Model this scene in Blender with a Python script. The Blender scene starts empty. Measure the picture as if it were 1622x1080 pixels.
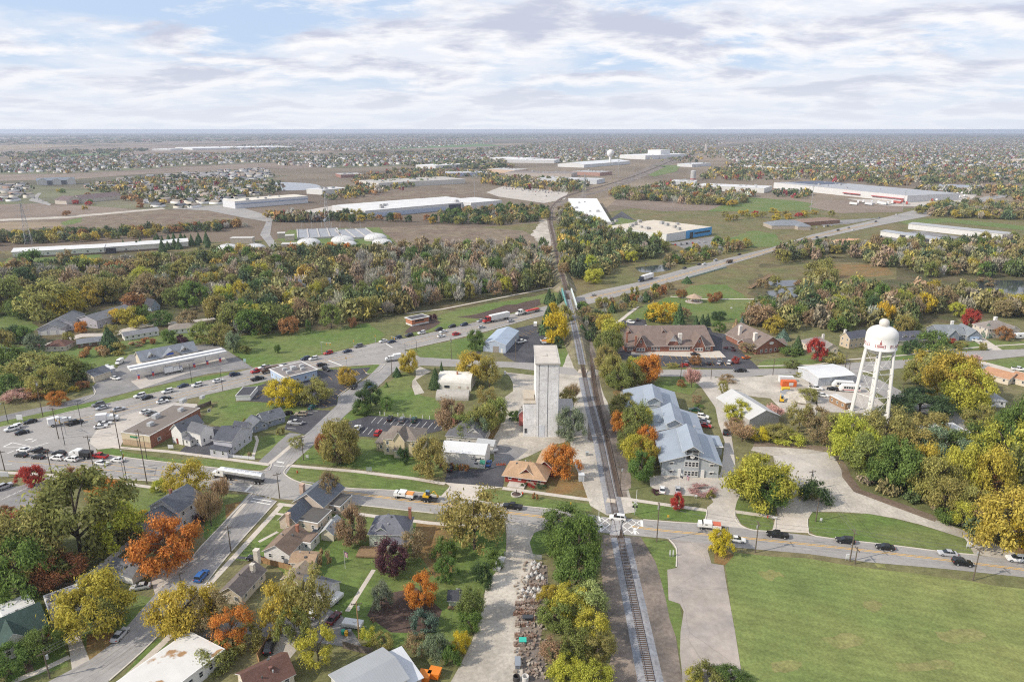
import bpy, math, random
import numpy as np
from mathutils import Vector, Matrix
R=math.radians
rnd=random.Random(7)
C=bpy.context.scene.collection
SC=bpy.context.scene
# ---------------- survey frame: image plan -> ground plan (metres) ----------------
W,H,F=1622,1080,1081.3
PT=R(17.2); CH=105.0
sP,cP=math.sin(PT),math.cos(PT)
def G(x,y,z=0.0):
    u=(x-811)/F; v=(y-540)/F
    t=(CH-z)/(sP+v*cP)
    return Vector((u*t,(cP-v*sP)*t,z))
def PPM(x,y):
    v=(y-540)/F
    return F*(sP+v*cP)/CH
def HT(x,y0,y1):
    v0=(y0-540)/F; v1=(y1-540)/F
    D=CH*(cP-v0*sP)/(sP+v0*cP)
    return max(0.3,CH-D*(sP+v1*cP)/(cP-v1*sP))
def PROJ(p):
    X,Y,Z=p[0],p[1],p[2]-CH
    d=Y*cP-Z*sP; up=Y*sP+Z*cP
    return 811+F*X/d, 540-F*up/d
# ---------------- mesh builder ----------------
class MB:
    def __init__(s): s.v=[]; s.f=[]; s.m=[]
    def add(s,vs,fs,mi=0,M=None):
        o=len(s.v)
        for p in vs:
            p=Vector(p)
            s.v.append(M@p if M is not None else p)
        for f in fs: s.f.append([i+o for i in f]); s.m.append(mi)
    def box(s,x0,y0,z0,x1,y1,z1,mi=0,M=None,top=None):
        vs=[(x0,y0,z0),(x1,y0,z0),(x1,y1,z0),(x0,y1,z0),(x0,y0,z1),(x1,y0,z1),(x1,y1,z1),(x0,y1,z1)]
        if top:
            a,b,c,d=top
            vs[4:]=[(a,b,z1),(c,b,z1),(c,d,z1),(a,d,z1)]
        s.add(vs,[(0,3,2,1),(4,5,6,7),(0,1,5,4),(1,2,6,5),(2,3,7,6),(3,0,4,7)],mi,M)
    def cyl(s,p0,p1,r0,r1=None,n=8,mi=0,M=None,caps=True):
        r1=r0 if r1 is None else r1
        p0=Vector(p0);p1=Vector(p1); d=(p1-p0)
        if d.length<1e-6: return
        d.normalize()
        a=d.orthogonal().normalized(); b=d.cross(a)
        vs=[];
        for p,r in ((p0,r0),(p1,r1)):
            for i in range(n):
                t=2*math.pi*i/n
                vs.append(p+a*(r*math.cos(t))+b*(r*math.sin(t)))
        fs=[(i,(i+1)%n,n+(i+1)%n,n+i) for i in range(n)]
        if caps: fs+= [tuple(range(n-1,-1,-1)),tuple(range(n,2*n))]
        s.add(vs,fs,mi,M)
    def lathe(s,prof,n=24,mi=0,M=None):
        vs=[];fs=[]
        for r,z in prof:
            for i in range(n):
                t=2*math.pi*i/n; vs.append((r*math.cos(t),r*math.sin(t),z))
        for k in range(len(prof)-1):
            for i in range(n):
                j=(i+1)%n
                fs.append((k*n+i,k*n+j,(k+1)*n+j,(k+1)*n+i))
        s.add(vs,fs,mi,M)
    def prism(s,poly,z0,z1,mi=0,M=None):
        n=len(poly)
        vs=[(p[0],p[1],z0) for p in poly]+[(p[0],p[1],z1) for p in poly]
        fs=[(i,(i+1)%n,n+(i+1)%n,n+i) for i in range(n)]+[tuple(range(n-1,-1,-1)),tuple(range(n,2*n))]
        s.add(vs,fs,mi,M)
    def mesh(s,name,mats,smooth=False):
        me=bpy.data.meshes.new(name)
        me.from_pydata([tuple(p) for p in s.v],[],s.f)
        for m in (mats if isinstance(mats,(list,tuple)) else [mats]): me.materials.append(m)
        if any(s.m): me.polygons.foreach_set('material_index',s.m)
        if smooth: me.polygons.foreach_set('use_smooth',[True]*len(s.f))
        me.update(); return me
    def build(s,name,mats,parent=None,M=None,smooth=False,color=None):
        return link(name,s.mesh(name,mats,smooth),parent,M,color)
def link(name,me,parent=None,M=None,color=None):
    o=bpy.data.objects.new(name,me); C.objects.link(o)
    if parent is not None: o.parent=parent
    if M is not None: o.matrix_local=M
    if color is not None: o.color=(*color[:3],1)
    return o
def fast_mesh(name,V,Fq,mat,col=None,smooth=False):
    """V (n,3), Fq (m,k) arrays"""
    me=bpy.data.meshes.new(name); m,k=Fq.shape
    me.vertices.add(len(V)); me.vertices.foreach_set('co',np.ascontiguousarray(V,dtype=np.float32).ravel())
    me.loops.add(m*k); me.loops.foreach_set('vertex_index',np.ascontiguousarray(Fq,dtype=np.int32).ravel())
    me.polygons.add(m); me.polygons.foreach_set('loop_start',np.arange(0,m*k,k,dtype=np.int32))
    me.update(calc_edges=True)
    if col is not None:
        a=me.attributes.new('tint','FLOAT_COLOR','FACE')
        a.data.foreach_set('color',np.ascontiguousarray(np.c_[col,np.ones(len(col))],dtype=np.float32).ravel())
    me.materials.append(mat); me.validate(); return me
# ---------------- things and labels ----------------
AUTO=[]     # (object, base, px, py, plural-safe base, landmark or None)
def thing(name,label,cat,loc=(0,0,0),rz=0.0,group=None):
    o=bpy.data.objects.new(name,None); C.objects.link(o)
    o.empty_display_size=.5
    o.location=loc; o.rotation_euler=(0,0,rz)
    tag(o,label,cat,group); return o
def tag(o,label,cat,group=None):
    if label: o['label']=label
    o['category']=cat
    if group: o['group']=group
    return o
def struct(o,kind='structure'): o['kind']=kind; return o
def auto(o,base,where=None):
    x,y=PROJ(o.location); AUTO.append((o,base,x,y,where))
def copy_tree(o,parent=None):
    c=o.copy(); C.objects.link(c)
    if parent is not None: c.parent=parent
    for ch in o.children: copy_tree(ch,c)
    return c
# ---------------- materials ----------------
def mat(name,col,rough=.85,var=.25,scale=.6,col2=None,scale2=.05,spec=.3,metal=0,fine=None,bump=0,emit=None):
    """col None = the object's own colour; var: brightness mottling; col2: second real colour in patches"""
    m=bpy.data.materials.new(name); m.use_nodes=True; nt=m.node_tree; N=nt.nodes; L=nt.links
    b=N['Principled BSDF']; b.inputs['Roughness'].default_value=rough; b.inputs['Metallic'].default_value=metal
    b.inputs['Specular IOR Level'].default_value=spec
    geo=N.new('ShaderNodeNewGeometry')
    def noise(sc,det=4):
        n=N.new('ShaderNodeTexNoise'); n.inputs['Scale'].default_value=sc; n.inputs['Detail'].default_value=det
        n.inputs['Roughness'].default_value=.6
        L.new(geo.outputs['Position'],n.inputs['Vector']); return n.outputs['Fac']
    def ramp(v,a,bb,lo,hi):
        r=N.new('ShaderNodeMapRange'); r.inputs[1].default_value=a; r.inputs[2].default_value=bb
        r.inputs[3].default_value=lo; r.inputs[4].default_value=hi; L.new(v,r.inputs[0]); return r.outputs[0]
    if col is None:
        oi=N.new('ShaderNodeObjectInfo'); base=oi.outputs['Color']
    else:
        rgb=N.new('ShaderNodeRGB'); rgb.outputs[0].default_value=(*col,1); base=rgb.outputs[0]
    def mix(a,bv,f,mode='MIX'):
        x=N.new('ShaderNodeMix'); x.data_type='RGBA'; x.blend_type=mode; x.clamp_factor=True
        if isinstance(f,(int,float)): x.inputs[0].default_value=f
        else: L.new(f,x.inputs[0])
        for s,i in ((a,6),(bv,7)):
            if isinstance(s,tuple): x.inputs[i].default_value=(*s,1)
            else: L.new(s,x.inputs[i])
        return x.outputs[2]
    if col2 is not None:
        base=mix(base,col2,ramp(noise(scale2,5),.38,.62,0,1))
    if var:
        vv=ramp(noise(scale,5),.3,.7,1-var,1+var)
        h=N.new('ShaderNodeHueSaturation'); L.new(base,h.inputs['Color']); L.new(vv,h.inputs['Value']); base=h.outputs[0]
    if fine:
        vv=ramp(noise(fine[0],2),.25,.75,1-fine[1],1+fine[1])
        h=N.new('ShaderNodeHueSaturation'); L.new(base,h.inputs['Color']); L.new(vv,h.inputs['Value']); base=h.outputs[0]
    L.new(base,b.inputs['Base Color'])
    if bump:
        bp=N.new('ShaderNodeBump'); bp.inputs['Strength'].default_value=bump; bp.inputs['Distance'].default_value=.2
        L.new(noise(2,3),bp.inputs['Height']); L.new(bp.outputs[0],b.inputs['Normal'])
    m['_']=0
    return m
def rib(m,scale,axis=0,amt=.12,obj=True,width=.3):
    """fine ribs / courses / seams: a wave in object space multiplied into the colour"""
    nt=m.node_tree; N=nt.nodes; L=nt.links; b=N['Principled BSDF']
    src=b.inputs['Base Color'].links[0].from_socket
    tc=N.new('ShaderNodeTexCoord'); w=N.new('ShaderNodeTexWave'); w.wave_type='BANDS'
    w.bands_direction='XYZ'[axis]; w.inputs['Scale'].default_value=scale; w.wave_profile='SAW'
    w.inputs['Distortion'].default_value=0
    L.new(tc.outputs['Object'],w.inputs['Vector'])
    r=N.new('ShaderNodeMapRange'); r.inputs[1].default_value=0; r.inputs[2].default_value=width; r.inputs[3].default_value=1-amt; r.inputs[4].default_value=1
    L.new(w.outputs['Fac'],r.inputs[0])
    h=N.new('ShaderNodeHueSaturation'); L.new(src,h.inputs['Color']); L.new(r.outputs[0],h.inputs['Value'])
    L.new(h.outputs[0],b.inputs['Base Color']); return m
def leafmat(name,attr=False,trans=.45,second=(.20,.16,.03),f2=.5):
    m=bpy.data.materials.new(name); m.use_nodes=True; nt=m.node_tree; N=nt.nodes; L=nt.links
    b=N['Principled BSDF']; b.inputs['Roughness'].default_value=.75; b.inputs['Specular IOR Level'].default_value=.15
    geo=N.new('ShaderNodeNewGeometry')
    if attr:
        a=N.new('ShaderNodeAttribute'); a.attribute_name='tint'; base=a.outputs['Color']
        oi=None
    else:
        oi=N.new('ShaderNodeObjectInfo'); base=oi.outputs['Color']
        # a real second tint in whole boughs, turned further into autumn
        n=N.new('ShaderNodeTexNoise'); n.inputs['Scale'].default_value=.22; n.inputs['Detail'].default_value=2
        L.new(geo.outputs['Position'],n.inputs['Vector'])
        r=N.new('ShaderNodeMapRange'); r.inputs[1].default_value=.45; r.inputs[2].default_value=.68; r.inputs[3].default_value=0; r.inputs[4].default_value=f2
        L.new(n.outputs['Fac'],r.inputs[0])
        hs=N.new('ShaderNodeHueSaturation'); hs.inputs['Hue'].default_value=.497; hs.inputs['Value'].default_value=1.45; hs.inputs['Saturation'].default_value=.97
        L.new(base,hs.inputs['Color'])
        x=N.new('ShaderNodeMix'); x.data_type='RGBA'
        L.new(r.outputs[0],x.inputs[0]); L.new(base,x.inputs[6]); L.new(hs.outputs[0],x.inputs[7]); base=x.outputs[2]
    r2=N.new('ShaderNodeMapRange'); r2.inputs[3].default_value=.55; r2.inputs[4].default_value=1.5
    L.new(geo.outputs['Random Per Island'],r2.inputs[0])
    h=N.new('ShaderNodeHueSaturation'); L.new(base,h.inputs['Color']); L.new(r2.outputs[0],h.inputs['Value'])
    L.new(h.outputs[0],b.inputs['Base Color'])
    if trans:
        t=N.new('ShaderNodeBsdfTranslucent'); L.new(h.outputs[0],t.inputs['Color'])
        ms=N.new('ShaderNodeMixShader'); ms.inputs[0].default_value=trans
        L.new(b.outputs[0],ms.inputs[1]); L.new(t.outputs[0],ms.inputs[2])
        L.new(ms.outputs[0],N['Material Output'].inputs['Surface'])
    return m
# ---------------- ground sheets ----------------
LZ=0.012
def zl(layer,D): return layer*LZ*(1+max(0,D-150)/150)
def spline(pts,n=6):
    if len(pts)<3: return pts
    out=[]
    P=[pts[0]]+list(pts)+[pts[-1]]
    for i in range(1,len(P)-2):
        p0,p1,p2,p3=[Vector(P[j]) for j in (i-1,i,i+1,i+2)]
        for k in range(n):
            t=k/n
            out.append(.5*((2*p1)+(p2-p0)*t+(2*p0-5*p1+4*p2-p3)*t*t+(3*p1-p0-3*p2+p3)*t**3))
    out.append(Vector(pts[-1])); return out
def patch(name,px,m,layer,smooth=0,wob=0):
    """a flat sheet of ground given by its outline on the plan"""
    pts=[G(x,max(y,213.4)) for x,y in px]
    if smooth:
        pts=spline(pts+[pts[0]],smooth)[:-1]
    if wob:
        q=[]
        for i,p in enumerate(pts):
            n=pts[(i+1)%len(pts)]; k=max(1,int((n-p).length/6)); k=min(k,30)
            for j in range(k):
                a=p.lerp(n,j/k); s=wob*(a.y/200)
                q.append(Vector((a.x+rnd.uniform(-s,s),a.y+rnd.uniform(-s,s)*1.6,0)))
        pts=q
    vs=[(p.x,p.y,zl(layer,p.length)) for p in pts]
    me=bpy.data.meshes.new(name); me.from_pydata(vs,[],[list(range(len(vs)))])
    import bmesh
    bm=bmesh.new(); bm.from_mesh(me); bmesh.ops.triangulate(bm,faces=bm.faces[:])
    for f in bm.faces:
        if f.normal.z<0: f.normal_flip()
    bm.to_mesh(me); bm.free()
    me.materials.append(m)
    return struct(link(name,me))
def strip(pts,w,z0=None,layer=3,h=0,zf=None):
    """verts/faces for a ribbon along world points"""
    n=len(pts); L=[];Rr=[]
    for i,p in enumerate(pts):
        a=pts[max(0,i-1)]; b=pts[min(n-1,i+1)]
        d=Vector((b.x-a.x,b.y-a.y,0)).normalized(); nrm=Vector((-d.y,d.x,0))
        L.append(p+nrm*w/2); Rr.append(p-nrm*w/2)
    return L,Rr
def ribbon(name,px,w,m,layer,smooth=0,world=None,h=0.0,obj=True,mb=None,off=0):
    pts=world if world is not None else [G(x,y) for x,y in px]
    if smooth: pts=spline(pts,smooth)
    if off:
        L,_=strip(pts,2*off) if off>0 else (strip(pts,-2*off)[1],0); pts=L
    L,Rr=strip(pts,w); b=mb or MB(); n=len(pts)
    z=lambda p: p.z+zl(layer,p.length)
    if h<=0:
        b.add([(p.x,p.y,z(p)) for p in L]+[(p.x,p.y,z(p)) for p in Rr],[(i+n,i+n+1,i+1,i) for i in range(n-1)])
    else:
        vs=[(p.x,p.y,z(p)) for p in L]+[(p.x,p.y,z(p)) for p in Rr]+[(p.x,p.y,z(p)+h) for p in L]+[(p.x,p.y,z(p)+h) for p in Rr]
        fs=[]
        for i in range(n-1):
            fs+=[(i+3*n,i+3*n+1,i+2*n+1,i+2*n),(i,i+1,i+2*n+1,i+2*n)[::-1],(i+n,i+n+1,i+3*n+1,i+3*n)]
        b.add(vs,fs)
    if mb is None: return struct(b.build(name,m))
def dashes(mb,px,w,layer,on,gap,start=0,world=None):
    pts=world or [G(x,y) for x,y in px]
    d=start; seg=[]
    for a,b in zip(pts,pts[1:]):
        l=(b-a).length; t=d
        while t<l:
            e=min(l,t+on)
            ribbon('',None,w,None,layer,world=[a.lerp(b,t/l),a.lerp(b,e/l)],mb=mb); t+=on+gap
        d=t-l
SKY_OFF=(3.4,1.7,0)
# ---------------- camera, light, sky ----------------
cam=bpy.data.cameras.new('camera'); co=bpy.data.objects.new('camera',cam); C.objects.link(co)
cam.sensor_width=36; cam.lens=36*F/W; cam.clip_start=1; cam.clip_end=60000
co.location=(0,0,CH); co.rotation_euler=(R(90)-PT,0,0); SC.camera=co
SUN_EL=R(36); SUN_AZ=math.atan2(-1,-.34)      # direction towards the sun on the plan (x,y)=(-1,-.28)
sd=bpy.data.lights.new('sun','SUN'); sd.energy=3.7; sd.angle=R(.8); sd.color=(1,.905,.77)
so=bpy.data.objects.new('sun',sd); C.objects.link(so)
tosun=Vector((math.sin(SUN_AZ)*math.cos(SUN_EL),math.cos(SUN_AZ)*math.cos(SUN_EL),math.sin(SUN_EL)))
so.rotation_euler=tosun.to_track_quat('Z','Y').to_euler(); so.location=(-200,0,300)
w=bpy.data.worlds.new('World'); SC.world=w; w.use_nodes=True; nt=w.node_tree; N=nt.nodes; L=nt.links
bg=N['Background']; bg.inputs['Strength'].default_value=.098
sky=N.new('ShaderNodeTexSky'); sky.sky_type='NISHITA'; sky.sun_disc=False; sky.sun_elevation=SUN_EL; sky.sun_rotation=SUN_AZ
sky.altitude=200; sky.air_density=1.0; sky.dust_density=1.2; sky.ozone_density=1.5
tc=N.new('ShaderNodeTexCoord'); sep=N.new('ShaderNodeSeparateXYZ'); L.new(tc.outputs['Generated'],sep.inputs[0])
def mth(op,a,b=None):
    n=N.new('ShaderNodeMath'); n.operation=op
    for i,s in enumerate((a,b)):
        if s is None: continue
        if isinstance(s,(int,float)): n.inputs[i].default_value=s
        else: L.new(s,n.inputs[i])
    return n.outputs[0]
zc=mth('MAXIMUM',sep.outputs['Z'],0.0)
den=mth('ADD',zc,.17)
cx=mth('DIVIDE',sep.outputs['X'],den); cy=mth('DIVIDE',sep.outputs['Y'],den)
cmb=N.new('ShaderNodeCombineXYZ'); L.new(cx,cmb.inputs[0]); L.new(cy,cmb.inputs[1])
def cn(sc,det,off,sx=1,rough=.55,dist=0):
    mp=N.new('ShaderNodeMapping'); mp.inputs['Location'].default_value=off; mp.inputs['Scale'].default_value=(sx,1,1)
    L.new(cmb.outputs[0],mp.inputs[0])
    n=N.new('ShaderNodeTexNoise'); n.inputs['Scale'].default_value=sc; n.inputs['Detail'].default_value=det; n.inputs['Roughness'].default_value=rough
    n.inputs['Distortion'].default_value=dist
    L.new(mp.outputs[0],n.inputs['Vector']); return n.outputs['Fac']
def rng(v,a,b,lo,hi,smooth=True):
    r=N.new('ShaderNodeMapRange'); r.inputs[1].default_value=a; r.inputs[2].default_value=b; r.inputs[3].default_value=lo; r.inputs[4].default_value=hi
    if smooth: r.interpolation_type='SMOOTHSTEP'
    L.new(v,r.inputs[0]); return r.outputs[0]
def cmix(a,b,f):
    x=N.new('ShaderNodeMix'); x.data_type='RGBA'
    for s,i in ((f,0),(a,6),(b,7)):
        if isinstance(s,tuple): x.inputs[i].default_value=(*s,1)
        elif isinstance(s,(int,float)): x.inputs[i].default_value=s
        else: L.new(s,x.inputs[i])
    return x.outputs[2]
big=cn(1.9,10,SKY_OFF,.8,.60,.2)
veil=cn(1.1,8,(7.1,2.3,0),1.0,.6,.3)
thick=cn(1.9,7,(SKY_OFF[0],SKY_OFF[1]+.10,0),.8,.58,.2)
clear=mth('MULTIPLY',rng(zc,.05,.17,0,1),rng(sep.outputs['X'],-.5,.05,.11,0))   # the weather opens towards the upper left
cover=rng(mth('SUBTRACT',big,clear),.41,.54,0,1)
cover2=rng(mth('SUBTRACT',veil,clear),.36,.60,.12,.9)
blue=cmix(sky.outputs[0],(4.6,6.0,8.3),.75)
c1=cmix(blue,(7.2,7.45,8.0),cover2)
shade=rng(thick,.46,.62,0,1)
body=cmix((8.2,8.2,8.4),(5.0,5.3,6.4),shade)
c2=cmix(c1,body,cover)
low=rng(zc,0,.10,1,0)
c3=cmix(c2,(6.9,7.2,7.8),mth('MULTIPLY',low,.75))
L.new(c3,bg.inputs['Color'])
SC.view_settings.view_transform='Standard'; SC.view_settings.look='None'; SC.view_settings.gamma=1
SC.view_settings.exposure=.30
SC.render.engine='CYCLES'
SC.cycles.max_bounces=4; SC.cycles.diffuse_bounces=3; SC.cycles.glossy_bounces=2; SC.cycles.transmission_bounces=2; SC.cycles.volume_bounces=0
SC.cycles.transparent_max_bounces=4
SC.cycles.use_adaptive_sampling=True; SC.cycles.adaptive_threshold=.02
SC.cycles.filter_width=1.15; SC.cycles.use_denoising=False; SC.cycles.denoiser='OPENIMAGEDENOISE'; SC.cycles.denoising_input_passes='RGB_ALBEDO_NORMAL'; SC.cycles.denoising_prefilter='ACCURATE'
SC.cycles.caustics_reflective=False; SC.cycles.caustics_refractive=False
# ---------------- ground materials ----------------
M={}
M['turf']=mat('turf',(.125,.135,.050),.95,.30,.25,(.17,.15,.075),.02,fine=(1.6,.25))
M['lawn']=mat('lawn',(.098,.155,.035),.95,.24,.35,(.145,.170,.055),.035,fine=(1.8,.22))
M['meadow']=mat('meadow',(.195,.212,.070),.95,.20,.12,(.140,.185,.055),.022,fine=(1.5,.28))
M['rough']=mat('rough_grass',(.17,.135,.065),.95,.30,.12,(.12,.125,.045),.03,fine=(1.2,.3))
M['brush']=mat('woodland_floor',(.12,.095,.05),.95,.35,.2,(.07,.075,.03),.05,fine=(1.0,.3))
M['road']=mat('old_asphalt',(.34,.322,.302),.9,.12,.10,(.285,.272,.26),.05,fine=(.9,.10))
M['road2']=mat('grey_asphalt',(.27,.262,.262),.9,.12,.12,(.33,.315,.30),.06,fine=(.9,.10))
M['lot']=mat('dark_asphalt',(.052,.052,.062),.85,.16,.15,(.078,.077,.085),.08,fine=(1.1,.12))
M['lot2']=mat('worn_asphalt',(.20,.195,.20),.88,.16,.15,(.26,.25,.24),.08,fine=(1.1,.12))
M['conc']=mat('concrete',(.50,.455,.40),.88,.12,.12,(.43,.40,.365),.05,fine=(.9,.10))
M['walk']=mat('sidewalk_concrete',(.52,.47,.41),.88,.10,.2,fine=(1.2,.1))
M['gravel']=mat('limestone_gravel',(.49,.45,.39),.95,.20,.15,(.37,.335,.285),.06,fine=(1.3,.20))
M['ballast']=mat('ballast',(.21,.225,.255),.95,.16,.3,(.27,.265,.27),.08,fine=(1.4,.28))
M['dirt']=mat('cinder_soil',(.245,.20,.165),.95,.35,.12,(.115,.10,.09),.07,fine=(1.2,.25))
M['soil']=mat('brown_soil',(.16,.115,.085),.95,.30,.10,(.20,.16,.11),.03,fine=(1.0,.25))
M['dry']=mat('dry_grass',(.225,.215,.085),.95,.25,.3,(.19,.20,.07),.2,fine=(1.5,.28))
M['mulch']=mat('mulch',(.085,.058,.048),.95,.25,.3,fine=(1.2,.25))
M['leaves']=mat('fallen_leaves',(.24,.14,.055),.95,.3,.3,(.15,.12,.05),.15,fine=(1.5,.3))
M['field']=mat('ploughed_field',(.195,.150,.118),.95,.17,.01,(.235,.185,.145),.004,fine=(.12,.12))
M['fieldtan']=mat('stubble_field',(.30,.23,.15),.95,.15,.01,(.24,.19,.13),.006,fine=(.1,.12))
M['fieldgreen']=mat('winter_wheat',(.10,.17,.05),.95,.15,.01,fine=(.1,.12))
M['line']=mat('road_paint_white',(.75,.74,.70),.7,.12,1)
M['yellow']=mat('road_paint_yellow',(.62,.36,.06),.7,.15,1)
M['water']=mat('pond_water',(.045,.055,.06),.08,0,spec=.6,bump=.02)
M['kerb']=mat('kerb_concrete',(.56,.52,.46),.85,.08,.5)
# far ground: a patchwork of tilled fields, stubble and green
def terrainmat():
    m=bpy.data.materials.new('terrain'); m.use_nodes=True; nt=m.node_tree; N=nt.nodes; L=nt.links
    b=N['Principled BSDF']; b.inputs['Roughness'].default_value=.95; b.inputs['Specular IOR Level'].default_value=.1
    g=N.new('ShaderNodeNewGeometry')
    mp=N.new('ShaderNodeMapping'); mp.inputs['Scale'].default_value=(1,.8,1); mp.inputs['Rotation'].default_value=(0,0,.12); L.new(g.outputs['Position'],mp.inputs[0])
    v=N.new('ShaderNodeTexVoronoi'); v.distance='CHEBYCHEV'; v.inputs['Scale'].default_value=.0013; L.new(mp.outputs[0],v.inputs['Vector'])
    cr=N.new('ShaderNodeValToRGB'); e=cr.color_ramp; e.interpolation='CONSTANT'
    cols=[(0,(.165,.130,.098)),(.28,(.21,.17,.125)),(.45,(.13,.118,.08)),(.6,(.25,.195,.145)),(.74,(.11,.15,.06)),(.84,(.18,.148,.11))]
    while len(e.elements)<len(cols): e.elements.new(.5)
    for i,(p,c) in enumerate(cols): e.elements[i].position=p; e.elements[i].color=(*c,1)
    sx=N.new('ShaderNodeSeparateColor'); L.new(v.outputs['Color'],sx.inputs[0]); L.new(sx.outputs[0],cr.inputs[0])
    n=N.new('ShaderNodeTexNoise'); n.inputs['Scale'].default_value=.004; n.inputs['Detail'].default_value=8; L.new(g.outputs['Position'],n.inputs['Vector'])
    r=N.new('ShaderNodeMapRange'); r.inputs[1].default_value=.3; r.inputs[2].default_value=.7; r.inputs[3].default_value=.7; r.inputs[4].default_value=1.3; L.new(n.outputs['Fac'],r.inputs[0])
    h=N.new('ShaderNodeHueSaturation'); L.new(cr.outputs[0],h.inputs['Color']); L.new(r.outputs[0],h.inputs['Value'])
    L.new(h.outputs[0],b.inputs['Base Color']); return m
def cracks(m,scale=.13,amt=.28,w=.012,patchamt=.12):
    nt=m.node_tree; N=nt.nodes; L=nt.links; b=N['Principled BSDF']; src=b.inputs['Base Color'].links[0].from_socket
    g=N.new('ShaderNodeNewGeometry'); n=N.new('ShaderNodeTexNoise'); n.inputs['Scale'].default_value=.25; n.inputs['Detail'].default_value=3; L.new(g.outputs['Position'],n.inputs[0])
    ad=N.new('ShaderNodeMixRGB'); ad.inputs[0].default_value=.06; L.new(g.outputs['Position'],ad.inputs[1]); L.new(n.outputs['Color'],ad.inputs[2]); ad.blend_type='ADD'; ad.inputs[0].default_value=3
    v=N.new('ShaderNodeTexVoronoi'); v.feature='DISTANCE_TO_EDGE'; v.inputs['Scale'].default_value=scale; L.new(ad.outputs[0],v.inputs['Vector'])
    r=N.new('ShaderNodeMapRange'); r.inputs[1].default_value=w*.4; r.inputs[2].default_value=w*1.6; r.inputs[3].default_value=1-amt; r.inputs[4].default_value=1; L.new(v.outputs['Distance'],r.inputs[0])
    v2=N.new('ShaderNodeTexVoronoi'); v2.distance='CHEBYCHEV'; v2.inputs['Scale'].default_value=scale*.6; L.new(g.outputs['Position'],v2.inputs['Vector'])
    sx=N.new('ShaderNodeSeparateColor'); L.new(v2.outputs['Color'],sx.inputs[0])
    r2=N.new('ShaderNodeMapRange'); r2.inputs[1].default_value=.6; r2.inputs[2].default_value=1; r2.inputs[3].default_value=1; r2.inputs[4].default_value=1-patchamt; L.new(sx.outputs[0],r2.inputs[0])
    mu=N.new('ShaderNodeMath'); mu.operation='MULTIPLY'; L.new(r.outputs[0],mu.inputs[0]); L.new(r2.outputs[0],mu.inputs[1])
    h=N.new('ShaderNodeHueSaturation'); L.new(src,h.inputs['Color']); L.new(mu.outputs[0],h.inputs['Value']); L.new(h.outputs[0],b.inputs['Base Color'])
cracks(M['road'],.10,.12,.008,.09); cracks(M['road2'],.13,.14,.009,.12); cracks(M['lot2'],.12,.12,.009,.12); cracks(M['conc'],.12,.10,.008,.07); cracks(M['lot'],.10,-.2,.006,.12)
M['apron']=mat('worn_apron',(.37,.325,.285),.9,.16,.12,(.30,.27,.25),.10,fine=(.7,.12)); cracks(M['apron'],.05,.16,.004,.10)
def mow(m,scale,amt):
    nt=m.node_tree; N=nt.nodes; L=nt.links; b=N['Principled BSDF']; src=b.inputs['Base Color'].links[0].from_socket
    g=N.new('ShaderNodeNewGeometry'); mp=N.new('ShaderNodeMapping'); mp.inputs['Rotation'].default_value=(0,0,.32); L.new(g.outputs['Position'],mp.inputs[0])
    w=N.new('ShaderNodeTexWave'); w.bands_direction='Y'; w.inputs['Scale'].default_value=scale; w.inputs['Distortion'].default_value=2.5; w.inputs['Detail'].default_value=2; w.inputs['Detail Scale'].default_value=.3; L.new(mp.outputs[0],w.inputs['Vector'])
    r=N.new('ShaderNodeMapRange'); r.inputs[3].default_value=1-amt; r.inputs[4].default_value=1+amt; L.new(w.outputs['Fac'],r.inputs[0])
    h=N.new('ShaderNodeHueSaturation'); L.new(src,h.inputs['Color']); L.new(r.outputs[0],h.inputs['Value']); L.new(h.outputs[0],b.inputs['Base Color'])
mow(M['lawn'],.18,.07); mow(M['meadow'],.11,.065)
def disc(name,r0,r1,n,m,z,cy=0):
    b=MB(); vs=[(r1*math.cos(2*math.pi*i/n),cy+r1*math.sin(2*math.pi*i/n),z) for i in range(n)]
    b.add(vs,[tuple(range(n))]); return struct(b.build(name,m))
disc('ground',0,24000,160,terrainmat(),-.02)
struct(patch('ground',[(-900,1350),(-500,560),(-280,475),(811,455),(1900,475),(2100,560),(2500,1350)],M['turf'],.1))
# mid-distance rough ground and woodland floor
patch('ground',[(-300,476),(-200,405),(0,398),(600,372),(870,352),(1000,330),(1250,330),(1622,330),(1850,400),(1910,478)],M['rough'],.5)
patch('ground',[(-300,520),(-150,405),(280,400),(360,388),(440,398),(620,405),(860,398),(868,470),(640,497),(590,512),(520,520),(440,527),(340,545),(260,560),(100,560),(-200,600)],M['brush'],1,wob=2)
patch('ground',[(1190,470),(1200,420),(1420,400),(1640,420),(1800,470),(1700,500),(1300,520)],M['brush'],1,wob=2)
patch('field',[(-80,318),(45,317),(80,325),(150,322),(225,317),(258,330),(100,345),(-80,355)],M['field'],1)
patch('field',[(600,360),(700,356),(830,366),(868,385),(852,400),(760,396),(700,389),(640,394)],M['soil'],1.5)
patch('field',[(-80,352),(90,345),(260,331),(275,334),(330,336),(392,350),(300,354),(230,357),(100,364),(-80,370)],M['soil'],1.3)
patch('ground',[(-80,356),(30,352),(95,352),(100,358),(40,362),(-80,367)],M['fieldtan'],1.8)
patch('dirt_road',[(-80,351),(100,343),(258,329.5),(262,331.5),(100,346.5),(-80,354)],M['gravel'],2)
patch('field',[(-120,276),(100,276),(230,269),(420,258),(470,256),(470,262),(420,266),(240,275),(120,284),(-120,290)],M['field'],1)
patch('field',[(-120,241),(60,235),(230,231),(300,232),(420,224),(600,222),(640,228),(600,233),(450,240),(300,248),(100,248),(-120,252)],M['field'],1)
patch('field',[(-120,222),(120,221),(250,219),(250,223),(100,228),(-120,231)],M['field'],1.1)
patch('field',[(60,250),(170,247),(175,250),(70,254)],M['fieldtan'],1.3)
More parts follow.
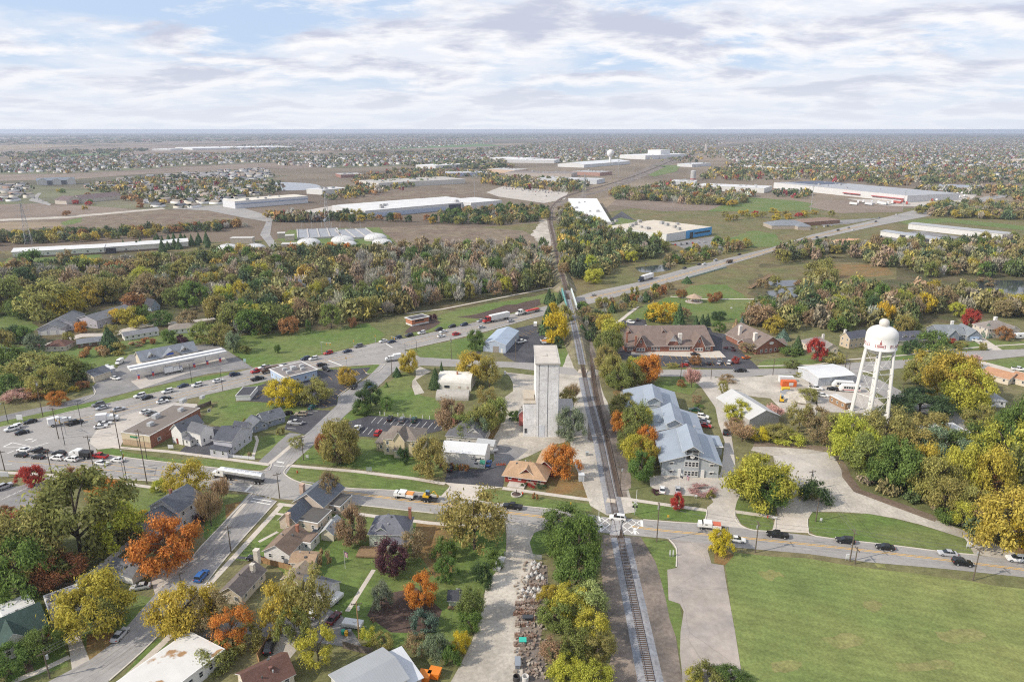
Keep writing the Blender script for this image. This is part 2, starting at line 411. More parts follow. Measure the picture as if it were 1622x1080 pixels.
patch('field',[(570,232),(760,228),(800,231),(700,236),(590,237)],M['fieldgreen'],1.3)
patch('field',[(400,258),(520,254),(560,262),(470,268),(400,266)],M['field'],1.3)
patch('field',[(1240,234),(1350,231),(1450,237),(1430,242),(1290,240)],M['field'],1.3)
patch('field',[(700,250),(800,244),(860,247),(790,254)],M['field'],1.3)
patch('field',[(540,311),(660,303),(745,300),(770,303),(700,312),(560,322)],M['soil'],1.3)
patch('field',[(960,310),(1100,316),(1300,322),(1345,328),(1180,332),(1050,335),(960,325)],M['field'],1.4)
patch('field',[(1175,312),(1260,318),(1330,330),(1240,335),(1120,335)],M['lawn'],1.45)
patch('field',[(1300,317),(1430,320),(1430,336),(1330,338),(1280,328)],M['field'],1.6)
patch('field',[(1420,350),(1500,346),(1622,358),(1622,365),(1500,352),(1445,358)],M['lawn'],1.6)
patch('field',[(1200,425),(1310,415),(1420,418),(1420,442),(1330,450),(1215,445)],M['rough'],1.6)
patch('field',[(1290,420),(1400,418),(1416,436),(1320,442)],M['leaves'],1.8)
patch('field',[(1032,262),(1078,262),(1072,272),(1035,280),(1020,275)],M['lawn'],1.5)
patch('field',[(965,313),(1000,296),(960,330),(910,322)],M['fieldtan'],1.5)
# lawns
LAWN=[
 ('lawn',[(342,545),(381,533),(442,527),(524,523),(560,514),(585,511),(609,530),(600,541),(479,568),(434,578),(401,583),(370,560)]),
 ('lawn',[(689,501),(770,482),(878,464),(892,468),(813,498),(762,507),(650,534),(641,530)]),
 ('lawn',[(655,553),(770,527),(785,522),(768,545),(766,556),(754,571),(730,570),(666,566)]),
 ('lawn',[(605,612),(640,590),(660,598),(650,612),(668,628),(690,630),(700,650),(700,665),(590,660),(552,668),(540,662)]),
 ('lawn',[(318,668),(345,636),(373,622),(373,636),(422,638),(467,642),(511,648),(490,650),(456,660),(447,672),(400,677),(360,676)]),
 ('lawn',[(320,627),(420,604),(412,611),(373,633),(350,634),(310,642)]),
 ('lawn',[(503,586),(587,578),(600,576),(606,580),(600,588),(585,592),(580,588),(584,583),(505,588)]),
 ('lawn',[(1010,490),(1060,470),(1095,452),(1150,450),(1195,478),(1190,510),(1130,512),(1085,505),(1030,506),(990,505)]),
 ('lawn',[(468,733),(510,685),(560,693),(600,698),(690,712),(705,735),(700,757),(650,755),(560,742)]),
 ('lawn',[(458,741),(560,749),(650,761),(705,769),(713,770),(707,783),(697,786),(650,778),(523,772),(475,764),(454,753)]),
 ('lawn',[(764,774),(850,786),(935,797),(938,809),(893,808),(793,798),(757,792)]),
 ('lawn',[(155,718),(163,709),(264,725),(337,728),(428,738),(412,746),(330,738),(269,733)]),
 ('lawn',[(0,675),(122,650),(216,629),(330,602.5),(368,592),(363,590),(330,594),(216,619),(122,642),(0,668)]),
 ('lawn',[(0,659),(41,650),(102,637),(130,631),(120,640),(77,651),(0,667)]),
 ('lawn',[(177,768),(260,777),(290,782),(300,790),(240,835),(200,860),(160,830)]),
 ('lawn',[(376,700),(400,692),(430,690),(455,690),(428,728),(400,726),(380,722)]),
 ('lawn',[(340,868),(391,800),(395,785),(330,776),(300,778),(300,800),(330,810),(320,850)]),
 ('lawn',[(447,800),(520,810),(600,822),(680,832),(760,830),(800,838),(800,880),(770,930),(735,1010),(640,1030),(560,1010),(430,890),(372,885)]),
 ('lawn',[(440,793),(463,800),(445,800)]),
 ('lawn',[(1285,812),(1380,815),(1460,832),(1530,852),(1546,874),(1540,877),(1400,862),(1293,849),(1280,838),(1278,822)]),
 ('lawn',[(1165,812),(1225,820),(1228,838),(1215,842),(1190,838),(1170,826)]),
 ('lawn',[(1163,802),(1168,780),(1190,775),(1232,790),(1230,812),(1226,818),(1165,808)]),
 ('lawn',[(990,794),(1045,800),(1119,808),(1119,818),(1105,828),(1019,822),(1000,815)]),
 ('lawn',[(1020,851),(1058,855),(1071,869),(1071,899),(1055,903),(1058,950),(1076,957),(1081,990),(1077,1045),(1070,1010),(1053,950),(1037,890)]),
 ('lawn',[(844,838),(874,836),(900,840),(910,870),(845,880),(838,860)]),
 ('lawn',[(1400,545),(1620,540),(1640,552),(1500,557),(1440,570),(1400,575)]),
 ('lawn',[(1560,573),(1622,566),(1640,600),(1600,590)]),
 ('lawn',[(1200,584),(1290,583),(1340,573),(1300,560),(1210,570)]),
 ('lawn',[(1040,597),(1110,597),(1112,610),(1095,626),(1060,618),(1035,608)]),
 ('lawn',[(880,545),(900,530),(903,560),(898,585),(885,585)]),
 ('lawn',[(-40,560),(60,545),(130,548),(200,540),(270,520),(330,520),(330,540),(260,560),(100,600),(-40,640)]),
 ('lawn',[(-40,500),(40,495),(60,520),(20,545),(-40,560)]),
 ('lawn',[(95,352),(130,345),(130,352),(100,358)]),
 ('lawn',[(455,365),(600,360),(636,393),(560,396),(470,396),(440,380)]),
 ('lawn',[(15,408),(100,405),(160,402),(160,408),(60,415),(0,420)]),
 ('lawn',[(1130,385),(1195,365),(1230,372),(1240,390),(1190,392),(1150,388)]),
 ('lawn',[(940,360),(985,345),(1010,350),(975,375)]),
 ('lawn',[(150,930),(244,945),(236,960),(180,1015),(143,1045),(126,1002)]),
 ('lawn',[(0,940),(60,930),(80,980),(0,1000)]),
 ('lawn',[(20,1042),(100,1010),(110,1055),(40,1078),(10,1080)]),
 ('lawn',[(225,1034),(250,1010),(265,1020),(220,1075),(180,1090)]),
 ('lawn',[(1480,640),(1560,640),(1600,680),(1560,690),(1520,655)]),
 ('meadow',[(1148,888),(1165,874),(1280,885),(1400,903),(1622,932),(1740,950),(1740,1180),(1186,1180),(1174,1062),(1165,998),(1152,927)]),
]
for i_,(k,p) in enumerate(LAWN): patch('lawn',p,M[k],2+.03*i_/10,wob=.5)
for p in [[(860,770),(880,735),(920,740),(935,790),(870,782)],[(1130,870),(1150,868),(1165,880),(1150,895),(1130,890)],[(145,1000),(185,1000),(165,1040),(143,1044)],[(660,820),(720,830),(720,900),(690,910),(650,870)],[(730,660),(800,640),(800,690),(760,700)],[(985,600),(1030,600),(1000,640),(970,640)],[(320,870),(360,850),(360,800),(385,795),(340,860)],[(1560,850),(1622,860),(1640,885),(1600,880)]]:
    patch('leaf_litter',p,M['leaves'],2.4,wob=1.2)
for p in [[(725,503),(754,497),(803,484),(858,473),(857,484),(809,497),(770,507)],[(640,528),(660,505),(690,498),(699,512),(680,522)],[(600,945),(660,930),(700,965),(690,1000),(620,1000),(580,975)]]:
    patch('mulch_bed',p,M['mulch'],2.6,wob=.6)
# --- roads -----------------------------------------------------------------------
patch('road',[(-200,716),(-60,690),(0,677),(122,649.5),(216,629),(330,602.6),(401.5,583),(479,570),(601,542.5),(650,535),(762,509),(850,489),(905,473),(940,462),(1005,448.5),(1085,425.6),(1220,393),(1286,372),(1382,349.5),(1458,331),(1533,318),(1575,309),(1700,284),(1700,291),(1590,313),(1545,323),(1475,342),(1395,357),(1270,384),(1200,406),(1093,439),(1010,461),(956,476),(910,488),(843,504),(766,526),(640,555),(603,577),(524,582),(480,589),(420,604),(320,627),(275,637),(200,655),(160,672),(150,705),(155,720),(20,745),(-200,740)],M['road'],3)
patch('road',[(-200,716),(0,716),(155,719),(269,733),(410,747),(452,752),(475,764),(523.7,772),(650,778),(697,786),(757,792),(793,798),(893,808),(960,819),(1019,823),(1111,829),(1190,838),(1223,841),(1293,849.5),(1400,862),(1546,879),(1622,888),(1760,905),(1760,938),(1622,914),(1500,901),(1374,890),(1280,877),(1155,866),(1058,853),(960,844),(874,834),(800,825),(687,813),(650,809),(568,800),(515,795),(440,790),(393,780),(320,773),(265,764),(183,758),(88,747),(0,744),(-200,742)],M['road'],3.4)
patch('road',[(395,781),(438,793),(364,876),(324,927),(263,994),(224,1033),(173,1078),(130,1120),(20,1120),(75,1080),(142,1045),(177,1019),(244,943),(305,884),(320,864)],M['road2'],3.2)
patch('road',[(414,748),(430,735),(495,678),(534,641),(536,627),(580,600),(603,577),(621,583),(640,572),(605,607),(548,657),(524,680),(467,731),(455,748),(452,753)],M['road2'],3.2)
patch('road',[(600,578),(640,555),(666,566),(758,571),(844,575),(905,583),(930,585),(1041,586),(1200,584.6),(1290,583.5),(1340,575),(1450,569),(1493,558),(1622,553),(1700,550),(1700,560),(1622,564),(1557,571),(1525,574),(1440,582),(1350,592),(1290,594),(1231,593),(1176,597.5),(1039,596),(930,594),(905,594),(807,582),(721,581),(668,579),(625,590)],M['road'],3.1)
patch('road',[(1350,590),(1386,598),(1437,624),(1514,652),(1561,683),(1600,720),(1590,730),(1540,700),(1505,668),(1420,640),(1385,620),(1340,600)],M['road2'],3.05)
patch('road',[(1495,558),(1520,556),(1460,545),(1440,546)],M['road2'],3.0)
patch('road',[(408,731),(428,735),(477,688),(458,686)],M['lot2'],3.0,wob=.3)
patch('road',[(0,659),(41,650),(102,637),(151,623),(172,628),(159,633),(77,651.5),(0,668),(-150,690),(-150,680)],M['lot2'],3.0)
patch('road',[(412,372),(425,345),(432,345),(428,372),(443,395),(432,398)],M['road2'],2.4)
patch('road',[(270,331),(330,326),(365,324),(420,340),(440,347),(425,352),(390,346),(330,334)],M['road'],2.4)
patch('road',[(45,318),(60,306),(66,306),(60,314),(82,324),(78,326)],M['road'],2.4)
patch('road',[(620,332),(560,330),(440,345),(440,341),(540,324),(620,318)],M['conc'],2.2)
patch('road',[(60,548),(130,528),(170,528),(230,512),(300,508),(360,500),(362,503),(300,512),(235,517),(180,533),(130,534),(70,553)],M['conc'],3.0)
# --- yards, lots and drives ---------------------------------------------------------
patch('parking_lot',[(704,764),(708,748),(735,742),(769,743),(801,735),(797,771)],M['lot'],3.1)
patch('driveway',[(704,764),(797,771.5),(764,775),(757,792),(697,787),(713,770)],M['walk'],3.05)
patch('gravel_yard',[(770,741),(801,736),(835,722),(872,705),(900,700),(930,700),(930,645),(920,600),(842,594),(800,588),(810,605),(812,620),(800,628),(788,640),(796,660),(790,680),(780,697),(782,728)],M['gravel'],2.8,wob=.5)
patch('gravel_yard',[(772,742),(801,736),(815,729),(838,712),(800,703),(783,706),(783,730)],M['lot2'],2.9)
patch('parking_lot',[(551,668),(585,658),(640,661),(700,666),(700,682),(660,690),(600,693),(567,691),(553,682)],M['lot'],3)
patch('parking_lot',[(450,680),(460,658),(491,649),(526,650),(499,679),(482,688)],M['lot'],3)
patch('parking_lot',[(373,634),(409,611),(440,603),(503,587),(587,582),(579,591),(585,593),(534,628),(534,642),(511,647),(467,641),(422,637)],M['lot'],3.05)
patch('parking_lot',[(283,717),(300,700),(326,690),(325,676),(346,675),(372,690),(345,718),(318,724)],M['lot'],3)
patch('parking_lot',[(150,629),(146,613),(160,598),(185,583),(205,562),(320,546),(345,545),(401,583),(330,592),(216,618),(170,630)],M['lot2'],2.8)
patch('forecourt',[(207,604),(355,566),(362,574),(300,590),(222,616)],M['conc'],2.95)
patch('parking_lot',[(-60,775),(30,770),(70,757),(100,752),(105,770),(66,790),(60,812),(25,832),(-60,810)],M['lot2'],3)
patch('parking_lot',[(140,700),(160,672),(200,655),(275,637),(312,640),(318,655),(270,668),(195,700),(190,708),(155,712)],M['conc'],3.1)
patch('parking_lot',[(812,521),(845,514),(868,530),(872,545),(845,577),(815,573),(797,562),(800,545)],M['lot'],3)
patch('parking_lot',[(735,563),(745,557),(762,556),(758,571),(745,571)],M['lot'],3)
patch('parking_lot',[(962,528),(985,508),(1022,506),(1025,517),(1125,519),(1128,526),(1155,530),(1178,560),(1205,586),(1170,585),(1046,580),(1044,570),(1000,575),(966,562)],M['lot'],3)
patch('walkway',[(1000,556),(1140,556),(1150,566),(1130,567),(1045,563),(1000,562)],M['walk'],3.2)
patch('driveway',[(1111,829),(1118,818),(1120,803),(1130,795),(1125,787),(1090,785),(1045,783),(1040,776),(1030,770),(1028,755),(1080,748),(1140,752),(1143,742),(1148,700),(1138,670),(1133,645),(1112,615),(1097,601),(1098,597),(1132,597),(1150,640),(1157,680),(1163,720),(1166,750),(1176,775),(1167,795),(1163,812),(1175,833),(1190,842)],M['conc'],2.9)
patch('driveway',[(1229,817),(1280,822),(1281,844),(1223,841)],M['walk'],3)
patch('gravel_yard',[(1232,819),(1225,790),(1235,770),(1225,720),(1190,714),(1195,700),(1325,712),(1345,755),(1362,776),(1420,800),(1480,822),(1545,848),(1622,882),(1590,886),(1546,879),(1532,854),(1460,831),(1380,814),(1285,811),(1279,823)],M['gravel'],2.8,wob=.6)
patch('gravel_yard',[(1225,722),(1320,716),(1338,752),(1300,762),(1240,750)],M['conc'],2.9)
patch('soil_bank',[(1195,698),(1325,710),(1348,755),(1365,775),(1425,797),(1490,820),(1480,826),(1415,803),(1355,780),(1336,757),(1318,716),(1195,706)],M['soil'],3,wob=.5)
patch('parking_lot',[(1058,853),(1155,866),(1123,866),(1121,872),(1127,892),(1146,895),(1151,927),(1164,998),(1174,1062),(1180,1150),(1085,1150),(1080,1060),(1077,1035),(1078,1000),(1083,968),(1077,956),(1059,950),(1057,902),(1072,899),(1072,872)],M['apron'],3)
patch('gravel_drive',[(800,825),(874,834),(844,842),(840,860),(846,885),(862,900),(868,950),(852,1010),(850,1040),(860,1130),(690,1130),(727,1055),(748,1015),(762,974),(772,925),(801,886),(803,845)],M['gravel'],2.6,wob=.4)
patch('gravel_yard',[(1098,600),(1176,598),(1231,594),(1290,600),(1305,640),(1278,662),(1240,652),(1225,632),(1175,627),(1155,640),(1140,615)],M['gravel'],2.7,wob=.8)
patch('gravel_yard',[(1280,600),(1345,592),(1400,640),(1375,655),(1300,652),(1285,630)],M['conc'],2.7)
patch('gravel_drive',[(664,580),(682,588),(660,604),(672,622),(660,624),(649,612)],M['gravel'],2.7,wob=.8)
patch('parking_lot',[(985,616),(1010,608),(1020,640),(980,640)],M['conc'],2.6,wob=.4)
patch('driveway',[(300,990),(385,983),(420,990),(470,972),(480,948),(505,955),(542,975),(572,1020),(570,1027),(520,1018),(440,1012),(400,1003),(320,1010)],M['lot2'],2.8,wob=.3)
patch('driveway',[(420,1010),(450,1008),(478,1020),(458,1044),(425,1046)],M['conc'],2.9)
patch('driveway',[(246,943),(236,905),(262,888),(303,884),(280,915)],M['conc'],2.8)
patch('driveway',[(96,980),(124,1000),(142,1045),(114,1060),(110,1030)],M['conc'],3)
patch('driveway',[(368,884),(420,888),(460,897),(462,892),(420,884),(372,880)],M['lot'],2.9)
patch('brick_path',[(36,1037),(46,1036),(54,1062),(40,1066)],M['soil'],3)
patch('parking_lot',[(1500,566),(1560,573),(1622,590),(1622,612),(1580,600),(1560,585)],M['walk'],2.9)
patch('driveway',[(1537,537),(1556,534),(1590,556),(1575,559)],M['walk'],2.9)
patch('parking_lot',[(575,290),(600,300),(620,297),(600,288)],M['lot2'],2)
patch('parking_lot',[(770,305),(800,294),(900,305),(895,316),(862,322),(790,312)],M['conc'],2)
patch('parking_lot',[(960,352),(985,335),(1010,352),(985,365)],M['lot'],2)
patch('parking_lot',[(1060,385),(1130,375),(1180,388),(1160,397),(1090,396)],M['lot2'],2)
patch('parking_lot',[(1300,358),(1345,355),(1400,345),(1310,350)],M['lot2'],2)
patch('truck_yard',[(1340,315),(1450,318),(1560,300),(1520,330),(1400,326)],M['conc'],2)
patch('parking_lot',[(1390,372),(1460,366),(1520,375),(1500,384),(1400,388)],M['lot2'],2.2)
patch('rubble_ground',[(845,885),(865,895),(870,950),(855,1010),(870,1080),(830,1100),(822,1010),(828,950)],M['dirt'],2.8,wob=.6)
# water
for p in [[(1215,446),(1262,444),(1262,452),(1225,454)],[(1212,462),(1262,455),(1262,474),(1225,471)],[(1543,446),(1600,444),(1680,452),(1680,482),(1590,480),(1555,474)],
          [(410,291),(440,289),(490,291),(508,296),(490,301),(430,302),(412,297)],[(416,346),(450,342),(515,342),(515,352),(440,352)],
          [(-60,470),(60,467),(182,474),(240,470),(262,463),(345,458),(345,463),(262,470),(240,478),(182,482),(60,474),(-60,477)],[(1005,424),(1050,420),(1062,428),(1020,432)]]:
    patch('water',p,M['water'],2.3,smooth=4)
# --- sidewalks --------------------------------------------------------------------
for p,wd in [([(454,737),(560,746),(650,757),(705,766)],1.7),([(796,773),(850,780),(900,787),(938,792)],1.7),([(985,789),(1060,800),(1119,808)],1.7),([(1164,810),(1228,819)],1.7),
    ([(155,704),(191,709),(265,715),(330,723),(427,736)],1.7),([(445,801),(373,880),(324,933)],1.6),([(88,754),(183,764),(265,775),(300,780)],1.5),([(391,792),(340,862)],1.4),([(440,798),(524,808),(599,818),(680,828),(760,835)],1.5),
    ([(-60,747),(0,748),(92,753)],1.6),([(18,1080),(60,1064),(110,1040)],1.5),([(272,1005),(225,1050),(175,1095)],1.6),([(425,736),(480,690)],1.5),
    ([(1200,580),(1290,578),(1340,570),(1440,562),(1490,552)],1.4),([(1490,556),(1560,549),(1660,543)],1.4),([(1010,486),(985,506),(965,520)],2.2),([(1062,470),(1110,474),(1195,474),(1225,480)],2.2),([(550,968),(562,950),(592,902)],1.1),
    ([(410,858),(440,842)],1.0),([(435,813),(450,815)],1.0),([(640,497),(700,490),(760,478),(880,455)],2.0),([(400,726),(408,698),(405,690)],1.0)]:
    ribbon('sidewalk',p,wd,M['walk'],3.6)
# --- kerbs (real steps) -----------------------------------------------------------
kb=MB()
for p in [[(-60,677),(0,663+14),(122,649.5),(216,629),(330,602.6)],[(401.5,583),(479,570),(601,542.5),(650,535),(762,509),(850,489)],[(640,555),(766,526),(843,504)],[(155,719),(269,733),(410,747),(430,735)],
    [(467,731),(452,744),(452,752),(475,764),(523.7,772),(650,778),(697,786),(707,783),(713,770)],[(764,774),(757,792),(793,798),(893,808)],[(1019,823),(1105,829),(1118,819),(1119,808)],[(1164,810),(1165,822),(1175,833),(1195,840),(1222,841),(1228,836),(1228,820)],
    [(1279,822),(1280,838),(1293,849.5),(1400,862),(1546,879),(1540,862),(1528,852)],[(88,747),(183,758),(265,764),(320,773),(393,780),(391,790),(320,864),(305,884)],[(438,794),(364,876),(324,927)],[(263,994),(224,1033),(173,1078)],[(1058,853),(1071,868),(1071,898)],
    [(568,800),(650,809),(687,813)],[(524,582),(603,577),(607,580),(600,588),(585,592.5),(579,590.5)],[(572,600.5),(534,628)],[(147,612),(150,625),(120,640)]]:
    ribbon('',p,.3,None,2.9,smooth=3,h=.15,mb=kb)
struct(kb.build('kerb',M['kerb']))
# --- markings ---------------------------------------------------------------------
yl=MB(); wl=MB()
def dbl(px,gap=.28,w=.13,layer=4.2):
    pts=spline([G(*p) for p in px],4)
    for s in (gap,-gap): ribbon('',None,w,None,layer,world=pts,mb=yl,off=s)
dbl([(530,777),(650,793),(740,803),(800,811),(880,821),(945,830)],.35,.25)
dbl([(1000,834),(1060,841),(1150,849),(1280,862),(1400,875),(1622,902),(1760,920)],.3,.22)
dbl([(20,727),(90,732),(160,739),(270,751),(330,757)],1.6,.16)
dbl([(330,757),(372,764)],1.2,.16)
for c in [[(330,616),(400,598),(480,580),(560,563)],[(640,546),(700,531),(766,517),(850,497)]]: dbl(c,1.7,.2)
dbl([(100,672),(200,648),(330,615)],1.6,.2)
dbl([(930,473),(1010,455),(1090,433),(1210,400),(1280,378),(1390,353)],1.0,.5)
for o in (3.6,-3.6):
    for c in [[(330,616),(400,598),(480,580),(600,556)],[(640,546),(700,531),(766,517),(850,497)],[(120,667),(200,648),(330,615)],[(940,470),(1010,455),(1090,433),(1210,400)]]:
        pts=spline([G(*p) for p in c],4); q=[a for a in strip(pts,abs(o)*2)[0 if o>0 else 1]]
        dashes(wl,None,.16,4.2,3,9,world=q)
for o in (3.4,-3.4):
    pts=[G(*p) for p in [(20,727),(90,732),(160,739),(270,751)]]
    dashes(wl,None,.14,4.2,3,6,world=strip(pts,abs(o)*2)[0 if o>0 else 1])
def bar(a,b,w=.5): ribbon('',[a,b],w,None,4.3,mb=wl)
bar((388,779),(399,768),.7); bar((400,789),(430,794),.35); bar((396,793),(428,799),.35); bar((438,731),(450,733),.6); bar((434,737),(450,739),.35); bar((520,571),(541,579),.6); bar((612,545),(622,551),.5)
bar((5,708),(20,701),.5); bar((20,701),(50,708),.25); bar((5,708),(50,708),.25); bar((50,709),(78,701),.3); bar((12,718),(22,714),.4); bar((40,697),(52,695),.6); bar((50,700),(58,696),.4)
# stall lines
def stalls(a,b,n,dx,dy,m=wl,w=.14):
    for i in range(n+1):
        t=i/n; p=(a[0]+(b[0]-a[0])*t,a[1]+(b[1]-a[1])*t)
        ribbon('',[p,(p[0]+dx,p[1]+dy)],w,None,4.1,mb=m)
stalls((588,670),(698,680),11,8,-9); stalls((566,684),(600,692),4,8,-9)
stalls((466,660),(490,650),3,13,1); stalls((455,678),(470,668),2,14,1)
stalls((405,630),(430,618),3,10,-6,yl); stalls((510,640),(545,612),5,8,4,yl); stalls((520,596),(575,585),5,6,6,yl)
stalls((1060,563),(1140,563),9,4,6,yl); stalls((1148,534),(1172,560),9,9,0,yl); stalls((1045,579),(1160,580),12,-4,-6,yl)
stalls((820,530),(850,520),5,9,3,yl)
stalls((2,792),(40,775),4,14,-8); stalls((36,800),(58,778),2,5,3,yl)
struct(yl.build('yellow_road_marking',M['yellow'])); struct(wl.build('white_road_marking',M['line']))
M['wear']=mat('tyre_darkened_asphalt',(.275,.26,.246),.88,.14,.3,(.32,.305,.287),.15); M['tar']=mat('asphalt_patch',(.20,.195,.19),.88,.15,.5)
wr=MB(); tr=MB()
for c,offs in (([(470,768),(530,777),(650,793),(740,803),(800,811),(880,821),(945,830)],(1.1,2.5,-1.1,-2.5)),([(1020,836.5),(1060,841),(1150,849),(1280,862),(1400,875),(1622,902),(1740,917)],(1.1,2.5,-1.1,-2.5)),([(20,727),(90,732),(160,739),(270,751),(360,760)],(2.6,4.4,-2.6,-4.4)),([(120,670),(200,648),(330,616),(400,598),(480,580),(560,563),(640,546),(700,531),(766,517),(850,497)],(2.6,4.3,-2.6,-4.3,5.6,-5.6)),([(425,775),(380,830),(330,888),(260,960),(200,1025),(120,1075)],(1.2,2.6,-1.2,-2.6)),([(945,469),(1010,455),(1090,433),(1210,400),(1290,377)],(3,5,-3,-5))):
    pts=spline([G(*p) for p in c],6)
    for o_ in offs: ribbon('',None,.62,None,4.0,world=pts,mb=wr,off=o_)
    L_=sum((b-a).length for a,b in zip(pts,pts[1:]))
    for k in range(int(L_/26)):
        i=rnd.randrange(len(pts)-1); a,b=pts[i],pts[i+1]; d=(b-a).normalized(); q=a.lerp(b,rnd.random())+Vector((-d.y,d.x,0))*rnd.uniform(-3,3); l=rnd.uniform(.8,3.5)
        ribbon('',None,rnd.uniform(.3,1.6),None,4.05+.01*k,world=[q,q+d*l],mb=tr)
struct(wr.build('road_wear',M['wear'])); struct(tr.build('road_patching',M['tar']))
for p in [[(1200,905),(1225,903),(1240,912),(1215,918)],[(1365,955),(1385,950),(1400,960),(1380,968)],[(1300,1010),(1345,1004),(1372,1016),(1330,1026)],[(1480,1000),(1540,995),(1560,1010),(1500,1018)],[(1220,1050),(1265,1046),(1262,1062),(1225,1064)],[(1420,1050),(1500,1046),(1505,1058),(1430,1064)],[(1385,893),(1400,893),(1405,899),(1390,900)]]:
    patch('dry_grass',p,M['dry'],2.9,smooth=4,wob=.5)
# grade-crossing lattice
xl=MB()
def xbar(a,b,w=.28): ribbon('',[a,b],w,None,4.4,mb=xl)
T0,T1,B0,B1=(949,818),(1018,825),(951,841),(1006,846)
for a,b in [(T0,B0),((1016,824),(1017,834)),((1005,836),(1006,846))]: xbar(a,b,.7)
for xa,xb,ya,yb in ((951,966,819,830),(951,966,830,842),(986,1001,821.5,832),(1001,1016,823,833),(986,1001,833,844),(1000,1012,834,845)):
    xbar((xa,ya),(xb,yb),.26); xbar((xb,ya),(xa,yb),.26)
struct(xl.build('crossing_lattice_marking',M['line']))
# ---------------- trees ----------------
LEAF=leafmat('foliage'); NEEDLE=leafmat('conifer_foliage',trans=.1,f2=.12); TWIG=leafmat('bare_twigs',trans=0,f2=.3)
BARK=mat('bark',(.085,.068,.052),.95,.25,2)
TINT=leafmat('far_foliage',attr=True,trans=.1)
def quads(P,Nn,S,rng,asp=1.0):
    n=len(P); up=rng.normal(size=(n,3)); Nn=Nn/np.linalg.norm(Nn,axis=1,keepdims=True)
    a=np.cross(Nn,up); a/=np.linalg.norm(a,axis=1,keepdims=True)+1e-9; b=np.cross(Nn,a)
    S=np.asarray(S).reshape(-1,1)*np.ones((n,1))
    a=a*S; b=b*S*asp
    V=np.stack([P-a*.9,P-b*.55+a*.1,P+a,P+b*.6],axis=1).reshape(-1,3)
    Fq=np.arange(4*n).reshape(n,4); return V,Fq
PROFILE={ # height fraction -> radius fraction
 'round':[(0,.30),(.15,.78),(.4,1),(.65,.92),(.85,.62),(1,.18)],
 'broad':[(0,.45),(.15,.90),(.4,1),(.65,.88),(.85,.60),(1,.25)],
 'oval':[(0,.25),(.2,.8),(.4,1),(.6,.9),(.8,.6),(1,.12)],
 'loose':[(0,.35),(.2,.8),(.45,1),(.7,.85),(.9,.5),(1,.2)],
 'bush':[(0,.7),(.3,1),(.6,.9),(.85,.6),(1,.2)],
}
def prof(shape,t):
    p=PROFILE[shape]; return np.interp(t,[a for a,b in p],[b for a,b in p])
def crown(shape,seed,ncl,nl,ls,cr=.30,gap=.0):
    rng=np.random.default_rng(seed)
    am=rng.uniform(.05,.15,5); ph=rng.uniform(0,6.28,5); tilt=rng.uniform(-.12,.12,2)
    def out(th,t): # lopsided, lobed outline
        return 1+am[0]*np.sin(th+ph[0])+am[1]*np.sin(2*th+ph[1]+3*t)+am[2]*np.sin(3*th+ph[2]-4*t)+am[3]*.8*np.sin(5*th+ph[3]+7*t)
    t=rng.beta(1.25,1.25,ncl)*.86+.07; th=rng.permutation(np.linspace(0,2*np.pi,ncl,endpoint=False)*7)+rng.normal(scale=.35,size=ncl)
    rr=prof(shape,t)*rng.uniform(.45,1,ncl)**.5*out(th,t)*.84
    c=np.c_[rr*np.cos(th)+tilt[0]*t,rr*np.sin(th)+tilt[1]*t,t]
    cr_=cr*rng.uniform(.55,1.35,ncl)
    per=rng.multinomial(nl,cr_**1.7/np.sum(cr_**1.7)); Ps=[];Ns=[]
    for i in range(ncl):
        k=per[i]; ax=np.array([np.cos(th[i])*rr[i],np.sin(th[i])*rr[i],.35]); ax/=np.linalg.norm(ax)
        d=rng.normal(size=(k,3)); L_=np.linalg.norm(d,axis=1,keepdims=True); u=d/(L_+1e-9)
        # thick near the bough's skin, thinning outwards
        rad=cr_[i]*(.62+.22*rng.normal(size=(k,1))); rad=np.abs(rad)
        stretch=1+.45*(u@ax)[:,None]
        p=c[i]+u*rad*stretch*np.array([1,1,.60])
        p[:,2]-=.05*(np.hypot(p[:,0],p[:,1])>.7)*rng.uniform(size=k)   # outer sprays droop
        Ps.append(p); Ns.append(u+rng.normal(scale=.5,size=(k,3))+np.array([0,0,.35]))
    P=np.concatenate(Ps);Nn=np.concatenate(Ns)
    low=(P[:,2]<.0)&(rng.uniform(size=len(P))<.8)
    P=P[~low];Nn=Nn[~low]
    P[:,2]=np.clip(P[:,2],-.08,1.15)
    S=ls*rng.uniform(.5,1.5,len(P))
    V,Fq=quads(P,Nn,S,rng,.75)
    return V,Fq,c
def bare(seed,nb,nt):
    """a leafless crown of fine upswept twigs"""
    rng=np.random.default_rng(seed); P=[];D=[]
    for b in range(nb):
        th=rng.uniform(0,2*np.pi); r=np.sqrt(rng.uniform(.02,1))*.8; t0=rng.uniform(.25,.8)*(1-.35*r)
        base=np.array([r*.55*np.cos(th),r*.55*np.sin(th),t0*.75])
        out=np.array([np.cos(th)*r,np.sin(th)*r,.55+.5*rng.uniform()])
        k=nt//nb
        f=rng.uniform(0,1,(k,1))
        p=base+out*f*.38+rng.normal(scale=.07,size=(k,3))
        d=out+rng.normal(scale=.45,size=(k,3))+np.array([0,0,.35])
        P.append(p);D.append(d)
    P=np.concatenate(P);D=np.concatenate(D); D/=np.linalg.norm(D,axis=1,keepdims=True)
    n=len(P); L_=rng.uniform(.08,.20,(n,1)); w=(.010 if nt>4000 else .017 if nt>2000 else .028)*rng.uniform(.6,1.5,(n,1))
    s=np.cross(D,rng.normal(size=(n,3))); s/=np.linalg.norm(s,axis=1,keepdims=True)
    V=np.stack([P-s*w,P+s*w,P+D*L_+s*w*.3,P+D*L_-s*w*.3],axis=1).reshape(-1,3)
    return V,np.arange(4*n).reshape(n,4),P[::max(1,n//40)]
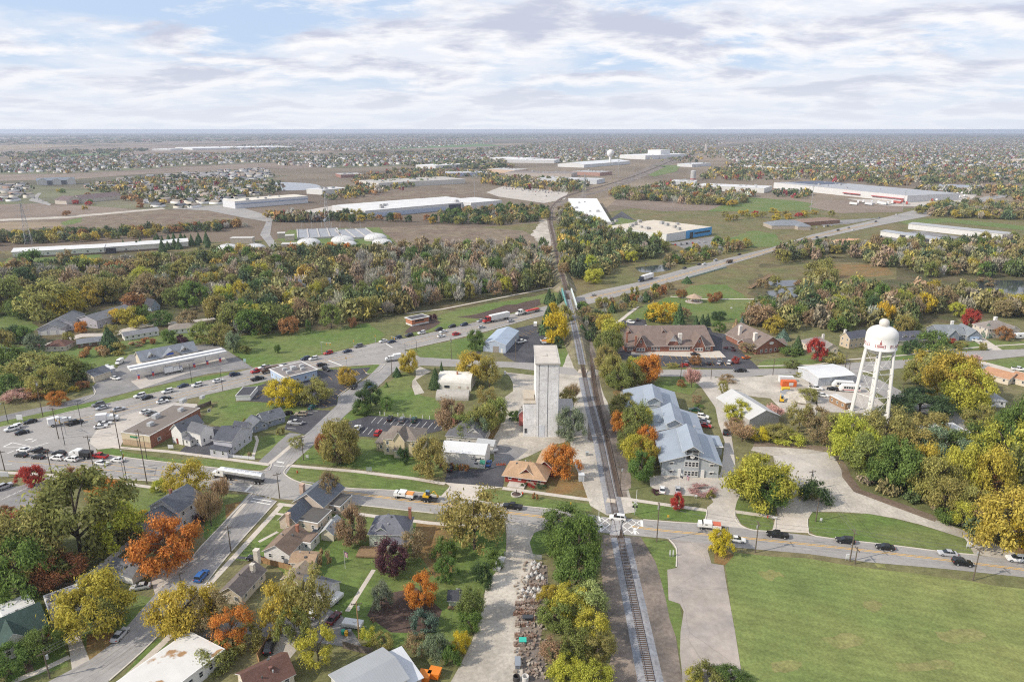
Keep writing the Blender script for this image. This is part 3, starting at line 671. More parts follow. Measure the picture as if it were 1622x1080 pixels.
def spruce(seed,nl,ls,slim=1.0):
    rng=np.random.default_rng(seed)
    t=1-np.sqrt(rng.uniform(0,1,nl)); th=rng.uniform(0,2*np.pi,nl)
    tier=(t*11+.35*np.sin(th*5+seed))%1
    r=(1-t)**.85*(.62+.42*(1-tier))*(1+.1*np.sin(th*7+t*20+seed))*np.sqrt(rng.uniform(.45,1,nl))
    P=np.c_[r*np.cos(th),r*np.sin(th),t*1.0+.0]
    Nn=np.c_[np.cos(th),np.sin(th),.9*np.ones(nl)]+rng.normal(scale=.4,size=(nl,3))
    return (*quads(P,Nn,ls*(.5+.8*(1-t)),rng,.6),None)
def trunkmesh(name,centers,seed,lean=.05,limbs=6,r0=.030,top=.8,n=7):
    rng=np.random.default_rng(seed); b=MB(); 
    # unit tree: crown radius 1 -> trunk space is (x,y in crown radii ; z 0..1 of full height)
    b.cyl((0,0,-.02),(lean*.3,0,.30),r0*1.5,r0*1.0,n); b.cyl((lean*.3,0,.30),(lean,.02,top),r0,r0*.3,n)
    if centers is not None:
        idx=rng.choice(len(centers),min(limbs,len(centers)),replace=False)
        for i in idx:
            c=centers[i]; z0=rng.uniform(.25,.5); z1=.28+.72*c[2]*.9
            m=Vector((c[0]*.45,c[1]*.45,z0+(z1-z0)*.6))
            b.cyl((lean*.3,0,z0),m,r0*.75,r0*.45,5,caps=False); b.cyl(m,(c[0]*.85,c[1]*.85,z1),r0*.45,r0*.15,4,caps=False)
    return b.mesh(name,BARK)
PROTO={}
def mkproto(key,gen,m,trunk):
    L_=[]
    for s,(V,Fq,c) in enumerate(gen):
        L_.append((fast_mesh(key+'_crown',V,Fq,m),trunkmesh(key+'_trunk',c,s+3,**trunk)))
    PROTO[key]=L_
TK=dict()
for shape in ('round','broad','oval','loose'):
    mkproto(shape+'0',[crown(shape,11+s,46 if shape!='loose' else 34,13000 if shape!='loose' else 6000,.037,.27 if shape!='loose' else .24) for s in range(3)],LEAF,TK)
    mkproto(shape+'1',[crown(shape,31+s,34,4400 if shape!='loose' else 2400,.058,.28) for s in range(3)],LEAF,TK)
    mkproto(shape+'2',[crown(shape,51+s,24,1600,.095,.30) for s in range(3)],LEAF,TK)
mkproto('bush0',[crown('bush',71+s,26,4500,.050,.32) for s in range(2)],LEAF,TK)
mkproto('bush1',[crown('bush',81+s,14,1000,.11,.36) for s in range(2)],LEAF,TK); PROTO['bush2']=PROTO['bush1']
for k,(nb,ntw) in enumerate(((60,5200),(44,2400),(34,1300))):
    mkproto('bare%d'%k,[bare(91+s+10*k,nb,ntw) for s in range(3)],TWIG,dict(limbs=12,r0=.026,top=.7))
mkproto('spruce0',[spruce(5+s,6500,.075) for s in range(2)],NEEDLE,dict(lean=0,top=.9))
mkproto('spruce1',[spruce(8+s,1700,.13) for s in range(2)],NEEDLE,dict(lean=0,top=.9)); PROTO['spruce2']=PROTO['spruce1']
# hues: albedo of leaves
HUE={'green':(.060,.090,.024),'dark green':(.034,.054,.022),'olive':(.130,.122,.040),'olive green':(.092,.104,.032),'yellow green':(.18,.18,.03),'golden':(.30,.245,.045),'yellow':(.42,.29,.03),
 'orange':(.36,.16,.036),'rust':(.235,.125,.055),'red':(.28,.045,.035),'maroon':(.045,.022,.026),'tan':(.215,.165,.090),'brown':(.145,.105,.062),'grey':(.225,.208,.172),'pinkish brown':(.20,.13,.11),
 'grey green':(.090,.112,.068),'blue green':(.055,.080,.062),'pale green':(.155,.165,.065)}
KIND={'round':('round_tree','tree'),'broad':('broad_tree','tree'),'oval':('oval_tree','tree'),'loose':('loose_tree','tree'),'bare':('bare_tree','bare tree'),'spruce':('conifer','conifer'),'bush':('shrub','shrub')}
WORD={'round':'round-crowned tree','broad':'wide-spreading tree','oval':'upright oval tree','loose':'thin-leaved open tree','bare':'leafless twiggy tree','spruce':'pointed conifer','bush':'low shrub'}
TREES=[]
def tree(x,yb,yt,wpx,kind,hue,lbl=None,group=None,lod=None,trunkfrac=None,where=None):
    """base pixel x,yb on the plan; yt its top; wpx crown width"""
    yb=yb-(.13*wpx if yb>560 else .06*wpx)
    p=G(x,yb); s=PPM(x,yb); h=HT(x,yb,yt); r=wpx/s/2
    return plant(p,h,r,kind,hue,lbl,group,lod,trunkfrac,where)
def plant(p,h,r,kind,hue,lbl=None,group=None,lod=None,trunkfrac=None,where=None):
    D=p.length
    if lod is None: lod=0 if (D<330 and r>1.6) else 1 if D<560 else 2
    key=kind+str(lod); cm,tm=rnd.choice(PROTO[key])
    nm,cat=KIND[kind]
    if kind=='round': nm='autumn_tree' if hue in('golden','yellow','orange','rust','red','maroon','brown','tan') else 'green_tree' if hue in('green','dark green','grey green','blue green') else 'round_tree'
    o=thing(nm,lbl,cat,(p.x,p.y,0),rnd.uniform(0,6.28),group or ('trees of the town' if kind!='bush' else 'shrubs'))
    tf=trunkfrac if trunkfrac is not None else {'round':.08,'broad':.10,'oval':.07,'loose':.12,'bare':.16,'spruce':.03,'bush':.0}[kind]
    base=HUE[hue]; j=[rnd.uniform(.86,1.16) for _ in range(3)]; k=rnd.uniform(.88,1.14)
    g_=1.6 if base[0]>.2 else 2.55; col=tuple(min(.6,g_*b*(.6*k+.4*q)) for b,q in zip(base,j))
    link('crown',cm,o,Matrix.Translation((0,0,h*tf))@Matrix.Diagonal((r,r,h*(1-tf)*(.87 if kind!='spruce' else .97),1)),col)
    if kind!='bush':
        link('trunk',tm,o,Matrix.Diagonal((r,r,h,1)))
    if lbl is None:
        sz='tall ' if h>13.5 else 'small ' if h<6 and kind!='bush' else ''
        auto(o,f"{sz}{hue} {WORD[kind]}",where)
    TREES.append((o,p,r)); return o
T=tree
# --- foreground, left to right (crown outlines read off the photograph) ---
N0=[
 # x base, y base, y top, width, kind, hue
 (130,908,748,175,'broad','olive green'),(60,930,800,130,'broad','olive'),(20,900,830,110,'round','green'),(190,880,790,90,'round','yellow green'),(35,960,850,110,'broad','green'),(95,935,870,80,'round','rust'),
 (55,775,733,38,'round','red'),(116,770,738,30,'oval','rust'),(80,790,768,34,'bush','red'),(165,790,760,60,'round','orange'),(20,830,808,30,'bush','red'),(8,820,800,24,'oval','rust'),(255,782,756,28,'round','yellow green'),
 (225,832,808,28,'round','yellow'),(265,910,820,98,'round','orange'),(300,800,722,80,'loose','golden'),(352,802,752,36,'bare','brown'),(335,840,770,60,'bare','tan'),(320,828,806,26,'bush','maroon'),
 (155,1012,908,112,'round','golden'),(178,1000,935,60,'round','olive green'),(75,1046,988,56,'round','green'),(18,1076,1026,70,'round','green'),(60,940,905,40,'round','dark green'),(300,1012,915,92,'round','golden'),(340,1010,930,70,'loose','tan'),
 (370,1035,960,70,'loose','orange'),(395,1030,985,50,'bush','olive'),(445,1015,918,92,'loose','golden'),(490,1012,890,82,'loose','olive'),(505,1065,992,66,'loose','yellow green'),(470,1030,955,60,'loose','olive green'),(345,1060,1020,70,'bush','olive green'),
 (560,868,800,54,'round','tan'),(620,915,852,58,'round','maroon'),(605,967,918,38,'round','grey green'),(668,965,908,54,'round','orange'),(705,925,880,38,'round','green'),(655,890,838,50,'loose','brown'),(706,890,845,40,'bush','green'),
 (752,885,772,122,'loose','olive'),(730,850,800,60,'loose','golden'),(782,905,868,26,'bush','green'),(765,930,880,36,'bush','dark green'),(745,985,925,48,'round','olive green'),(745,1005,965,44,'round','green'),(730,1035,998,34,'round','yellow'),(672,1005,965,50,'bush','blue green'),
 (690,1050,1000,44,'round','grey green'),(715,1055,1012,30,'bush','green'),(660,1040,1000,40,'loose','brown'),(585,1024,990,30,'bush','yellow green'),(610,1030,1000,40,'loose','olive'),(590,985,978,12,'bush','brown'),(515,898,868,18,'bush','brown'),
 (538,742,655,68,'broad','olive'),(515,722,678,30,'round','rust'),(540,735,700,40,'round','brown'),(520,800,742,40,'loose','tan'),(678,760,688,58,'round','olive'),(640,735,700,20,'bush','dark green'),(555,730,700,36,'round','olive'),
 (898,855,805,90,'round','green'),(915,900,812,76,'round','green'),(895,890,845,70,'round','green'),(912,945,868,80,'round','green'),(900,985,925,70,'broad','yellow green'),(930,975,920,66,'round','pale green'),(880,1000,950,60,'round','olive green'),(935,1020,965,60,'round','yellow green'),
 (912,1045,990,60,'round','olive green'),(945,1060,1005,56,'loose','olive'),(875,1050,1008,50,'loose','brown'),(895,1085,1040,60,'round','yellow green'),(940,1095,1045,60,'round','yellow green'),(960,1040,1000,40,'loose','olive'),(870,955,925,36,'round','golden'),
 (885,760,702,58,'round','orange'),(901,702,642,52,'round','grey green'),(895,660,612,40,'loose','olive'),(905,640,605,34,'bare','tan'),(856,680,645,26,'round','green'),(835,672,640,20,'round','olive green'),(842,771,762,18,'bush','red'),(830,772,765,14,'bush','dark green'),(857,774,764,18,'bush','dark green'),
 (848,792,780,10,'bush','rust'),(1073,810,779,24,'round','red'),(1040,782,776,18,'bush','maroon'),(1112,785,772,44,'bush','pinkish brown'),(1124,790,776,14,'bush','olive'),(1200,812,716,112,'broad','yellow green'),(1215,810,735,60,'round','green'),(1185,790,728,50,'round','yellow'),
 (1138,880,836,40,'round','yellow'),(1140,870,845,26,'loose','golden'),(1290,800,752,50,'bush','dark green'),(1278,790,770,40,'bush','olive'),(1120,1090,1055,60,'bush','olive green'),(1155,1085,1056,50,'round','green'),(1100,1082,1060,34,'bush','yellow green'),(1182,1085,1070,26,'bush','green'),
 # rail side, right
 (1015,765,712,46,'round','green'),(1008,740,680,44,'round','yellow green'),(1020,745,690,40,'round','golden'),(1005,700,630,50,'round','olive green'),(985,668,625,50,'round','olive'),(1015,690,640,46,'round','yellow green'),(1022,720,672,40,'round','orange'),(990,720,670,34,'round','olive green'),
 (980,690,650,30,'round','orange'),(1040,690,662,30,'round','grey green'),(995,650,622,36,'oval','olive'),(968,615,560,44,'round','olive'),(980,622,572,40,'oval','olive green'),(1000,618,570,36,'oval','olive green'),(1025,612,556,46,'round','orange'),(1008,592,560,40,'round','yellow green'),
 (960,598,545,46,'round','olive'),(965,570,515,44,'round','olive green'),(972,545,500,44,'round','yellow green'),(958,530,495,36,'oval','golden'),(1030,606,560,30,'loose','rust'),(1095,618,580,36,'bare','pinkish brown'),(1078,614,600,14,'bush','rust'),(1103,640,625,20,'loose','tan'),(1106,648,640,18,'bush','green'),
 (1150,608,592,26,'bush','brown'),(1145,625,600,20,'loose','olive'),(1168,672,632,42,'round','yellow green'),(1160,690,660,40,'loose','brown'),(1175,705,668,50,'bare','brown'),(1200,700,675,34,'round','yellow'),(1228,700,672,50,'round','olive'),(1250,706,680,50,'bush','yellow green'),
 (1225,668,640,40,'bare','pinkish brown'),(1265,690,635,50,'loose','olive'),(1290,690,640,50,'loose','tan'),(1280,640,612,34,'round','olive'),(1300,708,660,60,'loose','tan'),(1320,700,655,50,'round','olive'),
 # woods on the right
 (1345,745,655,80,'broad','yellow green'),(1370,765,680,72,'round','olive green'),(1400,720,640,76,'broad','olive'),(1420,785,690,84,'broad','green'),(1405,778,705,70,'round','green'),(1455,780,700,70,'round','golden'),(1445,735,672,72,'round','olive'),(1475,800,712,70,'round','olive'),(1492,742,670,76,'broad','grey green'),
 (1515,790,695,66,'round','yellow green'),(1500,820,750,70,'round','olive'),(1535,742,670,80,'broad','green'),(1560,800,700,70,'round','golden'),(1585,760,655,96,'broad','yellow green'),(1600,745,620,80,'round','green'),(1620,800,690,70,'round','olive green'),(1590,880,770,120,'broad','golden'),(1540,835,765,60,'round','olive'),
 (1560,850,790,50,'loose','brown'),(1525,840,790,50,'round','yellow green'),(1500,832,800,40,'bush','green'),(1620,875,800,60,'round','yellow'),(1568,790,735,46,'loose','rust'),(1345,720,700,40,'bush','yellow'),(1380,680,655,40,'bush','olive green'),
 (1455,672,612,94,'broad','dark green'),(1470,700,650,60,'round','olive'),(1500,650,555,90,'broad','golden'),(1450,615,570,44,'round','olive'),(1525,660,575,84,'round','yellow green'),(1550,690,640,50,'round','olive'),(1555,620,590,34,'round','olive'),(1490,615,550,64,'round','olive'),
 (1465,600,552,60,'round','golden'),(1540,585,558,28,'bare','pinkish brown'),(1475,562,520,46,'round','green'),(1440,565,535,28,'round','dark green'),(1555,555,540,12,'oval','olive'),(1562,535,510,20,'spruce','blue green'),(1536,520,488,28,'round','red'),(1591,540,515,26,'round','rust'),(1502,546,534,20,'bush','red'),(1520,554,540,22,'round','olive'),
 (1293,575,532,30,'round','red'),(1318,578,556,36,'round','olive'),(1250,565,548,44,'round','green'),(1262,560,530,24,'spruce','dark green'),(1255,585,570,30,'round','olive green'),(1275,600,585,24,'round','olive'),(1195,545,530,30,'loose','tan'),(1185,560,540,34,'loose','tan'),
 (1155,555,548,16,'bush','maroon'),(1165,577,564,14,'round','red'),(1101,580,561,20,'round','rust'),(1084,582,574,14,'bush','red'),(1065,583,575,22,'bush','olive'),(1079,556,552,8,'bush','maroon'),
 # park behind the brick offices
 (1049,512,472,50,'round','yellow'),(1030,510,488,24,'round','green'),(1075,517,478,22,'spruce','dark green'),(1085,505,485,22,'loose','brown'),(1102,518,498,12,'spruce','dark green'),(1112,518,496,14,'spruce','dark green'),(1120,516,495,14,'spruce','dark green'),(1138,508,490,24,'round','dark green'),(1140,526,508,22,'round','green'),
 (1079,473,457,20,'round','rust'),(1127,480,462,18,'round','rust'),(1137,476,460,14,'round','rust'),(1165,520,503,12,'spruce','brown'),(1175,514,499,10,'spruce','blue green'),(1205,520,480,50,'broad','brown'),(1200,500,472,44,'round','olive'),(1225,530,500,34,'round','golden'),(1240,540,520,26,'spruce','blue green'),
 (1003,488,476,16,'round','olive'),(1245,505,485,20,'round','yellow green'),
 # centre
 (750,612,553,54,'round','golden'),(775,618,560,40,'loose','olive'),(648,596,552,30,'round','golden'),(700,610,570,14,'spruce','dark green'),(690,618,580,24,'spruce','dark green'),(715,690,628,56,'round','tan'),(735,700,650,50,'loose','olive green'),(765,695,635,50,'round','olive'),(785,680,625,44,'round','olive green'),(770,650,610,40,'loose','olive'),
 (758,700,655,40,'loose','grey green'),(815,668,650,24,'round','green'),(880,545,485,40,'oval','yellow'),(868,530,480,34,'spruce','dark green'),(884,550,530,18,'bush','dark green'),(752,556,520,30,'round','green'),(895,520,480,28,'oval','olive'),
 (575,655,615,36,'loose','dark green'),(588,650,600,40,'loose','dark green'),(575,660,635,36,'round','green'),(612,655,625,24,'loose','green'),(629,598,580,16,'spruce','dark green'),(612,614,604,8,'spruce','green'),(448,650,598,58,'round','yellow'),(495,645,598,56,'round','olive'),(550,615,580,34,'round','golden'),(390,672,662,12,'bush','olive'),
 (445,690,676,14,'bush','olive'),
 # left, along the highway
 (90,645,619,32,'round','orange'),(133,618,602,22,'round','rust'),(118,622,610,18,'bush','golden'),(100,612,560,70,'broad','olive green'),(50,610,555,70,'broad','olive'),(80,630,580,60,'round','olive'),(120,608,572,60,'broad','olive green'),(20,600,545,50,'round','green'),(30,640,612,50,'bush','pinkish brown'),(60,635,610,40,'bush','rust'),
 (175,556,515,38,'spruce','dark green'),(130,528,505,18,'round','orange'),(370,562,523,26,'round','grey green'),(390,562,545,18,'round','olive green'),(378,560,540,14,'loose','olive green'),(150,568,548,34,'bush','rust'),(165,566,548,30,'bush','brown'),(190,560,540,30,'bush','olive'),(235,546,534,26,'bush','rust'),(215,548,540,20,'bush','brown'),
 (290,545,530,30,'bush','maroon'),(320,540,528,34,'bush','olive'),(458,530,497,34,'round','rust'),(525,522,478,40,'loose','olive green'),(489,528,505,10,'round','green'),(558,520,500,14,'round','rust'),(413,532,512,20,'bush','olive'),(205,515,485,40,'round','golden'),(192,512,487,34,'round','yellow'),
 (225,512,478,24,'round','green'),(220,520,500,32,'round','golden'),(255,518,490,38,'round','green'),(300,520,490,36,'round','tan'),(58,560,525,30,'round','grey green'),(20,545,515,40,'round','dark green'),(215,490,460,40,'round','rust'),
 (685,507,496,14,'bush','maroon'),(470,712,690,30,'loose','olive'),(395,724,716,10,'bush','brown'),(702,743,731,12,'bush','rust'),(716,744,732,12,'bush','rust'),(722,744.5,733,10,'bush','olive'),(729,745,734,9,'bush','rust'),(735,745.3,734,9,'bush','rust'),(741,745.6,735,9,'bush','rust'),(602,714,706,10,'bush','dark green'),
 (75,514,440,80,'broad','olive'),(108,508,456,56,'broad','golden'),(15,502,432,60,'broad','olive green'),(38,507,462,46,'round','green'),(170,482,432,50,'broad','olive'),(248,484,428,58,'broad','tan'),(312,494,442,52,'broad','green'),(345,512,462,48,'round','olive'),(278,488,452,38,'round','olive green'),(332,546,506,50,'round','olive green'),(352,552,510,40,'loose','olive'),(372,528,478,50,'broad','olive green'),(402,534,484,54,'broad','green'),(425,526,474,56,'broad','olive green'),
 (150,486,446,38,'round','golden'),(5,560,520,40,'round','olive'),(42,545,515,26,'round','green'),(110,545,525,20,'round','olive'),(180,535,510,24,'loose','olive'),(268,545,520,26,'round','green'),(10,630,590,50,'broad','green'),(70,625,585,50,'round','olive green'),(440,560,545,12,'round','green'),
 (1208,458,440,22,'bush','tan'),(1228,450,436,20,'round','olive'),(1238,462,452,16,'bush','olive'),(1268,470,450,26,'round','olive green'),(1215,482,466,24,'round','blue green'),(1245,482,464,28,'round','rust'),(1270,455,440,22,'bush','tan'),(1560,452,438,24,'bush','tan'),(1590,492,470,36,'round','green')
]
for a in N0: T(*a)
# --- scattered woods: each tree an individual, its kind drawn for that wood ---
def inside(poly,x,y):
    c=False; n=len(poly)
    for i in range(n):
        x1,y1=poly[i]; x2,y2=poly[i-1]
        if (y1>y)!=(y2>y) and x<(x2-x1)*(y-y1)/(y2-y1)+x1: c=not c
    return c
def wood(poly,n,mix,hr,rr,where,mind=.62,lod=None):
    xs=[p[0] for p in poly]; ys=[p[1] for p in poly]; got=[]; tries=0
    ks=[m[:2] for m in mix]; ws=[m[2] for m in mix]
    g=[G(*p) for p in poly]; gx=[p.x for p in g]; gy=[p.y for p in g]; gp=[(p.x,p.y) for p in g]
    while len(got)<n and tries<n*60:
        tries+=1
        X=rnd.uniform(min(gx),max(gx)); Y=rnd.uniform(min(gy),max(gy))
        if not inside(gp,X,Y): continue
        h=rnd.uniform(*hr); r=rnd.uniform(*rr)
        if any((X-a)**2+(Y-b)**2<(mind*(r+q))**2 for a,b,q in got): continue
        k=rnd.choices(ks,ws)[0]
        got.append((X,Y,r)); plant(Vector((X,Y,0)),h,r,k[0],k[1],where=where,lod=lod)
MIXED=[('broad','olive',5),('round','olive green',5),('round','green',2.5),('broad','dark green',1.5),('broad','tan',2.5),('round','golden',1.2),('round','rust',.12),('bare','grey',2.5),('oval','brown',1),('round','yellow green',2)]
GREYW=[('bare','grey',12),('bare','tan',3),('loose','tan',1.5),('round','olive',1.5),('round','green',.8),('oval','tan',1)]
wood([(-70,520),(-60,440),(60,424),(160,425),(165,470),(120,505),(40,505),(0,540)],24,MIXED,(12,18),(6.5,10),'at the far left wood')
wood([(160,480),(165,424),(290,418),(330,415),(335,470),(260,470),(230,485)],22,MIXED,(12,18),(6.5,10),'beyond the duplex houses')
wood([(330,470),(330,412),(440,408),(480,420),(470,450),(420,470)],20,MIXED+[('round','yellow',2),('round','red',1)],(10,15),(4.5,7),'behind the ranch houses')
wood([(345,530),(345,480),(400,475),(465,480),(470,510),(440,522)],15,MIXED,(11,17),(5,7.5),'above the roadside lawn')
wood([(470,512),(470,470),(560,470),(640,470),(640,495),(580,508),(520,515)],17,MIXED,(10,15),(4.5,7),'beyond the roadside lawn')
wood([(560,470),(560,410),(700,398),(865,398),(868,428),(760,445),(640,468)],56,GREYW,(12,17),(5,7.5),'in the grey railway wood')
wood([(640,492),(640,468),(760,446),(868,430),(872,452),(760,474),(690,488)],34,[('round','green',3),('round','olive green',4),('round','olive',3),('round','dark green',3),('bare','grey',2),('loose','brown',2),('round','yellow green',1.5)],(9,14),(4,6.5),'along the foot of the grey wood')
wood([(888,440),(885,340),(902,335),(960,368),(1040,388),(1060,400),(985,420),(940,450)],50,[('round','green',4),('round','olive green',5),('round','dark green',3),('round','olive',3),('round','yellow green',2.5),('bare','grey',1.5),('loose','tan',1.5),('round','golden',1)],(10,16),(4.5,7),'in the green railway wood')
wood([(905,520),(915,485),(965,478),(1000,470),(1090,445),(1090,452),(1000,490),(960,500),(940,540)],24,[('bush','olive',3),('loose','tan',3),('round','olive',2),('round','green',2),('bush','rust',1),('spruce','dark green',2)],(4,9),(2.5,4.5),'on the park bank')
wood([(1060,405),(1120,390),(1190,385),(1195,392),(1100,418),(1050,430)],20,[('bush','tan',3),('loose','tan',2),('round','olive',2),('round','golden',2),('round','green',2)],(6,11),(3,5.5),'beside the highway bridge')
wood([(1225,420),(1235,400),(1330,392),(1340,402),(1290,412)],22,[('bare','grey',4),('round','olive',3),('round','yellow green',2),('loose','tan',2),('round','dark green',2)],(9,14),(4,6),'beside the tan gabled clinic')
wood([(1340,415),(1345,395),(1450,392),(1640,385),(1680,420),(1640,440),(1430,440)],62,MIXED+[('bare','grey',4)],(10,16),(4.5,7.5),'below the white workshops')
wood([(1265,505),(1260,470),(1300,455),(1430,470),(1545,470),(1640,500),(1640,508),(1560,500),(1450,505),(1440,540),(1330,530),(1250,510)],52,MIXED+[('round','yellow',2),('loose','tan',3)],(9,15),(4.5,7),'behind the suburban houses')
wood([(1270,455),(1285,440),(1320,440),(1320,455)],4,[('broad','olive',1)],(13,16),(6,8),'standing by the park pond')
wood([(1180,510),(1195,490),(1260,490),(1260,520),(1215,528)],10,[('round','rust',2),('round','green',2),('round','olive',2),('loose','brown',2)],(7,12),(3.5,5.5),'behind the gabled brick office')
wood([(-60,440),(-60,430),(170,426),(310,412),(420,404),(430,412),(170,436)],30,[('round','dark green',3),('round','olive',4),('round','rust',.7),('spruce','dark green',2),('bare','grey',2)],(6,9),(4,6.5),'in front of the white shed')
wood([(190,397),(270,385),(340,382),(340,392),(260,400)],22,[('spruce','dark green',1)],(9,13),(3,4.2),'beside the long white shed')
wood([(-60,392),(-60,375),(200,368),(400,356),(402,362),(200,380),(0,390)],48,[('round','olive',3),('round','golden',3),('round','dark green',4),('loose','tan',2),('round','rust',1)],(7,11),(4,6.5),'behind the long white shed')
wood([(530,345),(560,340),(620,350),(690,350),(690,355),(600,356),(540,353)],20,[('round','dark green',3),('round','olive',2),('round','golden',1.5),('loose','rust',1)],(8,13),(4,6),'beside the white distribution warehouse')
wood([(690,355),(700,340),(770,330),(865,330),(868,352),(800,358)],36,[('round','green',4),('round','dark green',3),('round','olive',3),('loose','tan',2)],(9,14),(5,7.5),'by the rail junction')
wood([(455,398),(520,395),(640,398),(660,402),(560,408),(460,408)],20,[('spruce','dark green',3),('round','green',2),('round','orange',1.2),('round','olive',2)],(6,10),(3,5),'below the white tank domes')
wood([(965,305),(1000,300),(1180,318),(1175,328),(1080,325),(980,318)],36,[('round','olive',3),('round','golden',2),('bare','grey',3),('loose','rust',2)],(10,15),(6,9),'beyond the blue-fronted factory')
wood([(1450,340),(1480,325),(1640,330),(1700,345),(1640,352),(1500,346)],32,[('round','olive',3),('round','golden',2),('round','dark green',2),('loose','tan',2)],(10,15),(6,9),'beyond the highway on the right')
wood([(100,345),(60,298),(130,300),(290,320),(240,330)],12,[('round','red',2),('round','rust',2),('round','golden',1),('round','green',1)],(6,9),(4,6),'beside the brown-roofed apartment block')
wood([(1135,345),(1200,335),(1330,342),(1260,350),(1150,352)],20,[('round','golden',3),('round','olive',2),('round','red',1)],(6,9),(4,6),'beyond the clinic lawn')
wood([(865,485),(880,470),(895,480),(890,500),(875,505)],5,[('spruce','dark green',2),('oval','yellow',1),('round','olive',1)],(8,12),(3,4.5),'left of the railway bridge')
# ---------------- building materials ----------------
SID=mat('painted_siding',None,.8,.07,.5,fine=(1.5,.06)); rib(SID,2.2,2,.10)
BRK=mat('brick_wall',None,.9,.18,.7,fine=(3.0,.15)); rib(BRK,3.0,2,.10)
SHI=mat('shingle_roof',None,.9,.14,.35,fine=(2.2,.20)); 
MET=mat('ribbed_metal_roof',None,.55,.07,.15,spec=.4); rib(MET,.55,0,.13,width=.2)
MEM=mat('flat_roof_membrane',None,.85,.10,.08,fine=(.5,.08))
TRIM=mat('white_trim',(.70,.69,.67),.6,.05)
GLASS=mat('window_glass',(.035,.042,.05),.12,0,spec=.6)
CONC=mat('weathered_concrete',None,.9,.12,.4,fine=(1.2,.10))
STEEL=mat('painted_steel',None,.5,.05,.5,spec=.4)
WOOD=mat('timber',(.24,.16,.09),.85,.22,1.5)
PATCH=mat('peeling_white_roof',(.60,.59,.58),.9,.05,.5,(.12,.10,.10),.45)
RUSTY=mat('rust_stained_white_roof',(.60,.59,.565),.9,.06,.3)
def rusty():
    nt=RUSTY.node_tree; N=nt.nodes; L=nt.links; b=N['Principled BSDF']; src=b.inputs['Base Color'].links[0].from_socket
    g=N.new('ShaderNodeNewGeometry'); n=N.new('ShaderNodeTexNoise'); n.inputs['Scale'].default_value=.16; n.inputs['Detail'].default_value=5; L.new(g.outputs['Position'],n.inputs[0])
    r=N.new('ShaderNodeMapRange'); r.inputs[1].default_value=.55; r.inputs[2].default_value=.585; L.new(n.outputs['Fac'],r.inputs[0])
    x=N.new('ShaderNodeMix'); x.data_type='RGBA'; L.new(r.outputs[0],x.inputs[0]); L.new(src,x.inputs[6]); x.inputs[7].default_value=(.33,.20,.10,1); L.new(x.outputs[2],b.inputs['Base Color'])
rusty()
W_=(.70,.69,.67); CREAM=(.60,.54,.43); GREYW=(.40,.41,.45); LAV=(.50,.50,.55); BRICK=(.27,.12,.085); TBR=(.44,.33,.22); PGRN=(.50,.56,.46)
RG=(.135,.14,.155); RD=(.055,.058,.07); RB=(.17,.125,.10); RT=(.38,.26,.165); RDR=(.13,.07,.055); RGN=(.045,.075,.065); RM=(.285,.33,.39); RW=(.58,.58,.575)
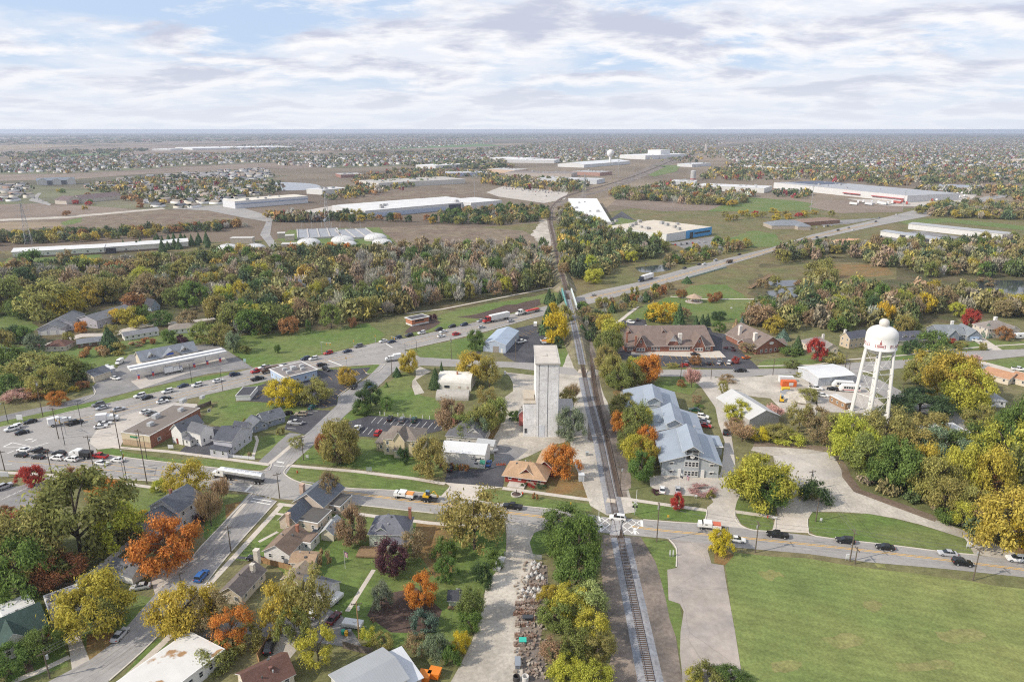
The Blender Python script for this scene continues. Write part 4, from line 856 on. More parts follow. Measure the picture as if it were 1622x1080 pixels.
def wing(mw,mr,x0,y0,w,d,e,rh,t,oh=.4,alt=0,th=.16,zb=-.1):
    x1,y1=x0+w,y0+d
    if t in('x','y'):
        L_,D_=(w,d) if t=='x' else (d,w)
        s=rh/(D_/2)
        sec=[(-oh,e-oh*s),(D_/2,e+rh),(D_+oh,e-oh*s),(D_+oh,e-oh*s-th),(D_/2,e+rh-th),(-oh,e-oh*s-th)]
        ws=[(0,zb),(D_,zb),(D_,e-th+.04),(D_/2,e+rh-th+.04),(0,e-th+.04)]
        P=(lambda a,l,z:(x0+l,y0+a,z)) if t=='x' else (lambda a,l,z:(x0+a,y0+l,z))
        vs=[P(a,-oh,z) for a,z in sec]+[P(a,L_+oh,z) for a,z in sec]
        rv=(t=='y')
        def fl(f): return tuple(f)
        fs=[(0,1,7,6),(1,2,8,7)]; fz=[(2,3,9,8),(3,4,10,9),(4,5,11,10),(5,0,6,11),(0,5,4,1),(1,4,3,2),(6,7,10,11),(7,8,9,10)]
        mr.add(vs,fs,2 if alt else 0); o=len(mr.v)-12
        for f in fz: mr.f.append([i+o for i in f]); mr.m.append(1)
        vw=[P(a,0,z) for a,z in ws]+[P(a,L_,z) for a,z in ws]
        mw.add(vw,[(0,1,2,3,4),(5,9,8,7,6),(1,6,7,2),(0,4,9,5),(0,5,6,1)])
    elif t=='hip':
        k=min(w,d)/2; s=rh/k
        z0=e-oh*s
        if w>=d: rv=[(x0+k,y0+d/2,e+rh),(x1-k,y0+d/2,e+rh)]
        else: rv=[(x0+w/2,y0+k,e+rh),(x0+w/2,y1-k,e+rh)]
        c=[(x0-oh,y0-oh,z0),(x1+oh,y0-oh,z0),(x1+oh,y1+oh,z0),(x0-oh,y1+oh,z0)]
        cb=[(a,b,z-th) for a,b,z in c]
        vs=c+cb+rv
        if w>=d: fs=[(0,1,9,8),(1,2,9),(2,3,8,9),(3,0,8)]
        else: fs=[(0,1,8),(1,2,9,8),(2,3,9),(3,0,8,9)]
        mr.add(vs,fs,2 if alt else 0); o=len(mr.v)-10
        for f in [(0,4,5,1),(1,5,6,2),(2,6,7,3),(3,7,4,0),(7,6,5,4)]: mr.f.append([i+o for i in f]); mr.m.append(1)
        mw.box(x0,y0,zb,x1,y1,e-oh*s-th+.02)
    elif t=='flat':
        mw.box(x0,y0,zb,x1,y1,e)
        mr.box(x0-oh*.4,y0-oh*.4,e,x1+oh*.4,y1+oh*.4,e+.22,1); mr.box(x0+.1,y0+.1,e+.1,x1-.1,y1-.1,e+.232+rh,2 if alt else 0)
    elif t=='shed':
        mw.add([(x0,y0,zb),(x1,y0,zb),(x1,y1,zb),(x0,y1,zb),(x0,y0,e),(x1,y0,e),(x1,y1,e+rh),(x0,y1,e+rh)],[(0,3,2,1),(4,5,6,7),(0,1,5,4),(1,2,6,5),(2,3,7,6),(3,0,4,7)])
        mr.add([(x0-oh,y0-oh,e-.02),(x1+oh,y0-oh,e-.02),(x1+oh,y1+oh,e+rh+.06),(x0-oh,y1+oh,e+rh+.06)]+[(x0-oh,y0-oh,e+.14),(x1+oh,y0-oh,e+.14),(x1+oh,y1+oh,e+rh+.22),(x0-oh,y1+oh,e+rh+.22)],[(0,3,2,1),(4,5,6,7),(0,1,5,4),(1,2,6,5),(2,3,7,6),(3,0,4,7)],2 if alt else 0)
    elif t=='arc':
        n=14; v1=[];v2=[]
        for i in range(n+1):
            a=math.pi*i/n; yy=y0+d/2-d/2*math.cos(a)*1.0; zz=e+rh*math.sin(a)**.8
            v1.append((x0,yy,zz)); v2.append((x1,yy,zz))
        mw.add([(p[0]+.05,p[1],p[2]-.1) for p in v1]+[(x0+.05,y1,zb),(x0+.05,y0,zb)],[tuple(range(n+3))[::-1]])
        mw.add([(p[0]-.05,p[1],p[2]-.1) for p in v2]+[(x1-.05,y1,zb),(x1-.05,y0,zb)],[tuple(range(n+3))])
        v1=[(x0,y0,zb)]+v1+[(x0,y1,zb)]; v2=[(x1,y0,zb)]+v2+[(x1,y1,zb)]
        k=len(v1); mr.add(v1+v2,[(i,i+k,i+k+1,i+1) for i in range(k-1)],0)
# window and door prototypes: unit size, outside face towards -y
def ringmesh():
    b=MB(); t=.11
    b.box(0,-.06,0,1,.02,t); b.box(0,-.06,1-t,1,.02,1); b.box(0,-.06,t,t,.02,1-t); b.box(1-t,-.06,t,1,.02,1-t); b.box(t,-.045,.47,1-t,.02,.53)
    return b.mesh('window',TRIM)
def panemesh():
    b=MB(); b.box(.10,-.03,.10,.90,.01,.90); return b.mesh('pane',GLASS)
RING=ringmesh(); PANE=panemesh()
def winat(root,x,y,z,w,h,side):
    rz={'f':0,'r':R(90),'l':R(-90),'b':R(180)}[side]
    c,s=math.cos(rz),math.sin(rz)
    o=link('window',RING,root,Matrix.Translation((x-c*w/2,y-s*w/2,z))@Matrix.Rotation(rz,4,'Z')@Matrix.Diagonal((w,1,h,1)))
    link('pane',PANE,o); return o
BMAT={}
def Hs(label,p1,p2,d,e,rh,t,wall,roof,wings=(),win=1,ch=(),name='house',cat='house',rm=None,wm=None,oh=.4,doors=(),ww=1.0,wh=1.2,alt=RW,group=None,extra=None,base=None,sp=2.7,boxes=()):
    a=G(*p1); b=G(*p2); v=b-a; w=v.length; rz=math.atan2(v.y,v.x); nx,ny=-v.y/w,v.x/w
    if isinstance(d,tuple):
        q=G(*d)-a; d=abs(q.x*nx+q.y*ny)
    rm=rm or SHI; wm=wm or SID
    o=thing(name,label,cat,(a.x,a.y,0),rz,group)
    mw,mr=MB(),MB(); allw=[(0,0,w,d,e,rh,t)]+[tuple((w*float(q[1:]) if isinstance(q,str) and q[0]=='%' else q) for q in g) for g in wings]
    for g in allw: wing(mw,mr,*g[:7],oh=oh,alt=(len(g)>7 and g[7]))
    altm=BMAT.setdefault(alt,mat('roofing',alt,.85,.08,.3))
    mw.build('wall',wm,o,color=wall)
    ro=mr.build('roof',[rm,TRIM,altm],o,color=roof)
    for cxy in ch:
        x,y,s,z1,col=cxy; m_=MB(); m_.box(x-s/2,y-s/2,e*.6,x+s/2,y+s/2,z1); m_.box(x-s/2-.08,y-s/2-.08,z1,x+s/2+.08,y+s/2+.08,z1+.15)
        m_.build('chimney',BRK,ro,color=col)
    if rm is SHI and a.length<330 and t!='flat':
        for q in range(3):
            vx,vy=rnd.uniform(.2,.8)*w,rnd.uniform(.2,.8)*d; k=(1-abs(vy-d/2)/(d/2)) if t=='x' else (1-abs(vx-w/2)/(w/2)) if t=='y' else min(1,min(vx,w-vx,vy,d-vy)/(min(w,d)/2))
            m_=MB(); s_=.12 if q else .28; zz=e+rh*k; m_.box(vx-s_,vy-s_,zz-.2,vx+s_,vy+s_,zz+(.5 if q else .3)); m_.build('vent',STEEL,ro,color=(.10,.10,.10) if q!=1 else (.45,.45,.45))
    if win:
        for gi,g in enumerate(allw):
            x0,y0,gw,gd,ge=g[:5]
            if ge>20 or (win==1 and gi>3): continue
            fl=max(1,int((ge+.4)/2.6))
            for side,ln in (('f',gw),('l',gd),('r',gd)):
                n=int(ln/sp) or (1 if ln>1.8 else 0)
                for k in range(min(n,7)):
                    q=(k+.5)/min(n,7)*ln
                    X,Y={'f':(x0+q,y0),'l':(x0,y0+q),'r':(x0+gw,y0+q)}[side]
                    if any((h is not g) and h[0]-.5<X<h[0]+h[2]+.5 and h[1]-.5<Y<h[1]+h[3]+.5 for h in allw): continue
                    for f in range(fl):
                        z=1.0+f*2.75
                        if z+wh>ge-.15: continue
                        if any(dd[0]==side and gi==0 and abs(dd[1]-q)<dd[2]/2+ww/2+.1 and f==0 for dd in doors): continue
                        winat(o,X,Y,z,ww,wh,side)
    for side,q,dw,dh,col in doors:
        m_=MB()
        if side=='f': m_.box(q-dw/2,-.05,.02,q+dw/2,.03,dh)
        elif side=='r': m_.box(w-.03,q-dw/2,.02,w+.05,q+dw/2,dh)
        else: m_.box(-.05,q-dw/2,.02,.03,q+dw/2,dh)
        m_.build('garage_door' if dw>2 else 'door',STEEL,o,color=col)
    if base:
        m_=MB(); m_.box(-.06,-.06,-.1,w+.06,d+.06,base[0]); m_.build('base_course',CONC,o,color=base[1])
    for nm,(x0,y0,z0,x1,y1,z1),mm,col in boxes:
        m_=MB(); X0,X1=[(w*float(q[1:]) if isinstance(q,str) else q) for q in (x0,x1)]; Y0,Y1=[(d*float(q[1:]) if isinstance(q,str) else q) for q in (y0,y1)]
        m_.box(X0,Y0,z0,X1,Y1,z1); m_.build(nm,mm,o,color=col)
    o['_w']=w; o['_d']=d
    return o
def hvac(root,spots,z,col=(.45,.46,.47)):
    for x,y,s in spots:
        m_=MB(); m_.box(x,y,z,x+s,y+s*.7,z+s*.55); m_.cyl((x+s*.5,y+s*.35,z+s*.55),(x+s*.5,y+s*.35,z+s*.62),s*.25,n=10)
        m_.build('rooftop_unit',STEEL,root,color=col)
# ---------- foreground houses ----------
Hs('white cottage with dark green roof at lower left corner',(-42,1060),(78,1006),9,3,3.2,'x',W_,RGN,[('%.32',-2.2,6,6,3,2.8,'y'),('%.55',9,6,5,3.3,.1,'flat',1)],doors=[('f',13,1,2.1,(.3,.04,.03))])
Hs('white flat garage with peeling patchy white roof behind golden tree',(81,983),(133,963),6.5,2.7,0,'flat',W_,RW,rm=PATCH,name='garage',cat='garage',win=2)
Hs('grey-roofed white garage on drive beside orange maple',(211,926),(237,908),8,2.4,1.8,'y',W_,RG,name='garage',cat='garage',win=0,doors=[('f',2.2,2.4,2.1,W_)])
Hs('long white-roofed building with rust stains at bottom left',(245,1138),(358,1049),(311,1014),3.2,0,'flat',W_,RW,rm=RUSTY,name='building',cat='building',win=2,sp=1.6,wh=1.5)
Hs('house with dark red-brown gable roof at bottom edge',(398,1118),(467,1083),7,2.8,2.3,'x',CREAM,RDR,ch=[(5,2.2,.5,4.6,(.2,.1,.08))])
b_=Hs('big weathered grey metal-roofed warehouse at bottom edge',(563,1146),(646,1099),(604,1053),4,1.2,'x',(.5,.5,.48),(.33,.345,.36),rm=MET,name='warehouse',cat='warehouse',win=0)
Hs('narrow outbuilding with striped corrugated roof beside grey warehouse',(648,1099),(668,1089),9,2.5,.4,'shed',(.42,.36,.36),(.55,.57,.60),rm=MET,name='outbuilding',cat='outbuilding',win=0)
Hs('small pale green garden shed with dark roof beside orange maple',(711,960),(732,961),3,2.1,1.3,'x',PGRN,RD,name='shed',cat='shed',ww=.9,wh=1.0,boxes=[('deck',('%-.05',-1,.02,'%1.05',-.02,.18),WOOD,W_)])
Hs('white bungalow with brown gable roof and side porch',(419.5,886),(459,892.5),(484,858),2.9,2.1,'y',W_,(.20,.145,.11),[('%1',6,2.6,4.5,2.4,.3,'flat')],ch=[(5,8,.7,5.9,(.33,.15,.1))],alt=RB)
Hs('tan-roofed white garage attached by drive beside the white bungalow',(461,902),(497,904),4.6,2.4,.9,'x',W_,(.33,.23,.15),name='garage',cat='garage',win=0,doors=[('r',2.3,2.0,2.0,W_)])
Hs('grey-roofed tan corner house with two chimneys and flat addition',(444,837),(470,842),8,3.3,2.5,'y',(.52,.44,.37),(.12,.135,.16),[(-.7,8,9.5,11,4.1,3.2,'y'),('%1',1.2,6,7,2.9,.12,'flat',1),(8.9,11,3.4,6.5,2.6,.25,'flat',1)],ch=[(3.4,-.45,1,5.6,(.5,.36,.28)),(-1.1,13,1.2,6.6,(.5,.36,.28))],alt=(.10,.095,.09))
Hs('light grey-roofed cream garage between rust tree and corner house',(509,855),(528,857),(546,836),2.4,1.5,'y',CREAM,(.36,.37,.38),name='garage',cat='garage',win=0,doors=[('f',2.3,2.6,2.1,CREAM)])
h_=Hs('pale green two-storey house with grey hipped roof and front deck',(586,868),(645,870),(661,842),4.7,3,'hip',PGRN,(.15,.155,.18),[('%.2',.6,2.4,4,5.3,.9,'y'),('%.5',-1.5,5,3,3,.9,'hip')],ch=[(9.5,7,.7,8,(.33,.15,.1))],boxes=[('deck',(-2.5,-4.5,.3,'%.5',-.03,.7),WOOD,W_)])
Hs('large white two-storey house with dark roofs behind orange maple',(243,867),(320,812),8.5,4.6,2.2,'x',(.60,.60,.64),(.12,.13,.15),[('%.5',-.9,'%.5',9.8,5.8,2.8,'x'),('%.1',8.5,6,5,3,1.4,'y')],ch=[(13,5,.6,9.2,(.3,.14,.1))])
Hs('cream ranch house with long brown gable roof and white chimneys',(350,953),(384,958.5),(420,917),2.8,1.9,'y',(.56,.50,.40),(.16,.135,.125),ch=[(1.6,13,1.2,5.6,(.6,.55,.48)),(4,7.5,.9,5.6,(.6,.55,.48))])
Hs('white garage building with dark grey roof beside parked camper',(476,945),(517,957.5),(538,936),2.8,1.5,'x',W_,(.10,.105,.12),name='garage',cat='garage',doors=[('f',3,2.8,2.2,W_)])
Hs('tiny cream garage with tan roof behind the olive tree',(448,928),(474,934),6,2.3,1.3,'y',CREAM,(.30,.24,.18),name='garage',cat='garage',win=0,doors=[('f',2.6,2.4,2,(.35,.2,.13))])
# ---------- left of the side street ----------
Hs('white victorian house with black shutters and cross gables',(274,700.5),(290,705),9,5.3,2.4,'y',W_,RG,[('%1',2.2,6.6,5.5,5.0,2.1,'x'),('%1.1',.2,3.0,2.0,2.8,.6,'hip')],ww=.9,wh=1.5,doors=[('f',2.5,1,2.1,(.2,.05,.04))])
Hs('lavender-grey two-storey house with porch beside dark lot',(369,720.5),(399.5,697.5),6.8,5.2,2.4,'y',LAV,(.085,.09,.11),[(-2.6,.2,2.6,6.4,2.7,.4,'shed'),('%1',2,3.5,5,4.6,1.6,'y')],ww=.9,wh=1.5)
Hs('low grey-blue office cottage with white gable trim',(420,678),(452,668.5),7,2.8,2.2,'x',(.26,.29,.35),(.13,.14,.16),[(-5,-1.2,5.6,6.5,2.6,1.8,'y')])
s_=Hs('long brick store with flat brown roof and rooftop units',(240,710),(319,664.5),(194.5,704.5),4.6,0,'flat',BRICK,(.20,.17,.15),rm=MEM,wm=BRK,name='store',cat='store',win=0,sp=4,oh=.3)
L0=s_['_w'];D0=s_['_d']
m_=MB(); m_.box(-.10,-.1,2.3,.0,D0+.1,4.7); m_.build('fascia_panel',SID,s_,color=(.58,.5,.36)); m_=MB(); m_.box(-.06,0,-.1,.0,D0,2.3); m_.build('tan_brick_front',BRK,s_,color=TBR)
m_=MB(); m_.box(-.16,D0*.42,3.2,-.10,D0*.42+3.2,3.9); m_.build('sign_board',STEEL,s_,color=(.05,.22,.10))
for x,y,s in [(6,5,2.2),(12,8,2.6),(20,4,2),(27,9,2.4),(33,5,1.8)]: hvac(s_,[(x,y,s)],4.8)
for x in (4,12,22,30): winat(s_,x,0,1.2,1.6,1.3,'f')
f_=Hs('fast food restaurant with pale blue walls and cluttered flat roof',(453,611),(503,598),(439,595),3.7,0,'flat',(.42,.52,.68),(.22,.20,.19),rm=MEM,name='restaurant',cat='restaurant',win=1,oh=1.2,sp=3)
for x,y,s in [(2.5,3,2.0),(6,6,2.4),(9,3,1.8),(10.5,7,2.0),(7,9,1.6),(3,8,1.8)]: hvac(f_,[(x,y,s)],3.95)
Hs('white walled rubbish enclosure on the restaurant lot',(374,634.5),(397,634),(399,620),2,0,'flat',(.62,.62,.64),(.06,.06,.07),rm=MEM,name='enclosure',cat='enclosure',win=0)
g_=Hs('cream petrol station shop with grey roof and dormers',(226,583),(313,565.5),11,3.6,3.2,'x',CREAM,(.20,.22,.25),[('%.14',1.2,2.6,4,5.0,1.1,'y'),('%.40',-.4,7,5.8,4.2,2,'y'),('%.74',1.2,2.6,4,5.0,1.1,'y')],win=0,name='shop',cat='shop',oh=.6)
m_=MB(); w0=g_['_w']
m_.box(w0*.30,-.12,.3,w0*.39,-.02,2.6); m_.box(w0*.63,-.12,.3,w0*.8,-.02,2.6); m_.box(w0*.41,-.55,.3,w0*.60,-.42,2.5); m_.build('storefront_glass',GLASS,g_)
m_=MB(); m_.box(w0*.44,-.60,4.0,w0*.57,-.44,4.9); m_.build('blue_sign',STEEL,g_,color=(.05,.12,.5))
for x in (.17,.77): winat(g_,w0*x+.9,1.2,4.2,1.1,1.0,'f')
Hs('small cream car wash bay with flat grey roof',(150,603),(184,593.5),6,3.1,0,'flat',(.45,.45,.47),(.6,.6,.6),rm=MEM,name='car_wash',cat='car wash',win=0,doors=[('f',4,2.6,2.4,(.08,.08,.09))],boxes=[('blue_sign',('%.5',-.12,1.9,'%.85',-.02,2.6),STEEL,(.1,.25,.6))])
Hs('cream workshop with dark gable roof beside the car wash',(128,601),(150,606),8,3.1,1.6,'y',CREAM,(.10,.11,.13),name='workshop',cat='workshop',win=0,doors=[('f',3,3,2.5,(.05,.05,.06))])
# canopy over the pumps
def canopy():
    a=G(207,601,0); b=G(357,570,0); v=b-a; L_=v.length; rz=math.atan2(v.y,v.x)
    o=thing('pump_canopy','long white and grey flat canopy over the petrol pumps','canopy',(a.x,a.y,0),rz)
    m=MB(); m.box(0,-3.6,4.6,L_,3.6,5.3); m.build('fascia',STEEL,o,color=(.62,.62,.62))
    m=MB(); m.box(.2,-3.4,5.3,L_-.2,3.4,5.36); m.build('roof',MEM,o,color=(.70,.70,.70))
    m=MB(); m.box(.1,-1.3,5.37,L_-.1,-.2,5.75); m.build('duct',STEEL,o,color=(.35,.37,.40))
    n=7
    for i in range(n):
        x=L_*(i+.5)/n; m=MB(); m.cyl((x,0,0),(x,0,4.62),.17,n=8); m.build('post',STEEL,o,color=(.7,.7,.7))
    for i in range(n):
        x=L_*(i+.5)/n
        p=o.matrix_basis@Vector((x,1.2,0)) if False else Vector((a.x+math.cos(rz)*x+math.sin(rz)*1.9,a.y+math.sin(rz)*x-math.cos(rz)*1.9,0))
        q=thing('petrol_pump',None,'petrol pump',p,rz,'petrol pumps under the canopy')
        m=MB(); m.box(-.9,-.5,0,.9,.5,.18); m.build('island',CONC,q,color=(.5,.5,.5)); m=MB(); m.box(-.42,-.28,.18,.42,.28,1.7); m.build('body',STEEL,q,color=(.55,.08,.07)); m=MB(); m.box(-.44,-.30,1.7,.44,.30,2.05); m.build('top_panel',STEEL,q,color=(.1,.15,.45))
        auto(q,'red and blue petrol pump','on the station forecourt')
canopy()
# ---------- houses at left middle ----------
Hs('grey condominium duplex with three white garage doors',(61,531.5),(98,530),(109,508),3.8,2.6,'y',(.50,.49,.52),(.17,.175,.185),[(3,8,11,14,4.6,2.6,'y')],win=1,doors=[('f',3,3,2.3,W_),('f',7.5,3,2.3,W_),('f',12,3,2.3,W_)])
Hs('grey condominium block with long speckled dark roof',(122,517),(155,520.5),(171,497),4.6,2.2,'y',(.44,.42,.46),(.15,.155,.17))
Hs('cream ranch house with brown hipped roof and dark red van',(71,557),(105,556),9,2.7,2.1,'hip',(.55,.49,.42),RDR)
Hs('low dark brick ranch house with wide asphalt drive',(124,552),(163,547),8,2.6,1.3,'x',(.17,.10,.08),(.17,.18,.20))
Hs('long low white ranch house with grey roof behind shrubs',(198,540),(252,531),7,2.7,1.3,'x',W_,(.19,.195,.21))
Hs('white ranch house with taupe hipped roof beyond the hedge',(267,530),(312,526),9,2.8,1.7,'hip',W_,(.24,.21,.18))
Hs('steep blue-grey A-roofed house by the riverside',(240,493),(254,490),8,2.6,4.2,'y',(.30,.36,.44),RD)
Hs('brown-roofed house tucked behind golden tree by river',(194,488),(211,490),8,3,3,'y',(.25,.15,.13),(.10,.06,.055))
Hs('small blue-roofed shed with white ramp at left edge',(27,539),(45,537.5),6,2.7,1.2,'x',(.35,.42,.5),(.08,.09,.12),name='shed',cat='shed')
Hs('grey hip-roofed house cut by left frame edge',(-14,570),(12,568),8,2.8,2,'hip',(.5,.5,.5),(.25,.26,.29))
Hs('dark brick house with brown hip roof in the wood',(335,482),(363,478),9,3.4,2,'hip',(.18,.09,.07),RB)
Hs('white cottage with tan hipped roof behind the wood',(424,472),(445,471),9,3,2.2,'hip',W_,(.36,.24,.17))
Hs('long brown-roofed ranch house at the wood edge',(498,487),(542,482),9,3.2,2,'x',(.30,.25,.22),(.24,.19,.165))
Hs('grey-roofed white house with front gable beyond the wood',(468,457),(524,454),9,3,2.4,'x',(.55,.57,.6),(.17,.185,.21),[('%.35',-5,7,6,2.8,2,'y')])
# ---------- centre ----------
Hs('cream victorian house with brown roof and central gable',(608,719),(662,724),10,6.2,2.4,'hip',(.62,.53,.36),(.20,.17,.145),[('%.33',-.7,3.8,6,6.3,2.8,'y'),(-3.4,2,3.4,7,3,.7,'shed'),('%.36',-1.9,2.8,1.3,3.1,.4,'hip')],ww=.95,wh=1.5)
k_=Hs('white gable garage with black script lettering on front wall',(700,736),(768,742),(781,724.5),5.0,1.9,'x',(.66,.65,.62),(.60,.61,.62),rm=MET,name='garage',cat='commercial garage',win=0,oh=.2,doors=[('f',13.8,1.1,2.1,(.55,.6,.58))])
winat(k_,11.6,0,1.2,1.7,.8,'f')
m_=MB(); m_.add([(12.9,-.9,2.2),(14.6,-.9,2.2),(14.6,-.04,3.1),(12.9,-.04,3.1),(12.9,-.9,2.0),(14.6,-.9,2.0),(12.9,-.04,2.0),(14.6,-.04,2.0)],[(0,1,2,3),(0,4,5,1),(0,3,6,4),(1,5,7,2)]); m_.build('green_awning',STEEL,k_,color=(.02,.18,.12))
# the script on its wall: one continuous brush stroke per word part
def stroke(root,pts,z0,x0,s,r=.07):
    m=MB(); P=spline([Vector((x0+a*s,-.05,z0+b*s)) for a,b in pts],6)
    for a,b in zip(P,P[1:]): m.cyl(a,b,r,n=5,caps=True)
    m.build('script_lettering',mat('black_paint',(.02,.02,.025),.6,0),root)
for st in ([(1.1,1.0),(.7,1.15),(.35,.9),(.6,.65),(.9,.45),(.6,.15),(.1,.1),(-.3,.2)],[(1.1,.5),(1.0,.2),(1.25,.15),(1.4,.5),(1.35,-.1),(1.0,-.6),(.8,-.4),(1.3,.0),(1.75,.45)],[(1.75,.45),(1.6,.15),(1.85,.15),(2.0,.5),(1.95,.15),(2.2,.5),(2.4,.55),(2.35,.2),(2.6,.2)],[(2.6,.2),(2.7,.9),(2.75,.3),(3.2,.35),(3.9,.45)],[(.4,1.55),(.55,1.5),(.7,1.52)]): stroke(k_,st,3.0,10.3,1.0)
Hs('grey-roofed annex behind the white garage',(756,716),(781,719),4,3.4,1,'x',(.6,.6,.58),(.4,.41,.42),rm=MET,name='annex',cat='annex',win=0)
Hs('dark hip-roofed house with dormers behind the white garage',(707,703),(766,708),11,3.6,3.6,'hip',(.5,.48,.45),(.13,.13,.14),[('%.6',1.4,3,5,5,1.3,'y')],ch=[(1.5,5,.8,7.6,(.3,.13,.09))])
Hs('red brick station house with tan hipped roof and dormer',(800,762.5),(862,770.5),8.5,3.0,2.6,'hip',(.30,.045,.038),(.40,.265,.165),[(8.3,7,5.8,12,3.0,2.4,'y'),('%.43',1.1,2.6,4,4.1,1.1,'y')],ww=1.0,wh=1.6,oh=.9,boxes=[('stone_wall',('%.55',-.14,0,'%1',-.03,1.2),BRK,(.33,.26,.21)),('ramp',('%.12',-3.2,.0,'%.55',-.16,.5),CONC,(.5,.45,.4))],group=None)
Hs('white barrel-roofed quonset hall with small brick flue',(693,617),(746,619.5),11,2.2,4.0,'arc',(.58,.55,.50),(.66,.64,.59),rm=CONC,name='quonset_hall',cat='hall',win=0,ch=[(8,3.5,.6,7,(.35,.16,.1))],boxes=[('window',(3,-.08,1,5.2,.06,2.1),GLASS,W_),('shutter',(9,-.08,1,9.9,.06,2),STEEL,(.5,.42,.36)),('shutter',(12.5,-.08,1,13.4,.06,2),STEEL,(.5,.42,.36))])
Hs('low grey quonset shed in front of the white hall',(690,634),(742,635),7.5,.3,2.6,'arc',(.40,.37,.33),(.40,.375,.34),rm=CONC,name='quonset_shed',cat='shed',win=0)
Hs('blue-grey metal workshop with gabled front and grey roof',(765.5,556.5),(801,559.5),(819,536),4.3,1.9,'y',(.42,.48,.58),(.36,.43,.53),rm=MET,name='workshop',cat='workshop',win=0,oh=.2,doors=[('f',6.5,3,3.2,(.3,.27,.25)),('f',9.5,1,2.1,(.7,.7,.7))])
Hs('small orange brick pump house with white flat roof edge',(653,517),(679,511.5),6.5,3.7,0,'flat',(.45,.19,.11),(.09,.09,.10),rm=MEM,wm=BRK,name='pump_house',cat='pump house',win=0,oh=1.6,base=(1.0,(.6,.58,.55)),boxes=[('window',(2,-.08,2.2,8,.05,3.0),GLASS,W_)])
# ---------- grain elevator ----------
WHC=mat('peeling_white_concrete',(.80,.795,.79),.9,.07,.35,(.70,.69,.68),.10,fine=(1.1,.12))
def streaks():
    nt=WHC.node_tree; N=nt.nodes; L=nt.links; b=N['Principled BSDF']; src=b.inputs['Base Color'].links[0].from_socket
    g=N.new('ShaderNodeNewGeometry'); mp=N.new('ShaderNodeMapping'); mp.inputs['Scale'].default_value=(1.1,1.1,.55); L.new(g.outputs['Position'],mp.inputs[0])
    n=N.new('ShaderNodeTexNoise'); n.inputs['Scale'].default_value=1.3; n.inputs['Detail'].default_value=6; n.inputs['Roughness'].default_value=.75; L.new(mp.outputs[0],n.inputs[0])
    r=N.new('ShaderNodeMapRange'); r.inputs[1].default_value=.54; r.inputs[2].default_value=.68; L.new(n.outputs['Fac'],r.inputs[0]); r.inputs[4].default_value=.62
    x=N.new('ShaderNodeMix'); x.data_type='RGBA'; L.new(r.outputs[0],x.inputs[0]); L.new(src,x.inputs[6]); x.inputs[7].default_value=(.33,.31,.285,1); L.new(x.outputs[2],b.inputs['Base Color'])
streaks(); rib(WHC,.42,2,.10,width=.12)
def elevator():
    a=G(848,692); b=G(884,693); w=(b-a).length
    o=thing('grain_elevator','tall blank white concrete grain elevator tower beside the railway','grain elevator',(a.x,a.y,0),0)
    h=HT(866,692,577); d=20
    m=MB()
    for i,(x0,x1,y) in enumerate(((0,w*.12,0),(w*.12,w*.155,.5),(w*.155,w*.50,-.12),(w*.50,w*.535,.5),(w*.535,w*.97,-.06),(w*.97,w,.1))):
        m.box(x0,y,0,x1,d,h)
    m.build('shaft',WHC,o)
    m=MB(); m.box(-.3,-.5,h,w+.3,d+.3,h+.55); m.build('roof_slab',CONC,o,color=(.46,.435,.40))
    m=MB(); m.box(.3,.2,h+.56,w-.3,d-.4,h+.62); m.box(w*.3,d*.35,h+.6,w*.5,d*.5,h+.85); m.build('roof_hatch',CONC,o,color=(.52,.48,.43))
    m=MB(); m.box(w*.14,-.2,.02,w*.40,.05,4.6); m.build('door',STEEL,o,color=(.62,.64,.68))
    # lower annexes
    m=MB(); xa=G(829,692).x-a.x; ha=HT(838,692,640); m.box(xa,.3,0,-.02,13,ha); an=m.build('annex',WHC,o)
    m=MB(); m.box(xa-.1,.2,ha,-.02,13.1,ha+.3); m.box(xa+.4,3,ha+.3,-.5,8,ha+.9); m.build('roof',CONC,an,color=(.42,.37,.30))
    m=MB(); m.box(xa+.4,.2,1.5,xa+1.2,.35,3.2); m.build('window',GLASS,an)
    m=MB(); m.box(w+.02,.15,0,w+5.6,11,10); g=m.build('side_annex',CONC,o,color=(.36,.36,.37))
    m=MB(); m.box(w+.02,.05,10,w+5.7,11.1,10.25); m.build('roof',CONC,g,color=(.36,.35,.34))
elevator()
Hs('red wooden shed behind the white elevator annex',(822,674),(832,674.5),7,5,1.2,'y',(.40,.13,.12),(.3,.28,.26),name='shed',cat='shed',win=0)
# ---------- long metal-roofed library ----------
lb=Hs('long grey library with blue metal roofs and clock gable',(1047,752.2),(1137,757.2),20,5.2,3.0,'y',(.40,.43,.45),RM,
  [(-3.4,22.6,19,18,4.4,2.7,'y'),(-9,43.4,19,20,4.0,2.7,'y'),(0,19.9,14,2.8,3.9,.1,'flat'),(-3,40.5,13,3,3.6,.1,'flat'),('%.39',-.35,4.6,16,9.6,1.5,'y'),(3.6,22,4.8,14,8.8,1.4,'y'),(-1.6,42.8,4.8,13,8.4,1.4,'y'),(17.6,16,3.8,8,3.2,.4,'flat')],rm=MET,name='library',cat='library',win=0,oh=.9,alt=RM)
w0=lb['_w']; xc=w0*.39+2.3
m=MB(); m.box(xc-1.9,-.45,6.2,xc+1.9,-.36,9.4); m.build('gable_glazing',GLASS,lb)
m=MB()
for i in range(3): m.box(xc-1.9+i*1.9-.05,-.50,6.2,xc-1.9+i*1.9+.05,-.45,9.4)
m.box(xc-1.9,-.5,8.3,xc+1.9,-.45,8.4); m.build('glazing_bar',TRIM,lb)
